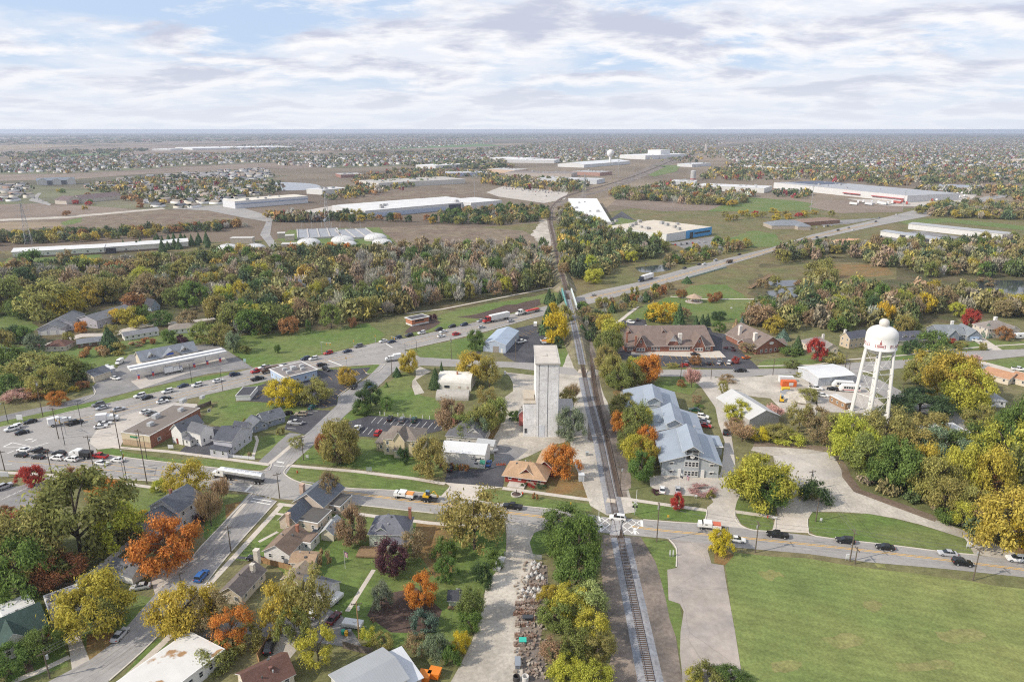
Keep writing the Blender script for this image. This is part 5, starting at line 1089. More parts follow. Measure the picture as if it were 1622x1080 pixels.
m=MB(); m.cyl((xc,-.52,7.3),(xc,-.62,7.3),.72,n=24); ck=m.build('clock',TRIM,lb); m=MB(); m.box(xc-.04,-.66,7.3,xc+.04,-.63,7.8); m.box(xc,-.66,7.26,xc+.4,-.63,7.34); m.build('clock_hand',mat('black_metal',(.02,.02,.02),.5,0),ck)
for z,n_ in ((3.6,4),(.4,4)):
    for i in range(n_): winat(lb,xc-1.65+i*1.1,-.36,z,1.0,1.9,'f')
for sx in (-1,1):
    winat(lb,xc+sx*6.2,0,3.9,1.2,.9,'f'); winat(lb,xc+sx*6.2,0,1.0,1.2,1.0,'f')
    for z in (4.95,2.15):
        m=MB(); m.box(xc+sx*6.2-.8,-.55,z,xc+sx*6.2+.8,-.07,z+.1); m.build('awning',TRIM,lb)
    m=MB(); m.box(xc+sx*3.6-.5,-.35,0,xc+sx*3.6+.5,-.02,2.6); m.build('entrance_panel',TRIM,lb)
hvac(lb,[(1,28,1.2),(13,26,.8)],5.6)
# ---------- brick offices ----------
bo=Hs('long brick office building with brown roof and steep front gables',(990,557.5),(1129,556.5),(1127,524),3.3,5.2,'x',BRICK,(.185,.14,.12),
  [('%.11',-1.2,5.2,8,3.6,5.2,'y'),('%.77',-1.2,5.2,8,3.6,5.2,'y'),('%.49',.3,4.6,7,5.0,3.8,'y'),('%.03',11,5,6,4,4.4,'y'),('%.43',11.5,5,6,4,4.4,'y')],wm=BRK,name='office',cat='office',win=0,oh=.7,ch=[(1.2,3,.9,9.2,(.34,.16,.11)),(5.0,-.3,.9,8.2,(.34,.16,.11)),(27.5,2.6,1.7,8.4,(.66,.62,.57))])
w0=bo['_w']
for x0,x1 in ((.02,.09),(.29,.40),(.50,.74),(.91,.97)):
    n_=max(2,int((x1-x0)*w0/1.3))
    for i in range(n_): winat(bo,w0*x0+(i+.5)*(x1-x0)*w0/n_,0,.7,1.15,1.8,'f')
for xg in (.11,.77):
    for i in range(3): winat(bo,w0*xg+1.2+i*1.4,-1.2,.6,1.3,1.8,'f')
    winat(bo,w0*xg+2.6,-1.2,5.0,.9,1.4,'f')
m=MB(); m.add([(w0*.49+.5,.26,5.2),(w0*.49+4.1,.26,5.2),(w0*.49+2.3,.26,8.2)],[(0,1,2)]); m.build('white_gable_panel',TRIM,bo)
b2=Hs('brick gabled office with brown roof, oval sign and white chimneys',(1197,561.5),(1243,557),(1164,536.5),3.4,5.2,'y',BRICK,(.19,.15,.13),[(-2.5,4,4,7,3.2,2.8,'x'),('%1',3,2.5,6,3.2,1.8,'x')],wm=BRK,name='office',cat='office',win=0,oh=.7,ch=[(3,6,1.6,9,(.66,.62,.57)),(2.4,18,1.4,9.5,(.66,.62,.57))])
w0=b2['_w']
for i in range(5): winat(b2,w0*.18+i*w0*.16,0,.7,1.2,1.7,'f')
for i in range(6): winat(b2,0,3+i*2.4,.8,1.3,1.6,'l')
m=MB(); m.lathe([(0,0),(1.0,0),(1.0,.08),(0,.08)],20,0,Matrix.Translation((w0*.5,-.03,5.2))@Matrix.Rotation(R(90),4,'X')@Matrix.Diagonal((1.3,.75,1,1))); m.build('oval_sign',TRIM,b2)
Hs('weathered grey metal warehouse in the gravel yard',(1186,679),(1233,673),(1228,633),4,2.8,'y',(.42,.41,.40),(.50,.50,.49),rm=MET,name='warehouse',cat='warehouse',win=0)
Hs('white metal warehouse beside parked buses',(1295,612.5),(1351,607.5),(1338,588.5),4.2,1.0,'x',(.50,.52,.55),(.64,.65,.66),rm=MET,name='warehouse',cat='warehouse',win=0,doors=[('f',5,3.5,3.2,(.45,.47,.5)),('f',11,3.5,3.2,(.45,.47,.5))])
Hs('brown office trailer with white roof near water tower',(1313,636.5),(1338,649.5),3.2,2.9,0,'flat',(.30,.19,.11),RW,rm=MEM,name='office_trailer',cat='trailer',win=1)
# ---------- houses at right ----------
SUB='suburban houses on the right'
Hs('cream house with taupe hipped roof behind red tree',(1282,558),(1320,557),10,3.3,3.0,'hip',CREAM,(.24,.215,.20),[('%.55',-3,6,6,3,2,'y')],ch=[(10,7,1,6.8,(.66,.62,.57))])
Hs('tan and brick two-storey house with dark roof left of water tower',(1344,552.5),(1373,548),(1328,547.5),5.5,2.5,'x',(.52,.43,.32),(.09,.095,.12),ch=[(.6,4,1,8.8,(.66,.62,.57))])
Hs('dark-roofed cream house with white dormers behind water tower',(1418,548),(1464,546),10,3,3.2,'x',CREAM,(.09,.095,.12),[('%.3',1.6,2,3,4.6,1,'y'),('%.55',1.6,2,3,4.6,1,'y')])
Hs('grey-blue house with twin white-trimmed front gables',(1486,537.5),(1528,538),12,3,3.4,'x',(.22,.25,.29),(.20,.22,.24),[('%.3',-2,5.2,8,3,3,'y'),('%1',-2.2,7,13,3,3,'y')],ch=[(11,9,1.2,7.6,(.66,.65,.62))],doors=[],boxes=[('garage_door',('%1.08',-2.3,.02,'%1.42',-2.18,2.4),STEEL,(.35,.45,.6))])
Hs('beige two-storey house with taupe roof behind rust tree',(1562,536),(1602,534),10,5.4,2.8,'hip',(.60,.54,.46),(.24,.21,.19),[('%.95',2,7,7,3.4,2,'y')],ch=[(10,7,1.3,9.4,(.72,.70,.68))])
Hs('cream ranch house with orange-tan roof at right edge',(1554,598.5),(1596,610),10,2.8,1.7,'x',(.62,.55,.45),(.42,.235,.14),[('%.9',4,13,9,2.8,1.7,'x')])
Hs('low grey-roofed shed behind yellow trees',(1546,615),(1573,618),6,2.4,.8,'x',(.3,.1,.1),(.36,.38,.42),name='shed',cat='shed',win=0)
Hs('grey-roofed house half hidden by yellow trees',(1540,643),(1592,645),9,2.8,1.6,'hip',W_,(.27,.28,.29))
Hs('white flat-roofed building hidden among the right-hand trees',(1474,703),(1535,699),(1501,683),3.2,0,'flat',(.38,.36,.34),RW,rm=MEM,name='building',cat='building',win=0)
# ---------- mid distance ----------
WARE=[]
def Wh(label,p1,p2,d,e,wall,roof,rh=0,t='flat',cat='warehouse',rm=None,boxes=(),wings=(),**k):
    o=Hs(label,p1,p2,d,e,rh,t,wall,roof,wings,win=0,name=cat.replace(' ','_'),cat=cat,rm=rm or MEM,oh=.6,boxes=boxes,**k); WARE.append(o)
    if t=='flat' and d!=0:
        W0,D0=o['_w'],o['_d']
        for q in range(7): hvac(o,[(rnd.uniform(.1,.85)*W0,rnd.uniform(.1,.85)*D0,rnd.uniform(2.5,5))],e+.25,(.36,.36,.36))
    return o
for lb_,p1,p2,d in (('long white storage shed with small square windows, left half',(21,410),(166,402.5),16),('long white storage shed, plain right half behind conifers',(167,402),(299,392.5),15)):
    o=Wh(lb_,p1,p2,d,6,(.62,.61,.56),(.66,.66,.65),2,'x',cat='storage shed',rm=MET,base=(1.6,(.20,.15,.12)))
    if 'left' in lb_:
        for i in range(9): winat(o,6+i*10,-.02,2.4,2.2,1.6,'f')
        m=MB(); m.box(70,-.12,.1,78,-.02,5); m.build('garage_door',STEEL,o,color=(.05,.05,.06))
Wh('huge white distribution warehouse with blue loading docks',(579,346),(763,328.5),(530,336.5),9,(.58,.59,.60),(.62,.62,.615),boxes=[('dock_row',('%.05',-.4,.5,'%.66',-.1,5.5),STEEL,(.40,.47,.60)),('dock_row',('%.69',-.4,.5,'%.80',-.1,7.5),STEEL,(.05,.06,.08))],wings=[('%.82',-18,'%.3',60,9.5,.1,'flat'),('%.25',60,'%.5',25,9,.1,'flat')])
Wh('white warehouse with blue band beyond the dirt lot',(373,331),(488,321.5),(356,327.5),10,(.60,.61,.64),(.62,.58,.50),boxes=[('blue_band',('%.0',-.3,5.5,'%1',-.1,6.8),STEEL,(.25,.32,.45))])
Wh('cream apartment block with long brown roof',(131,322),(193,315.5),26,6,(.55,.50,.44),(.16,.12,.12),5,'x',cat='apartment block',rm=SHI,wings=[(-22,4,26,24,6,5,'y')])
Wh('new apartment block with blue-grey roof and pale gables',(59,294),(119,292),22,9,(.55,.54,.52),(.20,.23,.27),4.5,'x',cat='apartment block',rm=SHI,wings=[('%.05',-2.5,14,10,9.5,4,'y'),('%.8',-2.5,14,10,9.5,4,'y'),('%.42',-2,14,10,9.3,3,'y')],boxes=[('balcony_row',('%.2',-1.2,1,'%.4',-.05,8.5),STEEL,(.12,.13,.15)),('balcony_row',('%.6',-1.2,1,'%.78',-.05,8.5),STEEL,(.12,.13,.15))])
Wh('white-roofed warehouse tucked beside the railway',(907,361.4),(967,361.9),270,7,(.50,.49,.48),(.72,.72,.72))
o=Wh('large factory with cream flat roof and bright blue entrance',(1055,384),(1126,372),(970,369.5),8,(.62,.63,.63),(.58,.52,.43),boxes=[('blue_cladding',('%.42',-.4,.3,'%1.005',-.05,8.3),STEEL,(.07,.30,.60)),('window_band',('%.6',-.55,3.5,'%.96',-.42,5.2),GLASS,W_),('glass_entrance',('%.5',-.6,.1,'%.57',-.42,6),GLASS,W_)])
hvac(o,[(10,30,4),(25,60,5),(40,20,4),(30,90,4),(12,80,4),(45,70,5)],8.3,(.35,.34,.33))
Wh('very long white warehouse with grey roof and red dock awnings',(1225,298),(1436,321),110,10,(.60,.60,.60),(.36,.37,.39),boxes=[('red_awning',('%.58',-3,4.5,'%.70',-.1,5.4),STEEL,(.38,.05,.05)),('red_awning',('%.78',-3,4.5,'%.98',-.1,5.4),STEEL,(.38,.05,.05)),('dark_roof_section',(4,30,10.3,'%.25',106,10.6),MEM,(.10,.12,.17))])
Wh('grey-roofed depot beyond the truck yard',(1482,301),(1546,304),60,7,(.50,.50,.52),(.30,.32,.37),2,'x')
Wh('long white workshop with grey roof, farther of the pair',(1438,363),(1598,381),18,6,(.62,.62,.62),(.36,.37,.38),1,'x',cat='workshop',rm=MET)
Wh('shorter white workshop with dark bays, nearer of the pair',(1394,373.5),(1486,387.5),14,5,(.62,.61,.58),(.34,.36,.39),.8,'x',cat='workshop',rm=MET,boxes=[('garage_door',('%.35',-.2,.1,'%.45',-.05,4),STEEL,(.05,.05,.06)),('garage_door',('%.55',-.2,.1,'%.65',-.05,4),STEEL,(.05,.05,.06)),('garage_door',('%.75',-.2,.1,'%.85',-.05,4),STEEL,(.05,.05,.06))])
Hs('tan-roofed clinic with big timber front gable',(1331,394),(1368,392.5),16,4,3.6,'x',(.52,.40,.26),(.42,.25,.17),[('%.25',-5,12,12,4,4.5,'y')],name='clinic',cat='clinic',ww=2,wh=2,sp=5)
Hs('medical centre with grey hipped roofs beside the highway',(1222,363),(1283,363),26,4,4.5,'hip',(.42,.36,.30),(.20,.215,.24),[('%.6',-8,14,14,4,3.5,'hip')],name='medical_centre',cat='medical centre',win=0)
Hs('brown flat-topped office behind the medical centre',(1268,359),(1330,354),24,4.5,2,'hip',(.28,.16,.11),(.25,.17,.13),name='office',cat='office',win=0)
Wh('white factory left of the brick-red-based silo',(1100,301),(1210,306),60,8,(.60,.60,.58),(.60,.60,.60))
Wh('white plant building with rooftop stacks left of the silo',(1062,297),(1100,298),50,11,(.60,.60,.60),(.55,.55,.55))
Wh('large pale gabled hall below the far white water tower',(925,266),(998,260),90,9,(.62,.63,.64),(.66,.67,.68),5,'x',rm=MET)
Wh('white cold-storage block with tall rear tower near horizon',(1022,253),(1088,250),120,14,(.66,.66,.66),(.70,.70,.70),wings=[('%.45',20,60,60,30,.2,'flat')])
for i,(lb_,p1,p2,d,e,wl_,rf_) in enumerate([
 ('white-roofed factory hall left of far water tower',(800,258),(878,259),90,10,(.6,.6,.6),(.68,.68,.68)),
 ('row of brown-roofed works behind the golden tree belt',(800,279),(905,281),70,8,(.45,.40,.36),(.22,.19,.18)),
 ('grey works with red brick end left of the curving railway',(905,277),(950,279),60,8,(.36,.22,.18),(.36,.36,.36)),
 ('pale works behind tree belt by the commuter car park',(850,289),(945,292),60,8,(.55,.57,.6),(.48,.49,.5)),
 ('cream warehouse with white parapets behind the golden trees',(600,298),(737,291),90,9,(.58,.56,.52),(.42,.40,.37)),
 ('small white office block left of the cream warehouse',(511,309),(552,305),40,8,(.62,.62,.60),(.6,.6,.6)),
 ('red brick shops in the far retail park',(540,282),(575,281),60,7,(.30,.16,.13),(.40,.38,.37)),
 ('white big-box store in the far retail park',(690,268),(740,265),80,9,(.6,.6,.6),(.70,.70,.70)),
 ('blue-trimmed shop row in the far retail park',(712,280),(770,279),60,8,(.42,.45,.6),(.45,.45,.47)),
 ('cream store with orange panels in the far retail park',(772,273),(815,275),60,8,(.55,.42,.32),(.5,.49,.48)),
 ('long white glasshouse range on the far left fields',(305,238),(470,235),300,9,(.66,.67,.67),(.72,.73,.73)),
 ('white barn at left end of the far glasshouse range',(270,239),(290,238),100,9,(.66,.66,.66),(.72,.72,.72)),
 ('white warehouse right of the silo beside the tree line',(1155,266),(1230,271),60,7,(.58,.58,.58),(.62,.62,.62)),
 ('long white store far beyond the retail park',(776,254),(830,256),90,9,(.63,.63,.63),(.72,.72,.72)),
 ('white-roofed hangar shed beyond the far railway bend',(1096,265),(1126,263),50,8,(.6,.6,.62),(.55,.57,.6)),
 ('tan school building near the right edge',(1600,258),(1640,259),80,10,(.52,.43,.34),(.5,.45,.4)),
 ]): Wh(lb_,p1,p2,d,e,wl_,rf_)
# ---------- treatment works ----------
M['basin']=mat('basin_water',(.30,.31,.33),.5,.15,.2)
DOME=mat('white_dome',(.60,.60,.595),.6,.05,.3)
def dome(x,y,wpx,lbl):
    p=G(x,y); r=wpx/PPM(x,y)/2
    o=thing('dome_tank',lbl,'domed tank',(p.x,p.y,0),0,'white domed tanks of the treatment works')
    m=MB(); m.lathe([(r,-.1),(r,1.6)],32); m.build('wall',CONC,o,color=(.5,.49,.46))
    m=MB(); prof=[(r*1.02*math.cos(a),1.6+r*.46*math.sin(a)) for a in [i*math.pi/2/8 for i in range(9)]]; m.lathe(prof,32); dm=m.build('dome',DOME,o)
    m=MB()
    for i in range(16):
        t=2*math.pi*i/16
        for (ra,za),(rb,zb) in zip(prof,prof[1:]): m.cyl((ra*math.cos(t),ra*math.sin(t),za+.05),(rb*math.cos(t),rb*math.sin(t),zb+.05),.12,n=4,caps=False)
    m.cyl((0,0,1.6+r*.45),(0,0,1.6+r*.52),.8,n=8); m.build('rib',STEEL,dm,color=(.55,.55,.55))
for x,y,wd,l in [(362,397,34,'white domed tank farthest left, left of the plant road'),(404,396,32,'white domed tank just left of the plant road'),(489,388,36,'white domed tank nearest right of the plant road'),(491,394,24,'small white domed tank in front of a larger one'),(543,384,36,'white domed tank in the middle pair, rear one'),(552,390,26,'white domed tank in the middle pair, front one'),(595,380,35,'white domed tank in the right pair, rear one'),(605,388,32,'white domed tank in the right pair, front one')]: dome(x,y,wd,l)
def basin(x0,x1,n,lbl):
    a=G(x0,380); b=G(x1,377); v=b-a; L_=v.length; rz=math.atan2(v.y,v.x); D=(G(x0,366)-a).length
    o=thing('settling_basin',lbl,'settling basin',(a.x,a.y,0),rz)
    m=MB(); 
    for i in range(n+1): m.box(L_*i/n-.6,0,0,L_*i/n+.6,D,2.2)
    m.box(-.6,-.6,0,L_+.6,0,2.0); m.box(-.6,D,0,L_+.6,D+.6,2.0); m.build('wall',CONC,o,color=(.46,.44,.42))
    m=MB(); m.box(.6,0,.2,L_-.6,D,1.5); m.build('water',M['basin'],o)
    for i in range(n):
        m=MB(); m.cyl((L_*(i+.5)/n,D,2),(L_*(i+.5)/n,D,9),.15,n=5); m.build('lamp_post',STEEL,o,color=(.4,.4,.4))
basin(472,540,4,'open concrete settling basins, left set of two'); basin(546,598,3,'open concrete settling basins, right set of two')
for x,y,x2,lb_ in [(440,378,452,'small tan pump building left of the basins'),(452,382,466,'square tan control building beside the basins'),(446,396,468,'flat grey plant building in front of the domes'),(365,386,400,'tan plant building behind the left domes')]:
    Hs(lb_,(x,y),(x2,y-.5),10,5,0,'flat',(.45,.40,.34),(.5,.48,.45),rm=MEM,name='plant_building',cat='plant building',win=0)
# ---------------- railway ----------------
RAILP=[(1034,1100),(1030,1076),(984.5,860),(979,838),(973,806),(963,758),(951,700),(941.5,664),(931,623),(923,582),(915,541.5),(905,497),(899.5,472),(892,440),(885.6,420),(877.8,381.5),(871,348),(875,327),(896,311.5),(929.6,301),(968.5,290.7),(1002,280),(1033,268),(1085,246.7),(1137,228.5),(1176,221),(1240,212)]
def rz(y):
    if y>590: return .0
    if y>490: return 5.0*(590-y)/100
    if y>458: return 5.0
    if y>395: return 5.0*(y-395)/63
    return .0
RW_=[G(x,y,rz(y)) for x,y in RAILP]
RS=spline(RW_,10)
TIE=mat('timber_tie',(.095,.065,.048),.9,.25,1.5); RAIL=mat('rail_steel',(.30,.25,.22),.45,.1,1,metal=.6)
BANK=mat('railway_bank',(.22,.19,.14),.95,.3,.3,(.15,.14,.07),.12,fine=(1.2,.25))
def bed(pts,name,wt,wb,h,m):
    """embankment with sloping sides following the line"""
    b=MB(); n=len(pts); vs=[]
    for i,p in enumerate(pts):
        a=pts[max(0,i-1)]; c=pts[min(n-1,i+1)]; d=Vector((c.x-a.x,c.y-a.y,0)).normalized(); q=Vector((-d.y,d.x,0))
        hb=wb/2+1.5*p.z
        if p.z>.4 and m is not BANK: hb=wt/2+.5; zz=p.z-.2
        else: hb=wb/2+1.15*p.z; zz=0.0
        for s,z in ((-hb,zz),(-wt/2,p.z+h),(wt/2,p.z+h),(hb,zz)): vs.append(Vector((p.x,p.y,z+zl(3.6,p.length)))+q*s)
    fs=[]
    for i in range(n-1):
        for k in range(3): fs.append((i*4+k+1,i*4+k,i*4+4+k,i*4+5+k))
    b.add(vs,fs)
    if m is BANK:   # earth cones closing both ends
        for i,j in ((0,1),(n-1,n-2)):
            d=(pts[i]-pts[j]); d.z=0; d.normalize(); r4=vs[i*4:i*4+4]; zf=[Vector((q.x,q.y,0))+d*(5 if k in(1,2) else .3) for k,q in enumerate(r4)]
            b.add(list(r4)+zf,[(0,1,5,4),(1,2,6,5),(2,3,7,6)])
    return struct(b.build(name,m))
def track(pts,name,label,ties=True):
    o=thing(name,label,'railway track',(0,0,0))
    m=MB()
    for off in (.72,-.72):
        L_,_=strip(pts,2*off) if off>0 else (strip(pts,-2*off)[1],0)
        for a,b in zip(L_,L_[1:]):
            d=(b-a); q=Vector((-d.y,d.x,0)).normalized()*.045; z0,z1=.26,.40
            vs=[a-q,a+q,b+q,b-q]; m.add([v+Vector((0,0,z0)) for v in vs]+[v+Vector((0,0,z1)) for v in vs],[(4,5,6,7)[::-1],(0,1,5,4),(1,2,6,5)[::-1],(2,3,7,6),(3,0,4,7)])
    m.build('rail',RAIL,o)
    if ties:
        m=MB(); acc=0
        for a,b in zip(pts,pts[1:]):
            L_=(b-a).length; d=(b-a)/L_ if L_ else None
            t=acc
            while t<L_:
                p=a+d*t; ang=math.atan2(d.y,d.x)
                if p.y<640: m.box(-.13,-.98,.12,.13,.98,.27,0,Matrix.Translation(p)@Matrix.Rotation(ang,4,'Z'))
                t+=.62
            acc=t-L_
        m.build('tie',TIE,o)['kind']='stuff'
    return o
near=[p for p in RS if p.y<1500]
ib=[i for i,p in enumerate(RS) if p.z>=4.95 and True]
y0=G(0,487).y; y1=G(0,461).y
def cut(pts,*gaps):
    out=[[]]
    for p in pts:
        if any(a<p.y<b for a,b in gaps): 
            if out[-1]: out.append([])
        else: out[-1].append(p)
    return [s for s in out if len(s)>1]
XG=[(G(0,847).y,G(0,817).y),(G(0,597).y,G(0,582).y)]
def dens(pts):
    o=[]
    for a,b in zip(pts,pts[1:]):
        k=max(1,int((b-a).length/2))
        for j in range(k): o.append(a.lerp(b,j/k))
    return o+[pts[-1]]
RS2=dens([p for p in RS if p.y<900])
ribbon('track_bed',None,2.5,TIE,5,world=[p+Vector((0,0,.12)) for p in RS if p.y>440 and p.y<2600])
for s in cut([p for p in RS2 if p.y<=y0+1],*XG): bed(s,'ballast',3.2,5.2,.16,M['ballast'])
bed([p for p in RS2 if p.z>.35 and p.y<=y0+1],'railway_bank',5.2,7,.10,BANK); bed([p for p in RS2 if p.z>.35 and p.y>=y1-1],'railway_bank',5.2,7,.10,BANK)
bed([p for p in RS if p.y>=y1-1],'ballast',3.4,6.5,.16,M['dirt'])
# cinder strip alongside
patch('railway_soil',[(955,846),(1016,850),(1037,890),(1053,950),(1070,1010),(1090,1110),(955,1110),(972,1020),(958,940),(948,880)],M['dirt'],2.9,wob=.5)
patch('railway_soil',[(905,690),(880,600),(900,560),(935,560),(950,600),(975,680),(990,760),(1005,812),(960,815),(935,800),(920,760),(908,735)],M['gravel'],2.5,wob=.6)
patch('railway_soil',[(925,690),(935,660),(955,640),(985,690),(1000,770),(985,780),(960,720)],M['dirt'],2.7,wob=.6)
patch('railway_soil',[(920,570),(905,510),(925,500),(945,560),(952,600),(938,600)],M['dirt'],2.7,wob=.4)
patch('railway_soil',[(870,400),(840,372),(862,345),(868,348),(884,395),(890,420)],M['gravel'],2.6,wob=.6)
patch('railway_soil',[(955,300),(1030,262),(1130,226),(1200,216),(1210,218),(1140,232),(1060,262),(985,296),(930,310),(880,330),(876,322)],M['dirt'],1.5)
ribbon('track_bed',None,6,M['dirt'],4.2,world=[p for p in RS if p.y>880])
track(near,'railway_track','main railway track running from the bottom edge to the horizon')
S2=spline([G(*p) for p in [(913,512),(920,528),(935,568),(943,620),(960,691),(973,750),(981,787)]],8)
for s in cut(dens(S2),*XG): bed(s,'ballast',3.6,5,.10,M['dirt'])
track(S2,'railway_track','short rusty siding right of the main track')
S3=spline([G(*p) for p in [(876,378),(872,366),(858,352),(835,345),(800,343)]],6)
track(S3,'railway_track','branch track curving left away from the main line',False)
# railway bridge over the highway
def rbridge():
    a=G(905,487,5); b=G(897.5,461,5); v=b-a; L_=v.length; rzv=math.atan2(v.y,v.x)
    o=thing('railway_bridge','green girder railway bridge over the highway','bridge',(a.x,a.y,0),rzv)
    GR=(.12,.42,.38)
    m=MB(); m.box(-1.5,-2.9,4.3,L_+1.5,2.9,5.06); m.build('deck',CONC,o,color=(.22,.20,.19))
    for s in (-1,1):
        m=MB(); m.box(-1,s*3-.18,4.1,L_+1,s*3+.18,6.6); m.box(-1,s*3-.4,6.6,L_+1,s*3+.4,6.75)
        for i in range(9): x=L_*i/8; m.box(x-.1,s*3-.4,4.1,x+.1,s*3+.4,6.6)
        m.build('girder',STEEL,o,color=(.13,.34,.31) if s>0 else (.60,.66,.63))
    for x in (-1.6,L_+.2):
        m=MB(); m.box(x,-3.9,-.2,x+1.4,3.9,4.6); m.build('abutment',CONC,o,color=(.48,.46,.43))
    m=MB(); m.box(L_*.5-.5,-4,-.2,L_*.5+.5,4,4.3); m.build('pier',CONC,o,color=(.48,.46,.43))
rbridge()
def lblbox(name,label,cat,px1,px2,w,z0,z1,m,col,part='body'):
    a=G(*px1); b=G(*px2); v=b-a; L_=v.length
    o=thing(name,label,cat,(a.x,a.y,0),math.atan2(v.y,v.x)); k=MB(); k.box(0,-w/2,z0,L_,w/2,z1); k.build(part,m,o,color=col); return o,L_
o,L_=lblbox('bridge_parapet','green-grey parapet along near side of the highway bridge','parapet',(1090,441),(1150,424),.5,-.2,1.1,STEEL,(.30,.38,.35),'beam')
o,L_=lblbox('footbridge','brown timber footbridge crossing the park pond','footbridge',(1187,458),(1221,437),3,.6,1.0,WOOD,W_,'deck')
for s in (-1.4,1.4):
    m=MB(); m.box(0,s-.08,1.8,L_,s+.08,2.0)
    for i in range(9): m.box(L_*i/8-.08,s-.08,1,L_*i/8+.08,s+.08,2)
    m.build('railing',WOOD,o)
for l,pa,pb,w_ in [('concrete crossing panel where the sidewalk meets the track',(961,793),(976,795),2.2),('pale crossing panel on the upper street across the track',(916,588),(930,589),5)]:
    lblbox('level_crossing',l,'level crossing',pa,pb,w_,.0,.33,CONC,(.52,.45,.37),'slab')
lblbox('level_crossing','grey concrete crossing deck on the main street track','crossing panel',(969,830),(984,832),11,.0,.34,CONC,(.36,.35,.35),'slab')
# ---------------- water tower ----------------
def wtower():
    p=G(1376,660); D=p.length
    zb=HT(1376,660,552.5); zt=HT(1376,660,520); Rt=5.45
    o=thing('water_tower','white water tower with six legs and red town lettering','water tower',(p.x,p.y,0),R(-8))
    WP=mat('tower_paint',(.74,.735,.72),.45,.06,.3,(.68,.67,.64),.15)
    hs=zt-zb
    m=MB(); prof=[(.9,zb-1.9),(3.4,zb-1.4),(5.0,zb-.6),(Rt,zb+.3),(Rt+.12,zb+.32),(Rt+.12,zb+.75),(Rt,zb+.77),(Rt,zb+hs*.66)]
    for i in range(1,9):
        a=i/8*math.pi/2; prof.append((Rt*math.cos(a)**.75 if i<8 else .9,zb+hs*.66+hs*.46*math.sin(a)))
    m.lathe(prof,48); tk=m.build('tank',WP,o,smooth=True)
    zc=prof[-1][1]+1.1
    m=MB(); m.lathe([(1.75*math.sin(math.pi*i/12)+.02,zc-1.65*math.cos(math.pi*i/12)) for i in range(13)],24); m.build('finial_ball',mat('ball_paint',(.60,.57,.52),.5,.15,1),tk,smooth=True)
    m=MB(); m.cyl((0,0,0),(0,0,zb-2.4),.95,n=20); m.build('riser_pipe',WP,o,smooth=False)
    feet=[]
    for i in range(6):
        t=math.atan2(-p.y,-p.x)+R(8)+2*math.pi*(i+.06)/6; top=Vector((5.25*math.cos(t),5.25*math.sin(t),zb+.6)); ft=Vector((7.2*math.cos(t),7.2*math.sin(t),0)); feet.append((ft,top))
        m=MB(); m.cyl(ft,top,.46,n=10); m.box(ft.x-.8,ft.y-.8,-.1,ft.x+.8,ft.y+.8,.5); m.build('leg',WP,o)
    for i in range(6):
        m=MB(); f0,t0=feet[i]; f1,t1=feet[(i+1)%6]
        for k in (.36,.68): m.cyl(f0.lerp(t0,k),f1.lerp(t1,k),.16,n=6)
        for k0,k1 in ((0.02,.36),(.36,.68),(.68,.97)):
            m.cyl(f0.lerp(t0,k0),f1.lerp(t1,k1),.055,n=4); m.cyl(f1.lerp(t1,k0),f0.lerp(t0,k1),.055,n=4)
        m.build('brace',WP,o)
    # lettering wrapped round the tank
    RED=mat('red_lettering',(.42,.16,.16),.6,0)
    def word(txt,ang,size,z,mirror=False,extr=.04):
        cu=bpy.data.curves.new('t','FONT'); cu.body=txt; cu.size=size; cu.align_x='CENTER'; cu.extrude=0; cu.resolution_u=2; cu.offset=.02
        to=bpy.data.objects.new('t',cu); C.objects.link(to); dg=bpy.context.evaluated_depsgraph_get(); dg.update()
        me=bpy.data.meshes.new_from_object(to.evaluated_get(dg)); bpy.data.objects.remove(to)
        Rr=Rt+.05
        for v in me.vertices:
            a=ang+v.co.x*1.12/Rr; v.co=(Rr*math.cos(a),Rr*math.sin(a),z+v.co.y)
        me.materials.clear(); me.materials.append(RED); link('lettering',me,tk)
    face=math.atan2(-p.y,-p.x)-R(-8)
    zl_=zb+hs*.22
    word('PLAINFIELD',face+R(88),1.8,zl_); word('PLAINFIELD',face-R(92),1.8,zl_)
    m=MB()
    def arc(a0,a1,z0,z1):
        n=5
        for i in range(n):
            b0=face+a0+(a1-a0)*i/n; b1=face+a0+(a1-a0)*(i+1)/n; Rr=Rt+.05
            m.add([(Rr*math.cos(b0),Rr*math.sin(b0),z0),(Rr*math.cos(b1),Rr*math.sin(b1),z0),(Rr*math.cos(b1),Rr*math.sin(b1),z1),(Rr*math.cos(b0),Rr*math.sin(b0),z1)],[(0,1,2,3)])
    A=R(18)
    arc(-A,A,zl_,zl_+.16); arc(-A,A,zl_+1.15,zl_+1.3); arc(-A,-A+.04,zl_,zl_+1.3); arc(A-.04,A,zl_,zl_+1.3); arc(-A*.7,A*.7,zl_+.35,zl_+.9); arc(-.06,.06,zl_+1.3,zl_+2.2); arc(-.02,.02,zl_+2.2,zl_+2.9); m.build('emblem',RED,tk)
    m=MB(); m.box(-3.2,-5,0,-1.4,-3,2.6); m.build('valve_box',WP,o)
wtower()
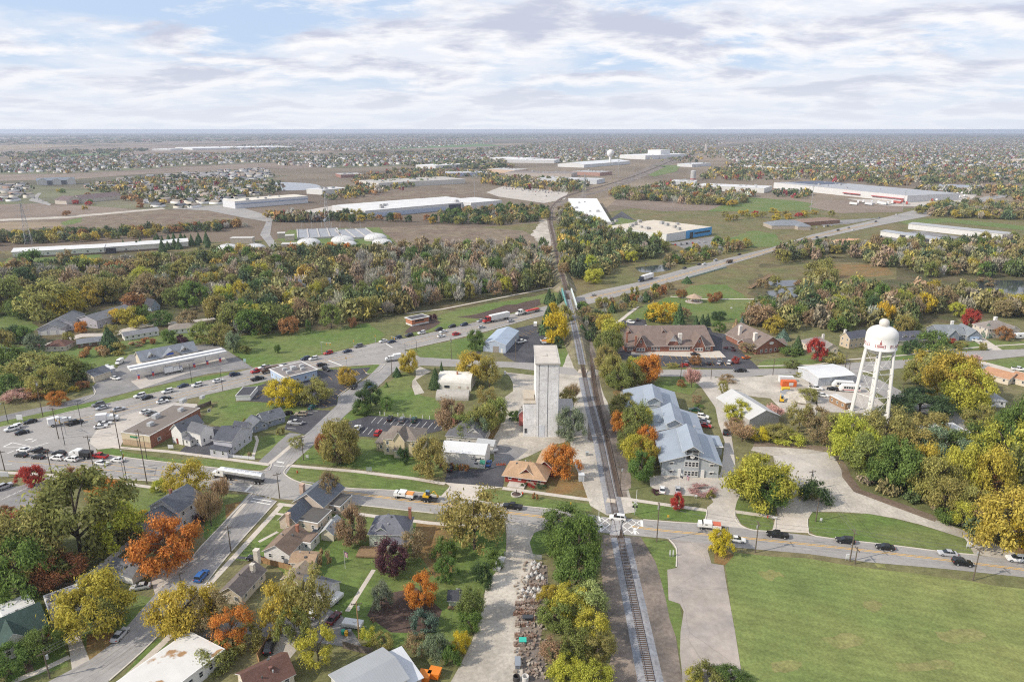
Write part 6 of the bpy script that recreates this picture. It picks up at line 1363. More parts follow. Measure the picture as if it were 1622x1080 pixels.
def farwt():
    p=G(966,262); s=PPM(966,262); h=HT(966,262,237)
    o=thing('water_tower','far white ball-topped water tower by the gabled hall','water tower',(p.x,p.y,0))
    r=5.5/s; m=MB(); m.cyl((0,0,0),(0,0,h-2*r),r*.35,n=10); m.build('column',TRIM,o)
    m=MB(); m.lathe([(max(.05,r*math.sin(math.pi*i/10)),h-r-r*math.cos(math.pi*i/10)) for i in range(11)],18); m.build('tank',TRIM,o,smooth=True)
    p=G(1097.4,286); s=PPM(1097,286); h=HT(1097,286,271); r=4.2/s
    o=thing('silo','grey round silo with red base among white factories','silo',(p.x,p.y,0))
    m=MB(); m.cyl((0,0,0),(0,0,h*.2),r*1.03,n=16); m.build('base',STEEL,o,color=(.35,.06,.05)); m=MB(); m.cyl((0,0,h*.2),(0,0,h),r,n=16); m.lathe([(r,h),(r*.1,h+2)],16); m.build('drum',CONC,o,color=(.42,.42,.42))
    p=G(1117.6,241); h=HT(1117,241,228); s=PPM(1117,241); r=1.4/s
    o=thing('silo','slender pale tower beside the railway near the horizon','tower',(p.x,p.y,0)); m=MB(); m.box(-r,-r,0,r,r,h); m.build('shaft',CONC,o,color=(.6,.55,.5)); m=MB(); m.box(-r*1.4,-r*1.4,h,r*1.4,r*1.4,h*1.06); m.build('cap',CONC,o,color=(.55,.5,.45))
farwt()
# ---------------- poles ----------------
PW=mat('pole_wood',(.13,.105,.08),.9,.2,1); PWL=mat('new_pole_wood',(.36,.23,.12),.85,.15,1); PM=mat('galvanised_steel',(.40,.41,.42),.5,.05,1,metal=.3); PB=mat('black_steel',(.025,.025,.028),.5,0)
WIREM=mat('wire',(.16,.16,.16),.6,0)
TOPS={}
def pole(x,yb,yt,kind='utility',arm=None,key=None,lbl=None):
    p=G(x,yb); h=HT(x,yb,yt)
    if kind=='utility':
        o=thing('utility_pole',None,'utility pole',p,arm if arm is not None else rnd.uniform(-.3,.3),'utility poles')
        m=MB(); m.cyl((0,0,-.2),(0,0,h),.17,.11,7); m.build('shaft',PW if lbl!='new' else PWL,o)
        m=MB(); m.box(-1.2,-.07,h-.75,1.2,.07,h-.60)
        for q in (-1.05,-.5,.5,1.05): m.cyl((q,0,h-.6),(q,0,h-.38),.06,n=5)
        m.build('crossarm',PW,o)
        if rnd.random()<.5: m=MB(); m.cyl((.35,0,h-2.2),(.35,0,h-1.3),.26,n=9); m.build('transformer',PM,o)
        auto(o,('pale new' if lbl=='new' else 'tall' if h>10 else 'short' if h<6.5 else 'brown')+' wooden utility pole')
    elif kind=='lamp':
        o=thing('street_lamp',None,'street lamp',p,arm or 0,'street lamps')
        m=MB(); m.cyl((0,0,0),(0,0,h),.11,.07,7); m.build('shaft',PB,o); m=MB(); m.cyl((0,0,h-.15),(1.7,0,h+.1),.05,n=5); m.build('arm',PB,o)
        m=MB(); m.box(1.4,-.16,h,2.2,.16,h+.16); m.build('lamp_head',PM,o); auto(o,'black street lamp')
    elif kind=='steel':
        o=thing('steel_pole',None,'steel pole',p,0,'steel poles'); m=MB(); m.cyl((0,0,0),(0,0,h),max(.12,h*.012),max(.08,h*.006),7); m.build('shaft',PM,o)
        m=MB(); m.box(-h*.05,-.1,h*.93,h*.05,.1,h*.95); m.box(-h*.04,-.1,h*.85,h*.04,.1,h*.87); m.build('crossarm',PM,o); auto(o,'grey steel pole')
    if key: TOPS[key]=(p,h,o)
    return o
U=[(150,750,689,None,'a1'),(190,711,650,None,'a2'),(82,750,711,None,0),(233,766,680,None,'a3'),(93,695,645,None,0),(68,659,602,None,'b1'),(8,746,713,None,0),(443,789,748,.6,'s1'),(481,729,690,.7,'s0'),(366,874,833,.6,'s2'),(289,939,905,.6,'s3'),(79,1074,1030,.7,'s4'),(582,629,600,.7,'s00'),(621,598,563,.5,'s000'),
 (715,569,535,1.5,'n1'),(817,572,534,1.5,'n2'),(768,556,535,0,0),(1078,600,566,1.5,'n3'),(1126,600,569,1.5,'n4'),(1224,594,568,1.5,'n5'),(1338,587,562,1.4,'n6'),(1343,601,573,1.4,0),(982,778,736,0,0),(1040,858,796,1.6,'e1'),(1196,875,826,1.6,'e2'),(1283,776,744,.3,'e0'),(1292,826,788,.3,0),(1346,889,839,1.6,'e3'),(1354,893,866,1.6,0),(1541,919,868,1.6,'e4'),
 (1428,630,606,.2,0),(870,457,432,0,'r1'),(918,441,423,0,'r2'),(939,441,424,0,0),(974,433,419,0,'r3'),(1022,428,415,0,'r4')]
for x,yb,yt,a,k in U: pole(x,yb,yt,'utility',a,k or None)
pole(569,1011,952,'utility',.2,'t1','new')
for x,yb,yt,a in [(201,761,717,2.2),(233,727,690,-2),(103,705,662,1),(130,676,635,1),(13,670,637,-1.5),(304,606,576,-1.5),(353,619,586,1.6),(336,540,526,0),(642,560,545,2),(660,555,540,2)]: pole(x,yb,yt,'lamp',a)
for x,yb,yt in [(974,293,270),(979,285,250),(1013,297,272),(1000,300,282),(1284,334,289),(1430,332,301),(752,314,286),(1005,268,254),(1080,297,284)]: pole(x,yb,yt,'steel')
def wires(ks,offs=(-1.0,0,1.0),dz=-.45,lbl=None):
    o=thing('power_line',lbl,'power line',(0,0,0),0)
    m=MB()
    for off in offs:
        for a,b in zip(ks,ks[1:]):
            (p,h,_),(q,g,_)=TOPS[a],TOPS[b]; d=(q-p); nrm=Vector((-d.y,d.x,0)).normalized()*off
            A=p+nrm+Vector((0,0,h+dz)); B=q+nrm+Vector((0,0,g+dz)); sag=d.length*.018; n=10; pr=A
            for i in range(1,n+1):
                t=i/n; c=A.lerp(B,t)-Vector((0,0,4*sag*t*(1-t))); m.cyl(pr,c,.028,n=4,caps=False); pr=c
    m.build('wire',WIREM,o)
wires(['s000','s00','s0','s1','s2','s3','s4'],lbl='overhead wires along the side street down to bottom left')
wires(['e1','e2','e3','e4'],(-.9,.9),lbl='overhead wires along the near side of main street')
wires(['n3','n4','n5','n6'],lbl='overhead wires along the upper street by the brick offices')
wires(['n1','n2','n3'],(-.8,.8),lbl='overhead wires crossing the railway on the upper street')
wires(['e0','e3'],(-.5,.5),lbl='two wires slanting from the yard pole to main street')
wires(['a1','a3'],(-.6,.6),lbl='overhead wires between two poles on the lower left street')
# lattice pylons
def pylon(x,yb,yt,lbl):
    p=G(x,yb); h=HT(x,yb,yt); o=thing('lattice_pylon',lbl,'pylon',p,.4,'lattice pylons'); m=MB(); w=h*.11; t=.12
    def at(k,f): s=w*(1-f) + h*.016*f; a=R(45+90*k); return Vector((s*math.cos(a),s*math.sin(a),h*f))
    n=9; fr=[i/n for i in range(n+1)]
    for k in range(4):
        for f0,f1 in zip(fr,fr[1:]):
            m.cyl(at(k,f0),at(k,f1),t,n=4); m.cyl(at(k,f0),at(k+1,f1),t*.55,n=3); m.cyl(at(k+1,f0),at(k,f1),t*.55,n=3); m.cyl(at(k,f1),at(k+1,f1),t*.5,n=3)
    m.build('frame',PM,o); m=MB()
    for f,l in ((.70,.17),(.82,.15),(.94,.12)):
        for s in (-1,1): m.cyl((0,0,h*f),(s*h*l,0,h*f+.3),t,n=4); m.cyl((0,0,h*f+h*.035),(s*h*l,0,h*f+.3),t*.6,n=3); m.cyl((s*h*l,0,h*f+.3),(s*h*l,0,h*f-1.6),t*.6,n=4)
    m.build('crossarm',PM,o)
for a in [(46,387,322,'lattice pylon at far left behind the long white shed'),(519,361,306,'lattice pylon beside the settling basins'),(925,318,276,'lattice pylon left of the curving railway')]: pylon(*a)
# ---------------- signals, signs, flags ----------------
def sig(x,yb,yt,arm=None,lbl=None,amber=False):
    p=G(x,yb); h=max(3.2,HT(x,yb,yt)); o=thing('traffic_signal',lbl,'traffic signal',p,arm or 0,'traffic signals')
    m=MB(); m.cyl((0,0,0),(0,0,h),.1,n=7); m.build('post',PM,o)
    if arm is not None: m=MB(); m.cyl((0,0,h-.3),(6,0,h),.08,n=6); m.build('mast_arm',PM,o); hs=[(3.4,h-1),(5.6,h-.9)]
    else: hs=[(0,h-.9)]
    for xx,z in hs: m=MB(); m.box(xx-.2,-.32,z-.3,xx+.2,-.08,z+.8); m.build('signal_head',STEEL,o,color=(.42,.26,.03))
for a in [(510,561,541,-.4,'mast-arm traffic signal at the roadside lawn edge'),(561,551,538,None,'signal post beside the roadside lawn, middle one'),(595,543,530,None,'signal post by the brick pump house drive'),(549,578,565,None,'signal post on the restaurant corner'),(105,690,668,2.6,'mast-arm traffic signal on the left junction island'),(197,760,730,2.0,'mast-arm signal on lower kerb of main street'),(632,552,536,2.4,'signal post at the upper street corner')]: sig(*a)
def xsig(x,yb,lbl,rzv):
    p=G(x,yb); o=thing('crossing_signal',lbl,'crossing signal',p,rzv,'level crossing signals'); h=4.6
    m=MB(); m.cyl((0,0,0),(0,0,h),.09,n=7); m.build('mast',PM,o)
    for s in (-.5,.5): m=MB(); m.cyl((s,-.12,2.7),(s,-.2,2.7),.32,n=12); m.build('lamp',PB,o)
    m=MB(); m.box(-1,-.14,3.9,1,-.1,4.1,0,Matrix.Translation((0,0,4))@Matrix.Rotation(.7,4,'Y')@Matrix.Translation((0,0,-4))); m.box(-1,-.18,3.9,1,-.14,4.1,0,Matrix.Translation((0,0,4))@Matrix.Rotation(-.7,4,'Y')@Matrix.Translation((0,0,-4))); m.build('crossbuck',TRIM,o)
    m=MB(); m.cyl((.3,0,1.1),(.3,0,8),.07,n=5); m.build('gate_arm',TRIM,o)
xsig(1005,815,'black-lamped level crossing signal right of the track',.0); xsig(949,848,'level crossing signal left of the track below the street',3.1)
def cabinet(x,y,w,d,h,col,lbl,name='signal_cabinet',cat='cabinet'):
    p=G(x,y); o=thing(name,lbl,cat,p,0); m=MB(); m.box(-w/2,0,.1,w/2,d,h); m.build('body',STEEL,o,color=col); m=MB(); m.box(-w/2-.1,-.1,h,w/2+.1,d+.1,h+.12); m.build('roof',STEEL,o,color=tuple(min(.8,c*1.25) for c in col)); m=MB(); m.box(-w*.2,-.04,.2,w*.2,-.005,h*.85); m.build('door',STEEL,o,color=tuple(c*.85 for c in col)); return o
cabinet(921,763,1.7,1.6,2.3,(.52,.55,.58),'pale grey signal cabinet left of the track'); cabinet(930,722,.9,.9,1.2,(.3,.32,.33),'small dark relay box left of the track')
cabinet(800,594,.7,.6,1.5,(.7,.7,.72),'small white box at edge of the gravel yard','utility_box','utility box')
def sign(x,yb,w,h,col,lbl,z0=.6):
    p=G(x,yb); o=thing('sign_board',lbl,'sign',p,0); m=MB(); m.box(-w/2,-.08,z0,w/2,.08,z0+h); m.build('board',STEEL,o,color=col); m=MB()
    for s in (-w*.4,w*.4): m.box(s-.06,-.06,0,s+.06,.06,z0)
    m.build('post',PM,o)
for a in [(271,712,1.8,1.2,(.7,.7,.7),'white sign board on lawn before the victorian house'),(32,667,2.2,2.0,(.68,.68,.68),'white monument sign on the left verge'),(585,748,1.8,1.2,(.25,.30,.26),'dark sign board on the lawn below the cream victorian'),(487,727,.9,.9,(.6,.6,.6),'small white street sign at the side street corner'),(1066,881,.3,1.2,(.7,.7,.7),'left white marker post beside the concrete apron'),(1061,881,.3,1.2,(.68,.68,.68),'white marker post nearest the track by the apron'),(1533,868,.9,1.3,(.7,.7,.7),'white road sign at the right lawn tip'),(1058,822,.6,.7,(.6,.4,.05),'yellow warning sign beside the red tree'),(904,802,.5,.8,(.6,.4,.05),'yellow warning sign on the lawn left of the track'),(1300,827,.6,.7,(.7,.7,.7),'small white utility marker on the right lawn'),(1342,887,.9,1.2,(.72,.72,.72),'round white sign beside the right-hand pole'),(1158,490,1.2,.8,(.66,.66,.66),'white board at the park edge'),(388,575,1.2,1.6,(.35,.5,.48),'slim green sign by the lawn drain'),(1292,402,6,6,(.62,.62,.62),'white highway sign by the clinic lawn'),(1102,789,.7,.5,(.7,.7,.7),'low white sign by the library hedge'),(1227,823,1.3,.3,(.72,.72,.72),'low white slab on the small lawn island'),(8,757,2.6,1.6,(.55,.56,.58),'brick-based shopping centre sign at the left edge')]: sign(*a)
def flag(x,yb,yt,lbl,cols):
    p=G(x,yb); h=HT(x,yb,yt); o=thing('flagpole',lbl,'flagpole',p,0); m=MB(); m.cyl((0,0,0),(0,0,h),.06,.04,6); m.build('pole',TRIM,o)
    f=None
    for i,c in enumerate(cols):
        m=MB(); z=h-.3-1.6*(i+1)/len(cols); 
        for k in range(4): m.add([(.06+k*.22,.06*math.sin(k*1.8),z-k*.12),(.06+(k+1)*.22,.06*math.sin((k+1)*1.8),z-(k+1)*.12),(.06+(k+1)*.22,.06*math.sin((k+1)*1.8),z+1.6/len(cols)-(k+1)*.12),(.06+k*.22,.06*math.sin(k*1.8),z+1.6/len(cols)-k*.12)],[(0,1,2,3)])
        q=m.build('flag' if f is None else 'flag_stripe',STEEL,o if f is None else f,color=c); f=f or q
ST=[(.08,.1,.3)]+[(.45,.04,.05),(.7,.7,.7)]*4
flag(547,900,871,'white flagpole with striped flag in the back garden',ST); flag(1085,783,751,'flagpole with striped flag in front of library, right one',ST); flag(1076,770,747,'bare-topped white flagpole in front of library, left one',[(.7,.7,.7),(.1,.1,.12)]); 
for i,(x,y) in enumerate([(602,657),(609,658),(630.6,659),(638.8,660),(650,662),(669.5,663),(680.7,664),(692,665)]):
    o=thing('bollard',None,'bollard',G(x,y),0,'white posts along the car park'); m=MB(); m.cyl((0,0,0),(0,0,1.3),.16,n=8); m.lathe([(.16,1.3),(.02,1.42)],8); m.build('post',TRIM,o); auto(o,'white post','along the car park edge behind the cream victorian')
# ---------------- fences ----------------
FW=mat('white_vinyl',(.66,.67,.70),.7,.06,1); FB=mat('cedar_board',(.33,.20,.10),.85,.2,1.2); FG=mat('weathered_board',(.17,.14,.12),.9,.2,1.2)
def fence(px,h,m_,lbl,gap=0):
    pts=[G(*p) for p in px]; o=thing('fence',lbl,'fence',pts[0],0); k=MB(); q=MB(); o0=pts[0]
    for a,b in zip(pts,pts[1:]):
        a=a-o0; b=b-o0
        d=b-a; L_=d.length; T_=Matrix.Translation(a)@Matrix.Rotation(math.atan2(d.y,d.x),4,'Z'); n=max(1,int(L_/2.4))
        for i in range(n):
            x0,x1=L_*i/n,L_*(i+1)/n
            if gap:
                for z in [h*j/gap for j in range(1,gap+1)]: k.box(x0,-.03,z-.12,x1,.03,z,0,T_)
            else: k.box(x0+.05,-.03,.05,x1-.05,.03,h-.04*(i%2),0,T_)
            q.box(x0-.06,-.07,0,x0+.06,.07,h+.12,0,T_)
    k.build('panel',m_,o); q.build('post',m_,o)
fence([(410,890),(437,897),(463,904)],1.7,FB,'cedar board fence between the bungalow and ranch house'); fence([(122,930),(150,912),(172,893),(212,860)],1.9,FW,'long white vinyl fence along the wooded edge')
fence([(-10,917),(33,927),(76,931),(122,933)],1.7,FG,'grey board fence behind the green-roofed cottage'); fence([(544,1026),(570,1033),(591,1037)],1.8,FG,'dark board fence above the grey warehouse')
fence([(362,724),(404,728)],1.1,FW,'low white board fence in front of the lavender house'); fence([(799,881),(830,884),(858,887)],1.5,PM,'wire gate across the gravel drive',5)
fence([(430,1010),(408,1045),(412,1055)],1.7,FB,'cedar fence beside the white concrete pad'); fence([(868,405),(888,450)],1.2,PM,'wire fence left of the main railway track',3)
fence([(310,650),(335,640),(336,646)],1.6,FG,'brown board screen behind the brick store')
# ---------------- odd things ----------------
def blob(o,name,r,h,m_,seed,col=None,n=10):
    rg=random.Random(seed); k=MB(); prof=[]
    vs=[];fs=[]
    for j in range(5):
        t=j/4; rr=r*(1,.96,.8,.5,.05)[j]
        for i in range(n): a=2*math.pi*i/n; q=rr*rg.uniform(.8,1.15); vs.append((q*math.cos(a),q*math.sin(a),h*t*rg.uniform(.9,1.05) if j else -.05))
    for j in range(4):
        for i in range(n): fs.append((j*n+i,j*n+(i+1)%n,(j+1)*n+(i+1)%n,(j+1)*n+i))
    k.add(vs,fs); return k.build(name,m_,o,color=col)
RU=mat('rust',(.19,.105,.070),.9,.35,2,(.30,.25,.21),.6); BAG=mat('white_bag',(.50,.49,.475),.8,.1,2)
def scrap(x,y,k):
    p=G(x,y); o=thing('scrap_pile',None,'scrap',p,rnd.uniform(-.15,.15),'stacks of rusty railway parts beside the gravel drive'); m=MB()
    w=rnd.uniform(.9,1.5); 
    m.box(-w/2,-.45,0,w/2,.45,.12); 
    for i in range(3):
        for j in range(2): m.box(-w/2+i*w/3+.03,-.42+j*.44,.12,-w/2+(i+1)*w/3-.03,-.02+j*.44,.12+rnd.uniform(.3,.75))
    m.build('iron_part',RU,o); auto(o,'low stack of rusty iron parts','beside the gravel drive')
for r_,(y,x0,x1,n) in enumerate([(927,840,862,5),(954,832,852,5),(957,818,830,2),(966,818,848,6),(973,815,845,6),(981,822,845,3),(990,817,845,4),(1009,818,848,6),(1022,815,846,4)]):
    for i in range(n+2): scrap(x0+(x1-x0)*(i+rnd.uniform(.2,.8))/(n+2),y+rnd.uniform(-1,1),i)
m=MB(); rr_=random.Random(3)
for i in range(300):
    x,y=rr_.uniform(816,866),rr_.uniform(890,1075)
    if x<830 and y<915: continue
    p_=G(x,y); s_=rr_.uniform(.12,.42); m.box(-s_,-s_*.6,0,s_,s_*.6,s_*.9,0,Matrix.Translation((p_.x,p_.y,.1))@Matrix.Rotation(rr_.uniform(0,3),4,'Z'))
struct(m.build('scattered_scrap',mat('rubble',(.36,.32,.27),.9,.4,1.5,(.21,.15,.115),.5)),'stuff')['label']='loose rusty scrap scattered beside the gravel drive'
for i,(x,y) in enumerate([(843,894),(847,892),(854,895),(846,900),(852,899),(836,914),(842,911),(849,908),(856,913),(860,916),(852,916),(828,936),(835,938),(838,933),(846,933),(842,939),(853,934),(858,937),(831,946),(847,945),(835,990),(856,940)]):
    o=thing('bag',None,'bag',G(x,y),0,'white bulk bags heaped beside the gravel drive'); blob(o,'sack',.55,.85,BAG,i); o2=MB(); o2.cyl((0,0,.75),(.1,.1,1.0),.10,n=5); o2.build('tie_neck',BAG,o); auto(o,'lumpy white bulk bag','heaped between gravel drive and trees')
cabinet(828,1022,1.4,1.2,1.0,(.03,.35,.27),'bright green bin beside the rusty scrap rows','bin','bin'); cabinet(836,984,2.2,1,.9,(.04,.045,.05),'black crate among the rusty scrap rows','crate','crate'); cabinet(820,1060,1,2.4,1,(.2,.22,.25),'grey trough at lower end of the scrap yard','trough','trough')
for x,y,l in [(818,1077,'dark open barrel at the bottom of the scrap yard'),(832,1077,'white rimmed drum at the bottom of the scrap yard')]:
    o=thing('barrel',l,'barrel',G(x,y),0); m=MB(); m.lathe([(.7,0),(.7,1.1),(.58,1.1),(.58,.3),(.01,.3)],14); m.build('drum',STEEL,o,color=(.05,.045,.045) if 'dark' in l else (.6,.58,.55))
for x,y,l in [(673,1076,'orange skip bin at bottom, left of two'),(689,1071,'orange skip bin at bottom, right of two')]:
    o=thing('skip_bin',l,'skip bin',G(x,y),-.25); m=MB(); m.box(-.95,-.9,.1,.95,.9,1.5,top=(-1.15,-1.05,1.15,1.05)); m.build('tub',STEEL,o,color=(.75,.20,.02)); m=MB(); m.box(-1.2,-1.1,1.5,1.2,1.1,1.62); m.build('lid',STEEL,o,color=(.70,.22,.03))
for x,y,c,l in [(544,1004,(.02,.28,.17),'green wheelie bin beside the camper'),(549,1006,(.65,.36,.02),'yellow wheelie bin between green and grey ones'),(554,1004,(.2,.21,.22),'grey wheelie bin beside the camper')]:
    o=thing('wheelie_bin',l,'bin',G(x,y),.1); m=MB(); m.box(-.3,-.35,.1,.3,.35,1.0,top=(-.38,-.42,.38,.42)); m.build('tub',STEEL,o,color=c); m=MB(); m.box(-.4,-.45,1.0,.4,.45,1.08); m.build('lid',STEEL,o,color=c)
for x,y,c,l in [(1250,613,(.62,.13,.03),'orange shipping container with white panel in gravel yard'),(1246,606,(.66,.66,.66),'white shipping container behind the orange one')]:
    o=thing('shipping_container',l,'container',G(x,y),-.05); m=MB(); m.box(-3,0,.1,3,2.4,2.6); m.build('box',MET,o,color=c); m=MB(); m.box(-.2,-.06,.6,1.6,-.02,2); m.build('panel',STEEL,o,color=(.6,.6,.6))
o=thing('gravel_pile','pale cone of gravel beside the yellow machine','gravel pile',G(1266,632),0); blob(o,'heap',6.5,3.2,M['gravel'],5,n=16)
o=thing('gravel_pile','small grey heap of gravel left of pale cone','gravel pile',G(1248,622),0); blob(o,'heap',3,1.3,M['ballast'],6,n=14)
def tankobj():
    o=thing('fuel_tank','yellow horizontal fuel tank on the weedy bank','tank',G(1244,619),0); m=MB(); m.cyl((-1.6,0,1.1),(1.6,0,1.1),.75,n=14); m.build('drum',STEEL,o,color=(.60,.42,.03)); m=MB(); m.box(-1.2,-.5,0,-.9,.5,.6); m.box(.9,-.5,0,1.2,.5,.6); m.build('stand',PM,o)
    o=thing('propane_tank','small white gas tank beside the white garage','tank',G(783,717),.5); m=MB(); m.cyl((-1.3,0,.9),(1.3,0,.9),.5,n=12); m.build('drum',TRIM,o); m=MB(); m.box(-.8,-.3,0,-.6,.3,.5); m.box(.6,-.3,0,.8,.3,.5); m.build('stand',PM,o)
tankobj()
def machine(p,rzv,lbl,trailer=False):
    """small yellow digger"""
    o=thing('excavator',lbl,'excavator',p,rzv); z=.75 if trailer else 0; YC=(.70,.42,.02)
    for s in (-.75,.75): m=MB(); m.box(-1.1,s-.2,z,1.1,s+.2,z+.5,top=(-1.0,s-.2,1.0,s+.2)); m.build('track',PB,o)
    m=MB(); m.box(-1.2,-.8,z+.6,.6,.8,z+1.3); m.build('body',STEEL,o,color=YC); m=MB(); m.box(-.3,-.6,z+1.3,.9,.3,z+2.5,top=(-.2,-.5,.7,.25)); m.build('cab',GLASS,o); m=MB(); m.box(-.35,-.62,z+2.5,.8,.35,z+2.6); m.build('cab_roof',STEEL,o,color=(.15,.25,.35))
    m=MB(); m.cyl((.6,.5,z+1.1),(2.0,.5,z+2.4),.15,n=6); m.cyl((2.0,.5,z+2.4),(3.0,.5,z+1.0),.12,n=6); bm_=m.build('boom',STEEL,o,color=YC); m=MB(); m.box(2.8,.2,z+.5,3.4,.8,z+1.0); m.build('bucket',STEEL,bm_,color=(.3,.2,.05))
machine(G(1238,636),1.2,'yellow digger beside the gravel cone')
def shelter():
    o=thing('picnic_shelter','tan-roofed picnic shelter in the park','shelter',G(1099,478),0)
    for i in range(6): m=MB(); a=math.pi*i/3; m.cyl((4*math.cos(a),4*math.sin(a),0),(4*math.cos(a),4*math.sin(a),3),.16,n=6); m.build('post',WOOD,o)
    m=MB(); m.lathe([(5.4,2.9),(5.4,3.05),(.3,5.2),(.01,5.3)],6); m.build('roof',SHI,o,color=(.40,.30,.22)); m=MB(); m.lathe([(5.6,.0),(5.6,.15),(.01,.15)],12); m.build('floor',CONC,o,color=(.5,.45,.4))
    o=thing('planter','round stone planter bed on the lawn before station house','planter',G(818,784),0); m=MB(); m.lathe([(1.7,-.05),(1.7,.45),(1.4,.45),(1.4,.2)],18); m.build('ring',CONC,o,color=(.5,.46,.4)); m=MB(); m.lathe([(1.4,.25),(.6,.6),(.01,.75)],14); m.cyl((0,0,.6),(0,0,1.9),.1,n=6); m.build('soil',M['mulch'],o)
    for i,(x,y,l) in enumerate([(828,783,'orange-red hydrant on the lawn near the round planter'),(1216,820,'red fire hydrant on the small lawn island'),(471,749,'red fire hydrant at the side street corner')]):
        o=thing('fire_hydrant',l,'hydrant',G(x,y),0); m=MB(); m.cyl((0,0,0),(0,0,.75),.16,n=8); m.lathe([(.18,.7),(.12,.9),(.02,.98)],8); m.cyl((-.3,0,.5),(.3,0,.5),.09,n=6); m.build('barrel',STEEL,o,color=(.6,.06,.02))
    for i in range(6):
        o=thing('traffic_cone',None,'cone',G(787+i*2.6,736.2-.1*i),0,'orange cones at the lot edge'); m=MB(); m.lathe([(.3,0),(.3,.05),(.18,.06),(.04,.8)],8); m.build('cone_body',STEEL,o,color=(.8,.16,.02)); auto(o,'orange traffic cone','between dark lot and gravel yard')
    o=thing('boat','grey covered boat on a trailer beside the gravel drive','boat',G(791,898),1.3); m=MB(); m.box(-2.4,-.75,.5,2.4,.75,1.4,top=(-2.6,-.95,2.7,.95)); m.build('hull',STEEL,o,color=(.38,.39,.40)); m=MB(); m.box(-2.5,-.9,1.4,2.5,.9,1.55,top=(-2,-.3,2,.3)); m.build('cover',STEEL,o,color=(.45,.45,.46)); m=MB(); m.cyl((-.3,-.9,.3),(-.3,.9,.3),.3,n=10); m.build('wheel',PB,o)
shelter()
# ---------------- vehicles ----------------
PAINT=mat('car_paint',None,.28,0,spec=.5); TYRE=mat('tyre',(.018,.018,.018),.9,0); CGL=mat('car_glass',(.02,.025,.03),.08,0,spec=.6); HL=mat('headlight_lens',(.65,.65,.62),.2,0); TL=mat('taillight_lens',(.35,.02,.02),.3,0); CHAS=mat('chassis',(.03,.03,.032),.7,0); ALU=mat('polished_tank',(.60,.61,.63),.25,.04,.5,metal=.5)
def loft(m,secs,mi=0):
    """secs: list of (x, halfwidth, z0, z1) ; closed body between"""
    vs=[]
    for x,w,z0,z1 in secs: vs+=[(x,-w*.96,z0),(x,-w,z0+(z1-z0)*.45),(x,-w*.90,z1),(x,w*.90,z1),(x,w,z0+(z1-z0)*.45),(x,w*.96,z0)]
    fs=[]
    for i in range(len(secs)-1):
        for k in range(6):
            a=i*6+k; b=i*6+(k+1)%6; fs.append((a,b,b+6,a+6))
    n=len(secs); fs+=[tuple(range(5,-1,-1)),tuple(range((n-1)*6,n*6))]
    m.add(vs,fs,mi)
WH=MB(); WH.cyl((0,-.11,0),(0,.11,0),.33,n=12); WHM=WH.mesh('wheel',TYRE); HUB=MB(); HUB.cyl((0,-.125,0),(0,.125,0),.19,n=10); HUBM=HUB.mesh('rim',PM)
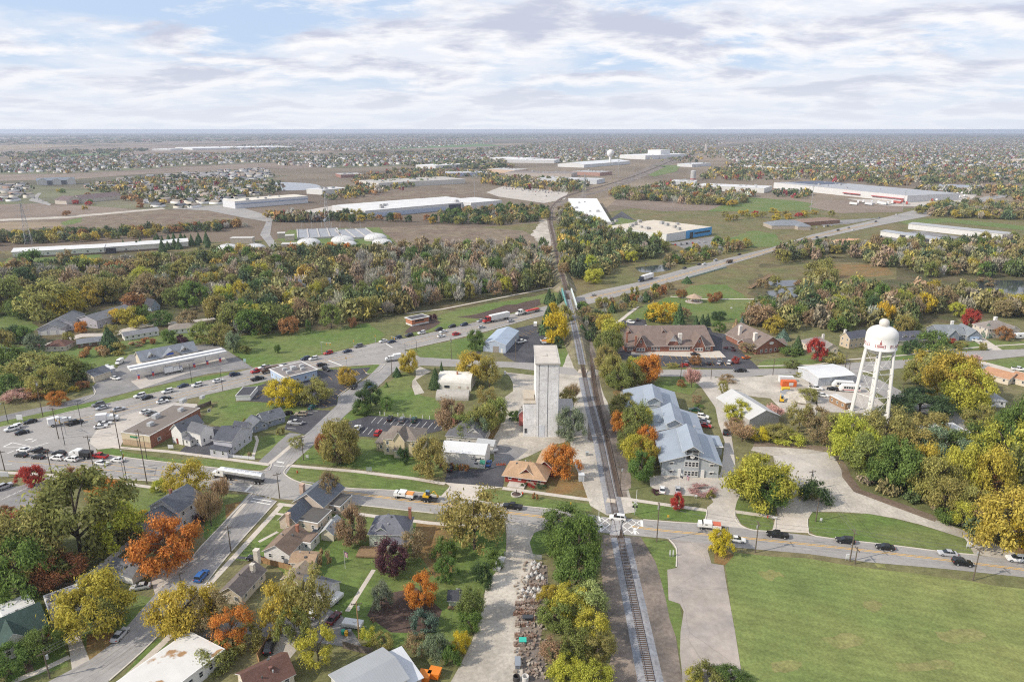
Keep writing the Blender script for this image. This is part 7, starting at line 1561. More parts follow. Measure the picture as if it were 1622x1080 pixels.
def carproto(kind):
    P=[]
    b=MB(); g=MB()
    # +x is the nose
    if kind=='sedan':
        loft(b,[(-2.3,.80,.42,.88),(-2.15,.88,.28,.98),(-1.2,.90,.22,.98),(.9,.90,.22,.92),(1.9,.88,.25,.80),(2.25,.78,.35,.66)])
        gl=[(-1.75,.70,.93,.97),(-1.0,.74,.93,1.40),(.2,.74,.92,1.42),(1.05,.72,.90,.93)]; rf=(-1.0,.25,.62,1.40); wb=1.35; hz,hx=.68,2.17; tz,tx=.82,-2.28
    elif kind=='suv':
        loft(b,[(-2.35,.86,.45,1.05),(-2.25,.92,.32,1.12),(-1.2,.94,.28,1.12),(1.0,.94,.28,1.08),(2.0,.92,.3,.98),(2.3,.82,.42,.82)])
        gl=[(-2.2,.78,1.05,1.15),(-1.85,.78,1.05,1.70),(.15,.78,1.05,1.72),(1.1,.76,1.02,1.07)]; rf=(-1.95,.2,.68,1.71); wb=1.4; hz,hx=.85,2.24; tz,tx=1.0,-2.34
    elif kind=='pickup':
        loft(b,[(-2.85,.90,.5,1.12),(-2.75,.95,.4,1.15),(-.75,.96,.38,1.15),(1.35,.96,.38,1.15),(2.5,.94,.4,1.08),(2.85,.86,.5,.95)])
        gl=[(-.8,.80,1.1,1.2),(-.65,.80,1.1,1.82),(.65,.80,1.1,1.82),(1.5,.78,1.1,1.14)]; rf=(-.7,.7,.70,1.82); wb=1.75; hz,hx=.95,2.8; tz,tx=1.0,-2.84
    elif kind=='van':
        loft(b,[(-2.6,.92,.4,2.1),(-2.5,.98,.3,2.2),(.9,.98,.3,2.2),(1.6,.96,.3,1.35),(2.4,.94,.32,1.1),(2.65,.86,.45,.9)])
        gl=[(.55,.985,1.35,2.02),(1.0,.95,1.3,2.05),(1.65,.90,1.28,1.36)]; rf=None; wb=1.6; hz,hx=.9,2.6; tz,tx=1.2,-2.59
    P.append(('body',b.mesh('body',PAINT),True))
    loft(g,gl); P.append(('cabin_glass',g.mesh('cabin_glass',CGL),False))
    if rf:
        m=MB(); m.box(rf[0],-rf[2],rf[3]-.03,rf[1],rf[2],rf[3]+.045,top=(rf[0]+.06,-rf[2]+.05,rf[1]-.06,rf[2]-.05))
        for s in (-1,1):
            for xx in (rf[0]+.05,(rf[0]+rf[1])/2,): m.box(xx-.06,s*(rf[2]+.07)-.06,1.0,xx+.06,s*(rf[2]+.07)+.06,rf[3],top=(xx-.06,s*rf[2]-.06,xx+.06,s*rf[2]+.06))
        P.append(('roof',m.mesh('roof',PAINT),True))
    if kind=='pickup':
        m=MB(); m.box(-2.65,-.78,1.152,-.95,.78,1.156); P.append(('bed',m.mesh('bed',CHAS),False))
    for s in (-1,1):
        m=MB(); m.box(hx-.1,s*.62-.16,hz-.09,hx+.06,s*.62+.16,hz+.09); P.append(('headlight',m.mesh('headlight',HL),False))
        m=MB(); m.box(tx-.03,s*.70-.14,tz-.1,tx+.08,s*.70+.14,tz+.1); P.append(('taillight',m.mesh('taillight',TL),False))
    r=.33 if kind=='sedan' else .37
    W=[(sx*wb,sy*(.82 if kind=='sedan' else .86),r,r/.33) for sx in (-1,1) for sy in (-1,1)]
    return P,W
CP={k:carproto(k) for k in ('sedan','suv','pickup','van')}
CC={'white':(.72,.72,.71),'silver':(.42,.43,.45),'grey':(.17,.175,.18),'black':(.012,.012,.014),'dark blue':(.02,.035,.08),'blue':(.03,.12,.35),'red':(.42,.02,.02),'maroon':(.10,.015,.02),'tan':(.34,.29,.22),'brown':(.12,.07,.045),'teal':(.02,.10,.10),'orange':(.55,.15,.03),'yellow':(.6,.4,.03),'dark green':(.015,.06,.035)}
NM={'sedan':('saloon_car','saloon car'),'suv':('off_road_car','tall SUV'),'pickup':('pickup_truck','pickup truck'),'van':('van','van')}
CARS=[]
def car(x,y,to,kind,col,where=None,simple=False,group=None,lbl=None):
    """to: a pixel the nose points at, or a heading in radians"""
    p=G(x,y)
    if isinstance(to,tuple): q=G(x+to[0],y+to[1])-p; h=math.atan2(q.y,q.x)
    else: h=to
    nm,wd=NM[kind]
    o=thing(nm,lbl,wd.split()[-1] if kind!='suv' else 'car',(p.x,p.y,zl(4.4,p.length)),h,group or 'cars and trucks of the town')
    P,W=CP[kind]
    body=None
    for n,me,pt in P:
        if simple and n in('headlight','taillight'): continue
        a=link(n,me,o,None,CC[col] if pt else None)
    if not simple:
        for wx,wy,r,s in W:
            a=link('wheel',WHM,o,Matrix.Translation((wx,wy,r))@Matrix.Scale(s,4)); link('rim',HUBM,a)
    if lbl is None: auto(o,f'{col} {wd}',where)
    CARS.append(o); return o
# headings along the roads (pixel steps): HU towards lower left on the highway, HL towards upper right, ML left / MR right on main street
def hw(x): return (-30,7.4) if x<420 else (-30,6.6) if x<900 else (-30,7.5)
HWY='on the highway'
for x,y,d,k,c in [(222,629,1,'suv','white'),(233,632,1,'sedan','black'),(266,622,1,'suv','white'),(290,613,1,'sedan','dark blue'),(313,612,1,'suv','white'),(156,643,1,'suv','grey'),(162,648,1,'sedan','silver'),(189,650,-1,'sedan','silver'),(258,638,-1,'sedan','white'),(262,633,-1,'sedan','black'),(48,670,1,'sedan','black'),(24,679,1,'suv','white'),(119,672,-1,'pickup','black'),(19,682,1,'suv','white'),(36,687,-1,'sedan','black'),
 (372,595,-1,'suv','dark blue'),(346,605,-1,'sedan','white'),(407,590,1,'pickup','red'),(408,602,-1,'pickup','black'),(419,584,1,'pickup','white'),(449,581,1,'sedan','grey'),(446,586,-1,'van','white'),(484,570,1,'suv','dark blue'),(497,570,1,'suv','white'),(520,561,1,'suv','red'),(550,558,1,'sedan','dark blue'),(568,550,1,'suv','grey'),(510,580,-1,'suv','black'),(607,542,1,'sedan','white'),(630,537,1,'suv','dark blue'),(620,543,1,'sedan','dark blue'),(648,533,1,'suv','black'),
 (668,529,1,'suv','white'),(695,524,1,'suv','black'),(702,527,1,'sedan','white'),(716,519,1,'suv','black'),(699,534,-1,'sedan','white'),(723,531,-1,'suv','red'),(735,516,1,'suv','dark blue'),(763,520,-1,'sedan','silver'),(761,510,1,'sedan','silver'),(809,510,-1,'sedan','silver'),(940,469,-1,'sedan','silver'),
 (1084,426,1,'sedan','black'),(1107,420,1,'sedan','black'),(1115,420,1,'suv','white'),(1133,414,1,'suv','silver'),(1171,404,1,'sedan','black'),(1270,382,1,'sedan','black'),(1278,380,1,'sedan','white'),(1294,377,-1,'sedan','dark blue'),(1308,377,-1,'sedan','black'),(1327,366,1,'suv','black'),(1344,362,1,'sedan','grey'),(1351,365,-1,'sedan','white'),(1387,352,1,'sedan','black'),(1392,346,1,'sedan','grey'),(1420,341,-1,'sedan','white')]:
    a,b=hw(x); car(x,y,(a*d,b*d),k,c,HWY,simple=y<430)
MS='on main street'
for x,y,d,k,c in [(38,715,1,'sedan','white'),(64,717,1,'pickup','black'),(94,721,1,'suv','black'),(34,723,1,'sedan','black'),(61,726,1,'sedan','black'),(91,728,1,'suv','white'),(114,730,1,'suv','white'),(159,725,1,'pickup','red'),(162,736,-1,'sedan','white'),(187,731,1,'sedan','white'),(278,757,-1,'sedan','grey'),(812,805,1,'pickup','black'),(978,823,1,'suv','white'),(1167,857,-1,'sedan','white'),(1231,850,1,'pickup','black'),(1338,859,1,'suv','black'),(1401,869,1,'sedan','black'),(1500,879,1,'sedan','silver'),(1609,888,1,'suv','white'),(1524,894,-1,'suv','black')]:
    car(x,y,(-30*d,-3.4*d) if x>700 else (-30*d,-3*d),k,c,MS)
def ang(x,y,dx,dy): return (dx,dy)
for x,y,t,k,c,wh in [(137,749,(-30,2),'sedan','white','turning out of the lower left lot'),(231,654,(20,-8),'sedan','white','beside the long brick store'),(239,657,(20,-8),'sedan','grey','beside the long brick store'),(167,673,(20,-3),'sedan','white','near the store lot entrance'),(160,678,(20,-3),'sedan','white','near the store lot entrance'),
 (190,576,(-8,5),'van','white','by the petrol station shop'),(183,601,(20,3),'sedan','white','by the car wash'),(170,584,(20,-2),'pickup','white','behind the car wash'),(144,599,(20,0),'sedan','black','by the dark-roofed workshop'),(240,579,(4,-14),'sedan','black','at the petrol station shop front'),(247,577,(4,-14),'sedan','black','at the petrol station shop front'),(62,553,(20,0),'van','maroon','beside the brown hip-roofed ranch'),(8,773,(20,-8),'suv','silver','in the lower left car park'),(217,866,(0,-10),'sedan','black','behind the white fence'),(339,546,(10,10),'suv','black','at the petrol station edge'),
 (517,587,(10,4),'suv','black','in the restaurant car park'),(561,615,(-14,16),'suv','black','on the side street'),(587,613,(14,-16),'sedan','blue','on the side street'),(625,567,(20,-2),'pickup','white','at the upper street mouth'),(477,658,(-20,0),'suv','tan','in the small side street lot'),(468,672,(-20,-1),'pickup','silver','in the small side street lot'),(494,647,(10,-8),'sedan','teal','at the side street lot corner'),(454,657,(-10,2),'sedan','black','behind the grey-blue cottage'),
 (618,665,(5,-12),'suv','black','in the victorian car park'),(637,667,(5,-12),'suv','grey','in the victorian car park'),(565,682,(10,-12),'pickup','white','in the victorian car park'),(599,688,(10,-12),'suv','red','in the victorian car park'),(656,667,(5,-12),'suv','dark green','in the victorian car park'),(714,744,(6,-14),'suv','black','in the white garage lot'),(774,736,(4,-14),'sedan','blue','beside the white garage'),
 (848,516,(0,-12),'van','white','in the workshop lot'),(826,543,(20,-4),'pickup','white','in the workshop lot'),(864,541,(20,0),'pickup','white','in the workshop lot'),(999,512,(20,4),'suv','white','behind the long brick office'),(1010,508,(0,-10),'sedan','black','behind the long brick office'),(978,527,(2,-12),'pickup','white','on the brick office drive'),(1006,520,(0,-10),'sedan','grey','behind the long brick office'),(1013,520,(0,-10),'sedan','white','behind the long brick office'),(1023,520,(0,-10),'suv','white','behind the long brick office'),(1032,520,(0,-10),'sedan','black','behind the long brick office'),(1095,521,(0,-10),'sedan','black','behind the long brick office'),(1110,520,(0,-10),'suv','dark blue','behind the long brick office'),(1117,521,(0,-10),'sedan','grey','behind the long brick office'),
 (1087,576,(3,-10),'sedan','grey','in the front office lot'),(1101,563,(20,0),'sedan','black','in the front office lot'),(1123,577,(3,-10),'suv','black','in the front office lot'),(1139,576,(6,-10),'sedan','silver','in the front office lot'),(1155,576,(6,-10),'suv','white','in the front office lot'),(1182,568,(20,-3),'sedan','orange','beside the gabled brick office'),(1172,589,(-20,0),'pickup','black','on the upper street'),
 (1049,778,(0,-12),'sedan','white','in front of the library'),(1074,778,(0,-12),'sedan','silver','in front of the library'),(1149,687,(1,-12),'suv','black','on the library drive'),(1100,651,(-20,-2),'sedan','dark green','beside the library'),(1113,662,(20,3),'suv','white','beside the library'),(1115,669,(20,3),'sedan','silver','beside the library'),(1117,676,(20,3),'sedan','red','beside the library'),
 (1291,617,(20,2),'pickup','white','in the bus yard'),(1294,625,(20,4),'sedan','white','in the bus yard'),(1303,628,(20,3),'sedan','white','in the bus yard'),(1318,618,(-20,-3),'sedan','black','in the bus yard'),(1547,541,(20,2),'sedan','white','on the grey-blue house drive'),(1613,587,(20,2),'pickup','white','on the orange-tan ranch drive'),
 (223,932,(-20,3),'sedan','silver','on the grey garage drive'),(191,1008,(14,-15),'sedan','silver','at the kerb by the golden tree'),(320,915,(12,-14),'suv','blue','on the side street'),(404,887,(-20,-4),'sedan','black','on the bungalow drive'),(498,973,(8,-14),'suv','white','on the alley gravel'),(529,982,(10,-12),'sedan','maroon','on the alley gravel'),(428,1027,(5,-14),'suv','black','on the white concrete pad'),(503,842,(10,-12),'sedan','silver','between corner house and its garage'),
 (1500,380,(20,3),'sedan','grey','by the white workshops'),(1410,392,(20,0),'sedan','white','by the tan clinic'),(1385,388,(20,0),'suv','black','by the tan clinic')]:
    car(x,y,t,k,c,wh,simple=y<440)
# --- lorries -----------------------------------------------------------------------
def wheels(o,xs,y=1.05,r=.5):
    for x in xs:
        for s in (-1,1): a=link('wheel',WHM,o,Matrix.Translation((x,s*y,r))@Matrix.Diagonal((r/.33,2.2,r/.33,1))); link('rim',HUBM,a)
def cabm(o,x0,col,h=3.0,hood=1.9):
    m=MB(); m.box(x0-2.6,-1.15,1.0,x0,1.15,h,top=(x0-2.6,-1.1,x0-.35,1.1)); m.build('cab',PAINT,o,color=col)
    m=MB(); m.box(x0,-1.0,.8,x0+hood,1.0,1.9,top=(x0,-.95,x0+hood-.15,.9)); m.build('hood',PAINT,o,color=col)
    m=MB(); m.box(x0-.5,-1.06,1.95,x0+.06,1.06,h-.25,top=(x0-.6,-1.0,x0-.24,1.0)); m.box(x0-1.3,-1.17,1.95,x0-.7,1.17,h-.5); m.build('windscreen',CGL,o)
    m=MB(); m.box(x0+hood-.1,-.9,.6,x0+hood+.15,.9,.95); m.build('bumper',PM,o)
    m=MB(); m.box(x0-6,-.45,.6,x0+hood-.2,.45,.95); m.build('chassis',CHAS,o)
def lorry(x,y,to,label,body,col,bcol=None,name='semi_truck',cat='lorry'):
    p=G(x,y); q=G(x+to[0],y+to[1])-p; o=thing(name,label,cat,(p.x,p.y,zl(4.4,p.length)),math.atan2(q.y,q.x))
    if body=='box':
        cabm(o,6.0,CC[col],3.6); m=MB(); m.box(-10.5,-1.28,1.15,3.0,1.28,4.0); m.build('trailer_box',STEEL,o,color=bcol or (.72,.72,.72)); m=MB(); m.box(-10,-.5,.7,0,.5,1.15); m.build('trailer_frame',CHAS,o); wheels(o,(-9.2,-7.9,1.2,2.5,6.9))
    elif body=='flat':
        cabm(o,6.0,CC[col],3.3); m=MB(); m.box(-10.5,-1.28,1.1,3.0,1.28,1.4); m.build('flatbed',STEEL,o,color=(.25,.23,.22)); m=MB(); m.box(-9.5,-1.1,1.4,0,1.1,2.0,top=(-9.3,-.9,-.2,.9)); m.build('load',STEEL,o,color=(.5,.05,.04)); wheels(o,(-9.2,-7.9,1.2,2.5,6.9))
    elif body=='tank':
        cabm(o,6.0,CC[col],3.1); m=MB(); m.cyl((-10.2,0,2.5),(3.4,0,2.55),1.08,n=18)
        for xx in (-8,-4.5,-1,2): m.cyl((xx-.08,0,2.5),(xx+.08,0,2.5),1.11,n=18)
        m.box(-9,-.25,3.55,2.5,.25,3.68); m.build('tank',ALU,o); m=MB(); m.box(-10,-.6,.8,2.4,.6,1.5); m.build('trailer_frame',CHAS,o); wheels(o,(-9.2,-7.9,1.2,2.5,6.9))
    elif body=='dump':
        cabm(o,1.6,CC[col],2.8,1.6); m=MB(); m.box(-4.6,-1.2,1.1,-1.3,1.2,2.4,top=(-4.9,-1.25,-1.2,1.25)); m.build('tipper_bed',STEEL,o,color=bcol or (.10,.07,.055)); wheels(o,(-3.9,-2.6,2.1))
    elif body=='utility':
        cabm(o,1.4,CC[col],2.2,1.2); m=MB(); m.box(-3.6,-1.0,.7,-1.2,1.0,1.6); m.build('tool_body',STEEL,o,color=(.7,.7,.7)); m=MB(); m.box(-3.5,-.8,1.6,-.5,.8,2.0); m.build('rack_load',STEEL,o,color=bcol or (.6,.22,.03)); wheels(o,(-2.8,1.6),.95,.4)
    elif body=='boxtruck':
        cabm(o,1.6,CC[col],2.5,1.2); m=MB(); m.box(-4.8,-1.15,.9,-1.1,1.15,3.2); m.build('cargo_box',STEEL,o,color=bcol or (.7,.7,.7)); wheels(o,(-3.6,2.0))
    elif body=='bus':
        m=MB(); loft(m,[(-4.2,1.15,.5,2.9),(-4.0,1.2,.4,3.0),(2.9,1.2,.4,3.0),(3.6,1.15,.4,2.2),(4.2,1.0,.45,1.3)]); m.build('body',PAINT,o,color=CC[col])
        m=MB()
        for i in range(7): m.box(-3.7+i*.92,-1.23,1.6,-3.0+i*.92,1.23,2.4)
        m.box(2.95,-1.0,1.7,3.6,1.0,2.6,top=(2.9,-.9,3.1,.9)); m.build('window',CGL,o); m=MB(); m.box(-4,-1.215,.9,2.9,1.215,1.2); m.build('side_stripe',STEEL,o,color=bcol or (.5,.4,.1)); wheels(o,(-2.6,2.8),1.0,.45)
    return o
lorry(783,509,(-30,6.6),'red-cabbed articulated lorry with long white trailer on highway','box','red')
lorry(1021,444.5,(-30,9),'blue-cabbed articulated lorry with white trailer beyond the bridge','box','dark blue')
lorry(834,497,(-30,6.6),'white-cabbed flatbed lorry carrying a red load','flat','white')
lorry(373,759,(-30,-4.5),'long polished tanker lorry crossing the side street junction','tank','white')
lorry(425,590,(-30,7),'brown tipper lorry behind the red pickup','dump','brown',(.13,.085,.06),'dump_truck')
lorry(126,724,(-30,-3),'white tipper truck with black bed in the queue','dump','white',(.03,.03,.03),'dump_truck')
lorry(638,788,(-30,-3.6),'white utility truck towing the digger trailer','utility','white',(.7,.3,.08),'utility_truck')
lorry(1120,837,(-30,-3.4),'white flatbed work truck with orange rack near library drive','utility','white',(.55,.14,.08),'utility_truck')
lorry(101,671,(30,-7),'white bucket truck beside the left junction island','boxtruck','white',None,'bucket_truck')
lorry(176,667,(20,-2),'white service truck in the store lot mouth','boxtruck','white',None,'box_truck')
lorry(279,590,(30,-6),'white box truck under the petrol station canopy','boxtruck','white',None,'box_truck')
lorry(620,572,(-30,4),'white box truck turning off the highway','boxtruck','white',None,'box_truck')
lorry(1154,417,(-30,8),'brown lorry on the highway bridge','dump','brown',None,'dump_truck')
lorry(869,545,(20,0),'yellow work truck in the blue workshop lot','utility','yellow',None,'utility_truck')
lorry(1334,614,(-30,-2),'white shuttle bus with tan stripe in the bus yard','bus','white',(.5,.4,.15),'bus','bus')
lorry(1345,620,(-30,-2),'white shuttle bus with red lettering stripe in bus yard','bus','white',(.5,.08,.08),'bus','bus')
def trailerthings():
    p=G(677,792.5); q=G(647,788.9)-p; h=math.atan2(q.y,q.x)
    o=thing('flat_trailer','low flat trailer carrying the digger on main street','trailer',(p.x,p.y,.06),h); m=MB(); m.box(-3,-1.1,.55,2.6,1.1,.7); m.cyl((2.6,0,.6),(4.2,0,.55),.08,n=5); m.build('deck',CHAS,o); wheels(o,(-.6,.4),1.15,.38)
    machine(Vector((p.x,p.y,.0)),h+math.pi,'small yellow digger riding on the flat trailer',True)
    for x,y,t,l,c in [(530,953,(10,-9),'white folding camper beside the grey-roofed garage',(.70,.70,.69)),(559,992,(20,3),'grey-white folding camper beside the wheelie bins',(.58,.58,.57))]:
        p=G(x,y); q=G(x+t[0],y+t[1])-p; o=thing('folding_camper',l,'camper',p,math.atan2(q.y,q.x)); m=MB(); m.box(-2.2,-1.0,.5,2.2,1.0,1.15); m.build('body',PAINT,o,color=(.6,.6,.59)); m=MB(); m.box(-2.3,-1.05,1.15,2.3,1.05,1.4,top=(-2.2,-.95,2.2,.95)); m.box(.2,-.3,1.4,.9,.3,1.6); m.build('roof',PAINT,o,color=c); wheels(o,(-.2,),.9,.3); m=MB(); m.cyl((2.2,0,.5),(3.3,0,.5),.06,n=5); m.build('tow_bar',PM,o)
    p=G(1617,536); o=thing('caravan','white caravan parked at the right frame edge','caravan',p,.1); m=MB(); loft(m,[(-3.6,1.1,.6,2.6),(-3.3,1.2,.5,2.9),(3.3,1.2,.5,2.9),(3.7,1.1,.8,2.3)]); m.build('body',PAINT,o,color=(.72,.72,.72)); m=MB(); m.box(-2.2,-1.22,1.5,-1,1.22,2.2); m.box(.5,-1.22,1.5,1.8,1.22,2.2); m.build('window',CGL,o); wheels(o,(-.5,.4),1.0,.35)
trailerthings()
# commuter car park, truck yard and works yards: small with distance
cols=['white','silver','grey','black','dark blue','red','white','black','silver']
def lotrow(a,b,n,k,where,skip=.2,t=(0,-6)):
    for i in range(n):
        if rnd.random()<skip: continue
        f=(i+.5)/n; car(a[0]+(b[0]-a[0])*f,a[1]+(b[1]-a[1])*f,t,rnd.choice(['sedan','suv']),rnd.choice(cols),where,True,'cars in '+where.replace('in the ',''),lbl=None)
lotrow((795,299),(872,304),16,0,'in the commuter car park',.15); lotrow((820,302),(892,308),14,0,'in the commuter car park',.3); lotrow((840,309),(868,312),5,0,'in the commuter car park',.3)
lotrow((1225,357),(1275,353),8,0,'in the medical centre car park',.2); lotrow((1290,362),(1320,358),5,0,'in the medical centre car park',.2); lotrow((1065,389),(1120,384),6,0,'in the blue-fronted factory car park',.6); lotrow((1380,378),(1430,372),8,0,'in the clinic car park',.3); lotrow((1440,374),(1500,378),7,0,'in the workshop car park',.4); lotrow((45,312),(78,322),5,0,'by the brown-roofed apartments',.3)
def trailer(x,y,t,lbl_where):
    p=G(x,y); q=G(x+t[0],y+t[1])-p; o=thing('box_trailer',None,'trailer',p,math.atan2(q.y,q.x),'white trailers in the truck yard'); m=MB(); m.box(-6.7,-1.3,1.1,6.7,1.3,4.0); m.build('box',STEEL,o,color=rnd.choice([(.7,.7,.7),(.66,.66,.66),(.6,.61,.63),(.72,.72,.72),(.4,.1,.08)])); m=MB(); m.box(-6,-1,.0,-3.5,1,1.05); m.box(3,-.3,0,3.6,.3,1.1); m.build('bogie',CHAS,o); auto(o,'white box trailer',lbl_where)
for i in range(12): trailer(1352+i*7.5+rnd.uniform(-2,2),323+rnd.uniform(-2.5,2.5),(2,-4) if i%3 else (8,1),'in the truck yard, front row')
for i in range(11): trailer(1470+i*7.5+rnd.uniform(-2,2),313-i*.7+rnd.uniform(-2,2),(5,-4),'in the truck yard, rear rows')
for i in range(8): trailer(1478+i*7+rnd.uniform(-2,2),319-i*.9+rnd.uniform(-1,1),(5,-4),'in the truck yard, roadside row')
HAZE_D=8.5e-5
# ---------------- the far town ----------------
M['farlawn']=mat('suburb_lawn',(.12,.135,.06),.95,.25,.008,(.17,.15,.10),.003)
FARH=bpy.data.materials.new('far_house'); FARH.use_nodes=True
_n=FARH.node_tree.nodes; _a=_n.new('ShaderNodeAttribute'); _a.attribute_name='tint'; FARH.node_tree.links.new(_a.outputs['Color'],_n['Principled BSDF'].inputs['Base Color']); _n['Principled BSDF'].inputs['Roughness'].default_value=.9
nr=np.random.default_rng(21)
def tmplhouse(w,d,e,rh):
    V=np.array([(-w,-d,0),(w,-d,0),(w,d,0),(-w,d,0),(-w,-d,e),(w,-d,e),(w,d,e),(-w,d,e),(-w,0,e+rh),(w,0,e+rh)],float)
    Fq=np.array([(0,1,5,4),(1,2,6,5),(2,3,7,6),(3,0,4,7),(4,5,9,8),(6,7,8,9),(5,6,9,9),(7,4,8,8)]); 
    return V,Fq
WALLC=np.array([(.64,.63,.61),(.68,.68,.67),(.60,.57,.52),(.52,.52,.54),(.62,.60,.56),(.45,.36,.31)]); ROOFC=np.array([(.22,.215,.22),(.29,.275,.27),(.17,.18,.20),(.24,.21,.195),(.12,.13,.15)])
def housegeo(P,ang,sc,fix=None):
    Vs=[];Fs=[];Cs=[];o=0
    for i,(x,y) in enumerate(P):
        V,Fq=tmplhouse(6.5*sc[i],4.6*sc[i],5.2 if nr.random()<.6 else 3.2,2.9); c,s=math.cos(ang[i]),math.sin(ang[i])
        V2=np.c_[V[:,0]*c-V[:,1]*s+x,V[:,0]*s+V[:,1]*c+y,V[:,2]]
        wc=WALLC[nr.integers(len(WALLC))]; rc=ROOFC[nr.integers(len(ROOFC))]
        if fix: wc,rc=fix
        Vs.append(V2);Fs.append(Fq+o);o+=len(V);Cs.append(np.array([wc]*4+[rc]*2+[wc]*2))
    return np.concatenate(Vs),np.concatenate(Fs),np.concatenate(Cs)
def scatter(polys,dens_fn,n):
    out=[]
    for poly,k in polys:
        xs=[p[0] for p in poly]; ys=[p[1] for p in poly]; g=[G(p[0],max(p[1],213.2)) for p in poly]; gp=[(p.x,p.y) for p in g]
        gx=[p[0] for p in gp]; gy=[p[1] for p in gp]; c=0; t=0
        while c<k and t<k*40:
            t+=1; X=rnd.uniform(min(gx),max(gx)); Y=rnd.uniform(min(gy),max(gy))
            if X*X+Y*Y<1.6e4**2 and inside(gp,X,Y): out.append((X,Y)); c+=1
    return out
# suburbs: rows of houses along curving streets; the nearest 280 are objects, the rest one mass
def suburb(polys,gridx,gridy):
    out=[]
    for poly,fill in polys:
        g=[G(p[0],max(p[1],213.2)) for p in poly]; gp=[(p.x,p.y) for p in g]; x0,x1=min(p[0] for p in gp),max(p[0] for p in gp); y0,y1=min(p[1] for p in gp),max(p[1] for p in gp)
        row=0; y=y0
        while y<y1:
            x=x0+rnd.uniform(0,gridx)
            while x<x1:
                yy=y+25*math.sin(x/160.)+rnd.uniform(-4,4)
                if x*x+yy*yy<1.6e4**2 and inside(gp,x,yy) and rnd.random()<fill: out.append((x,yy,rnd.uniform(-.25,.25)+.35*math.cos(x/160.)+(math.pi/2 if rnd.random()<.3 else 0)))
                x+=gridx*rnd.uniform(.85,1.25)
            row+=1; y+=gridy*(.75 if row%2 else 1.35)
    return out
NEAR=suburb([([(-120,325),(-120,297),(40,293),(55,300),(45,318)],.8),([(120,300),(230,281),(420,268),(440,300),(360,322),(270,325),(200,300)],.9),([(230,331),(240,318),(300,312),(355,310),(352,328),(280,332)],.75),([(395,310),(400,290),(330,300),(340,312)],.5)],19,40)
NEAR.sort(key=lambda t:t[1])
HOUSEM=[]
for wn,wc in (('white',(.68,.68,.67)),('cream',(.60,.56,.48)),('grey',(.48,.49,.51)),('brown',(.38,.27,.22))):
    for rn,rc in (('grey roof',(.22,.22,.23)),('dark roof',(.11,.115,.13)),('tan roof',(.27,.235,.20))):
        V,Fq,Cc=housegeo([(0,0)],[0],[rnd.uniform(1,1.35)],(wc,rc)); HOUSEM.append((fast_mesh('house',V,Fq,FARH,Cc),f'{wn} {rn[:-5]}-roofed suburban house'))
for x,y,a in NEAR[:280]:
    me_,hl_=rnd.choices(HOUSEM,[4,3,4,3,2,2,3,2,2,1,1,1])[0]; o=link('suburban_house',me_); o.location=(x,y,0); o.rotation_euler=(0,0,a); o['category']='house'; o['group']='houses of the far left suburb'
    auto(o,hl_)
SUBP=[([(-400,278),(-400,262),(0,262),(60,252),(200,247),(420,242),(560,250),(470,256),(300,262),(230,268),(100,275)],.85),([(430,262),(470,252),(640,246),(730,252),(640,262),(520,266)],.8),
 ([(640,250),(700,240),(830,240),(960,236),(1010,246),(900,258),(760,254)],.75),([(780,236),(900,222),(1100,218),(1150,226),(1080,244),(960,240)],.8),([(1180,268),(1130,240),(1220,222),(1500,236),(1700,245),(1750,300),(1560,285),(1400,285),(1250,280)],.75),([(1220,222),(1400,215),(1700,222),(1900,240),(1700,245),(1480,236)],.5),
 ([(340,236),(420,228),(520,224),(780,219),(780,227),(600,238),(480,240)],.45),([(900,222),(780,219),(1000,214),(1250,214),(1220,221)],.4)]
FAR=suburb(SUBP,24,52)
print('near houses',len(NEAR),'far',len(FAR))
P=[(a,b) for a,b,c in FAR]+[(a,b) for a,b,c in NEAR[280:]]; A=[c for a,b,c in FAR]+[c for a,b,c in NEAR[280:]]
V,Fq,Cc=housegeo(P,A,[1.0]*len(P)); o=link('far_suburb',fast_mesh('far_suburb',V,Fq,FARH,Cc)); struct(o,'stuff'); o['label']='thousands of small pale houses of the distant suburbs'
for p_,z_ in [([(-400,279),(-400,261),(0,261),(60,251),(200,246),(420,241),(560,249),(640,245),(730,251),(640,263),(520,267),(470,257),(300,263),(230,269),(100,276)],1.6),([(640,250),(700,239),(780,235),(900,221),(1100,217),(1150,226),(1080,245),(900,259),(754,255)],1.6),([(1180,269),(1130,240),(1220,221),(1400,214),(1700,221),(1950,240),(1750,302),(1560,287),(1400,287),(1250,282)],1.6),([(-60,326),(-120,297),(40,292),(120,299),(230,280),(420,267),(445,300),(400,315),(355,330),(230,333),(80,322)],1.6)]:
    patch('suburb_lawns',p_,M['farlawn'],z_)
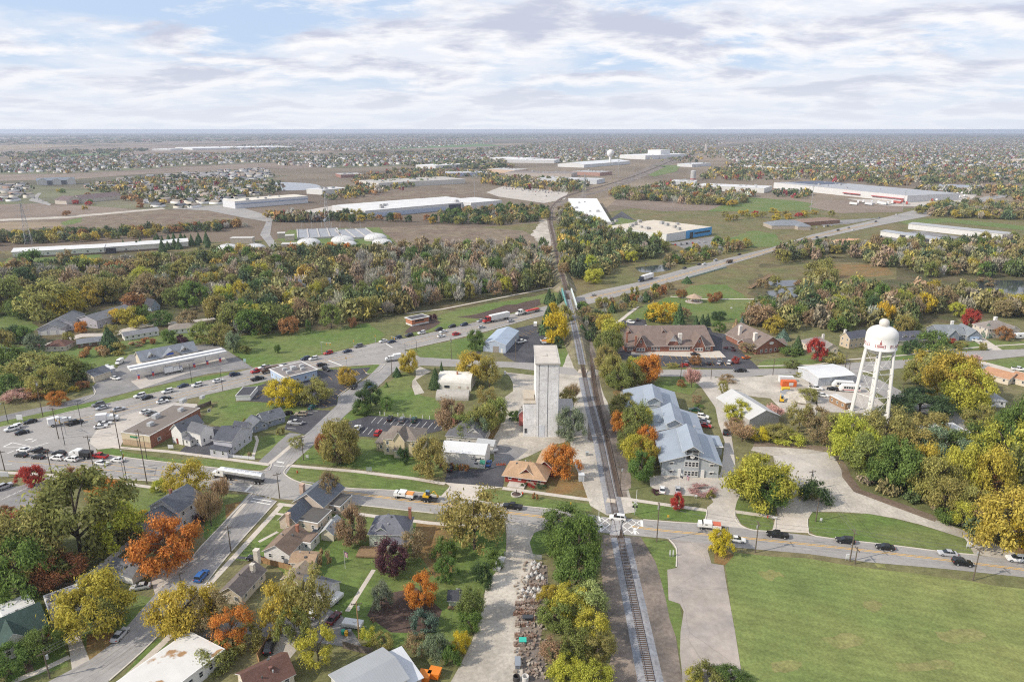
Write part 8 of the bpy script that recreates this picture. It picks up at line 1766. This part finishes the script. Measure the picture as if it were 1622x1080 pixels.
# tree masses: baked crowns, one object per mass
def crowntmpl(n,seed,ls,kind='round'):
    V,Fq,c=crown(kind,seed,max(5,n//14),n,ls,.42); return V,Fq
CT=[crowntmpl(70,200+i,.32) for i in range(5)]; CTW=[crowntmpl(420,220+i,.17) for i in range(5)]; CTB=[bare(240+i,22,900)[:2] for i in range(3)]
FH={'g':(.115,.145,.060),'d':(.075,.098,.050),'o':(.215,.20,.085),'y':(.36,.28,.075),'r':(.26,.055,.06),'b':(.24,.185,.12),'n':(.34,.322,.27),'u':(.28,.165,.07)}
FH={k:tuple(min(.55,q*1.25) for q in v) for k,v in FH.items()}
def mass(name,label,pts,hr,rr,mix,tm,lift=.0,bare_t=None):
    ks=list(mix); ws=[mix[k] for k in ks]; Vs=[];Fs=[];Cs=[];o=0
    for x,y in pts:
        k=rnd.choices(ks,ws)[0]; T_=CTB if (k=='n' and bare_t) else tm; V,Fq=rnd.choice(T_)
        h=rnd.uniform(*hr); r=rnd.uniform(*rr)*(.9 if k!='r' else .7); t=rnd.uniform(0,6.28); c,s=math.cos(t),math.sin(t)
        V2=np.c_[(V[:,0]*c-V[:,1]*s)*r+x,(V[:,0]*s+V[:,1]*c)*r+y,V[:,2]*h*.92+h*.04]
        Vs.append(V2.astype(np.float32)); Fs.append(Fq+o); o+=len(V)
        col=np.array(FH[k])*rnd.uniform(.75,1.3)*np.array([rnd.uniform(.9,1.1),1,rnd.uniform(.9,1.1)]); Cs.append(np.repeat(col[None],len(Fq),0))
    ob=link(name,fast_mesh(name,np.concatenate(Vs),np.concatenate(Fs),TINT,np.concatenate(Cs))); struct(ob,'stuff'); ob['label']=label; return ob
AUT={'g':2.5,'d':3,'o':3,'y':.8,'r':1.7,'b':2,'n':2,'u':.6}
pts=[]
for x,y,a in FAR:
    k=rnd.choice((1,2,2,3)) 
    for _ in range(k): pts.append((x+rnd.uniform(-18,18),y+rnd.uniform(-22,22)))
mass('suburb_trees','autumn trees between the houses of the distant suburbs',pts,(7,12),(5,9),AUT,CT)
pts=[(x+rnd.uniform(-16,16),y+rnd.uniform(-20,20)) for x,y,a in NEAR for _ in range(rnd.choice((1,1,2)))]
mass('suburb_trees','young trees between the houses of the far left suburb',pts,(4,8),(2.2,4),{'g':3,'d':4,'o':2.5,'r':1.3,'b':2,'y':.3,'n':2.5},CT)
for p_,m_,z_ in [([(-300,236),(60,229),(150,231),(-100,243)],'fieldtan',1.9),([(640,236),(780,232),(900,229),(880,235),(700,240)],'field',1.9),([(1000,228),(1100,224),(1180,226),(1090,232)],'fieldtan',1.9),([(-200,218),(100,216),(300,215),(60,220)],'fieldtan',1.9),([(200,226),(420,221),(470,223),(260,230)],'field',1.9),([(480,216),(700,213.5),(760,215),(520,219)],'fieldtan',1.9),([(900,217),(1100,214.5),(1150,216),(930,219)],'field',1.9),([(1350,219),(1500,217.5),(1560,220),(1400,222)],'fieldtan',1.9),([(60,246),(180,243),(190,246),(70,249)],'fieldgreen',1.9),([(260,213.5),(420,212),(440,213),(300,215)],'fieldgreen',1.9),([(850,240),(940,238),(945,243),(860,246)],'field',2)]:
    patch('field',p_,M[m_],z_)
# long tree lines and copses on the plain
pts=scatter([([(-300,250),(0,243),(180,238),(232,237),(232,241),(170,245),(0,249),(-300,262)],260),([(10,252),(40,249),(100,248),(60,256)],60),([(150,250),(190,246),(180,252)],20),([(-400,232),(0,222),(300,218),(600,214),(811,212),(811,214),(600,218),(300,224),(0,230),(-400,240)],900),([(811,213),(1200,211),(1700,214),(2100,222),(1700,222),(1200,217),(811,217)],1100),([(-400,221),(0,216),(400,213),(1200,209.5),(1800,212),(1800,214),(1200,212),(400,215),(0,219)],1500),
 ([(420,240),(470,236),(470,241),(425,244)],50),([(520,245),(700,240),(860,232),(860,236),(700,246),(540,249)],160),([(640,262),(760,256),(800,258),(700,268)],110),([(700,265),(760,262),(815,264),(780,270)],100)],None,0)
mass('tree_belt','tree belts and copses across the distant plain',pts,(9,15),(8,16),{'d':4,'g':3,'o':3,'b':1.5,'n':1},CT)
pts=scatter([([(1185,285),(1150,262),(1240,262),(1400,268),(1650,270),(1760,300),(1560,292),(1400,296),(1260,287)],900),([(1110,284),(1130,268),(1190,270),(1190,288)],120),([(760,290),(800,282),(930,292),(932,303),(900,306),(800,298)],190),([(560,282),(640,270),(790,276),(790,284),(700,284),(640,302),(560,296)],260),([(130,300),(220,285),(330,285),(430,292),(470,300),(400,312),(260,325),(180,315)],330),([(1020,300),(1060,292),(1200,310),(1190,316),(1060,312)],110),([(1440,300),(1560,298),(1760,312),(1760,330),(1640,328),(1580,315)],200),([(1230,306),(1280,308),(1270,316),(1226,312)],30),([(505,318),(560,302),(620,300),(600,308),(540,318)],60),([(1000,240),(1140,236),(1160,246),(1080,262),(1010,252)],200),([(425,345),(520,346),(560,346),(540,353),(440,352)],50)],None,0)
mass('tree_belt','autumn tree belts between the far works and suburbs',pts,(8,13),(5.5,9),{'o':4,'g':3,'d':2.5,'y':1.8,'b':2,'n':1.5,'u':.8,'r':.3},CT)
pts=scatter([([(-900,228),(0,221),(600,215.5),(1200,214),(1800,214),(2400,224),(1700,221),(1200,217.5),(600,221),(0,230)],2600),([(-900,219),(0,214),(600,213.2),(1200,213.2),(1800,213.2),(2400,217),(1800,216),(1200,214.6),(600,215),(0,220)],2000)],None,0)
mass('tree_belt','blue-hazed groves along the far horizon',pts,(9,15),(14,42),{'d':5,'g':4,'o':2.5,'b':1.5,'r':.5},CT)
# woods that read as one canopy
def woodmass(label,polys,hr,rr,mix,step):
    pts=[]
    for poly in polys:
        g=[G(*p) for p in poly]; gp=[(p.x,p.y) for p in g]; x0,x1=min(p[0] for p in gp),max(p[0] for p in gp); y=min(p[1] for p in gp); y1=max(p[1] for p in gp)
        while y<y1:
            x=x0
            while x<x1:
                X,Y=x+rnd.uniform(-.5,.5)*step,y+rnd.uniform(-.5,.5)*step
                if inside(gp,X,Y): pts.append((X,Y))
                x+=step
            y+=step
    print(label,len(pts)); mass('wood',label,pts,hr,rr,mix,CTW,bare_t=True)
MX={'o':6,'g':3.5,'d':1.4,'y':.6,'n':3,'b':2}
woodmass('riverside wood on the left, mixed autumn canopy',[[(-120,520),(-120,440),(60,436),(165,432),(330,416),(440,406),(560,409),(560,470),(470,480),(400,474),(330,476),(250,488),(160,470),(120,500),(60,470),(10,480),(-40,530)],[(345,530),(345,484),(400,478),(465,484),(470,515),(440,522),(390,530)],[(475,515),(475,475),(560,470),(640,468),(640,495),(580,508),(520,516)]],(8,13),(5,8),MX,13.5)
woodmass('grey leafless wood left of the railway',[[(560,470),(560,412),(700,400),(862,400),(870,455),(760,474),(690,488),(640,494),(600,480)]],(10,15),(4.5,7),{'n':9,'b':2,'o':2,'g':1.2,'d':.7},12)
woodmass('green wood right of the railway',[[(893,440),(888,345),(902,338),(960,370),(1040,392),(1060,402),(985,420),(940,448)]],(9,14),(4.5,7),{'g':5,'o':4,'d':4,'y':1,'n':1},12)
woodmass('autumn wood behind the suburban houses on the right',[[(1265,505),(1262,470),(1300,456),(1430,472),(1540,470),(1545,484),(1600,490),(1740,500),(1740,508),(1600,500),(1480,498),(1430,520),(1330,528),(1262,515)],[(1180,510),(1195,490),(1255,485),(1262,520),(1215,528)]],(8,13),(4.5,7),MX,11)
woodmass('wood below the long white workshops',[[(1342,412),(1345,396),(1450,393),(1700,385),(1760,420),(1640,442),(1500,440),(1420,430)],[(1225,420),(1235,400),(1330,394),(1340,402),(1290,412)]],(8,13),(4.5,7),MX,13)
woodmass('wood strip in front of and behind the long white shed',[[(-120,446),(-120,430),(0,428),(160,424),(300,408),(400,400),(420,408),(200,428),(0,436)],[(-120,392),(-120,378),(200,369),(400,357),(402,361),(200,379),(0,390)],[(690,354),(700,342),(770,332),(863,332),(866,350),(800,356)],[(420,398),(520,396),(660,399),(620,408),(440,408)]],(6,10),(4,6),{'o':4,'g':3,'d':4,'y':1.4,'u':1,'n':1.5},12)
woodmass('trees by the curving railway and works',[[(965,306),(1000,301),(1180,319),(1175,327),(1080,324),(980,317)],[(1460,340),(1480,326),(1640,330),(1740,345),(1640,351),(1500,345)]],(8,13),(5,8),MX,14)
woodmass('undergrowth along the railway and yards',[[(905,520),(915,490),(965,478),(1000,473),(1090,447),(1090,451),(1000,488),(960,498),(940,545)],[(1060,405),(1120,392),(1190,387),(1195,391),(1100,416),(1050,428)],[(1345,720),(1400,690),(1560,700),(1640,760),(1640,870),(1590,880),(1480,812),(1370,770)],[(1240,705),(1160,690),(1180,700),(1300,712),(1320,705)]],(2.5,6),(2,3.5),MX,7)
# ---------------- haze ----------------
hz=bpy.data.materials.new('haze_air'); hz.use_nodes=True; nt=hz.node_tree; nt.nodes.remove(nt.nodes['Principled BSDF'])
pv=nt.nodes.new('ShaderNodeVolumePrincipled'); pv.inputs['Color'].default_value=(.74,.83,1,1); pv.inputs['Density'].default_value=HAZE_D; pv.inputs['Anisotropy'].default_value=.2
nt.links.new(pv.outputs[0],nt.nodes['Material Output'].inputs['Volume'])
m=MB(); m.box(-24500,-24500,-1.5,24500,24500,106.2); o=m.build('haze',hz); struct(o,'stuff')
LANDMARKS=[('the red brick station house',830,745),('the white scripted garage',740,712),('the cream victorian house',640,695),('the grain elevator',860,640),('the clock-gabled library',1090,720),('the long brick office',1060,540),('the gabled brick office',1205,540),('the white water tower',1378,600),
('the blue-grey workshop',795,535),('the quonset hall',722,605),('the petrol station shop',268,560),('the long brick store',255,680),('the white victorian house',300,685),('the lavender house',372,700),('the fast food restaurant',475,600),('the corner house',485,815),('the white bungalow',452,865),('the cream ranch house',380,915),
('the grey-roofed white garage',505,935),('the green hip-roofed house',620,840),('the garden shed',721,945),('the rusty-roofed building',290,1050),('the red-brown roofed house',430,1065),('the grey warehouse roof',590,1060),('the green-roofed cottage',30,1000),('the grey roofed garage',210,905),('the large white house',285,810),('the orange pump house',660,505),
('the gravel drive',810,960),('the big right-hand field',1350,950),('the concrete apron',1110,950),('the level crossing',975,828),('the fenced gravel lot',1290,740),('the weathered metal warehouse',1205,655),('the grey-blue gabled house',1515,525),('the beige two-storey house',1585,520),('the orange-tan ranch',1580,600),('the white bus-yard warehouse',1320,600),
('the gravel lane',1500,835),('the railway bridge',900,472),('the roadside lawn',470,550),('the left junction',60,700),('the lower left car park',50,785),('the grey duplex',80,520),('the white ranch house',225,535),('the brown hip-roofed ranch',90,548),('the picnic shelter',1099,475),('the settling basins',540,372),('the long white shed',160,395),('the medical centre',1250,355),('the blue-fronted factory',1060,375),('the far works',950,285),('the brown apartments',150,318),('the new apartment block',88,292),('the blue-banded warehouse',420,322),('the far pond',450,295),('the far dirt lot',280,335)]
# ---------------- labels that single each thing out ----------------
ORD=['leftmost','second from left','third from left','fourth from left','fifth from left','sixth from left','seventh from left','eighth from left','ninth from left','tenth from left']
def article(s): return s
def finish_labels():
    from collections import defaultdict
    groups=defaultdict(list)
    for o,base,x,y,where in AUTO:
        if where is None:
            best=None
            for nm,lx,ly in LANDMARKS:
                d=math.hypot(x-lx,(y-ly)*1.7)
                if best is None or d<best[0]: best=(d,nm,lx,ly)
            d,nm,lx,ly=best; dx=x-lx; dy=(y-ly)*1.7
            rel=('right of' if dx>0 else 'left of') if abs(dx)>abs(dy) else ('in front of' if dy>0 else 'behind')
            where=f'{rel} {nm}'
        groups[(base,where)].append((x,y,o))
    for (base,where),l in groups.items():
        if len(l)==1: l[0][2]['label']=f'{base} {where}'; continue
        l.sort(key=lambda t:t[0]); n=len(l)
        for i,(x,y,o) in enumerate(l):
            if n==2: q=('left' if i==0 else 'right')+' one of two'
            elif i<n/2: q=ORD[i] if i<10 else f'number {i+1} from left'
            elif i==n-1: q='rightmost'
            else:
                j=n-1-i; q=(ORD[j] if j<10 else f'number {j+1} from left').replace('left','right')
            o['label']=f'{base} {where}, {q}'
    for o in C.objects:
        if 'label' in o and len(o['label'].split())>16: print('LONG',o['label'])
finish_labels()
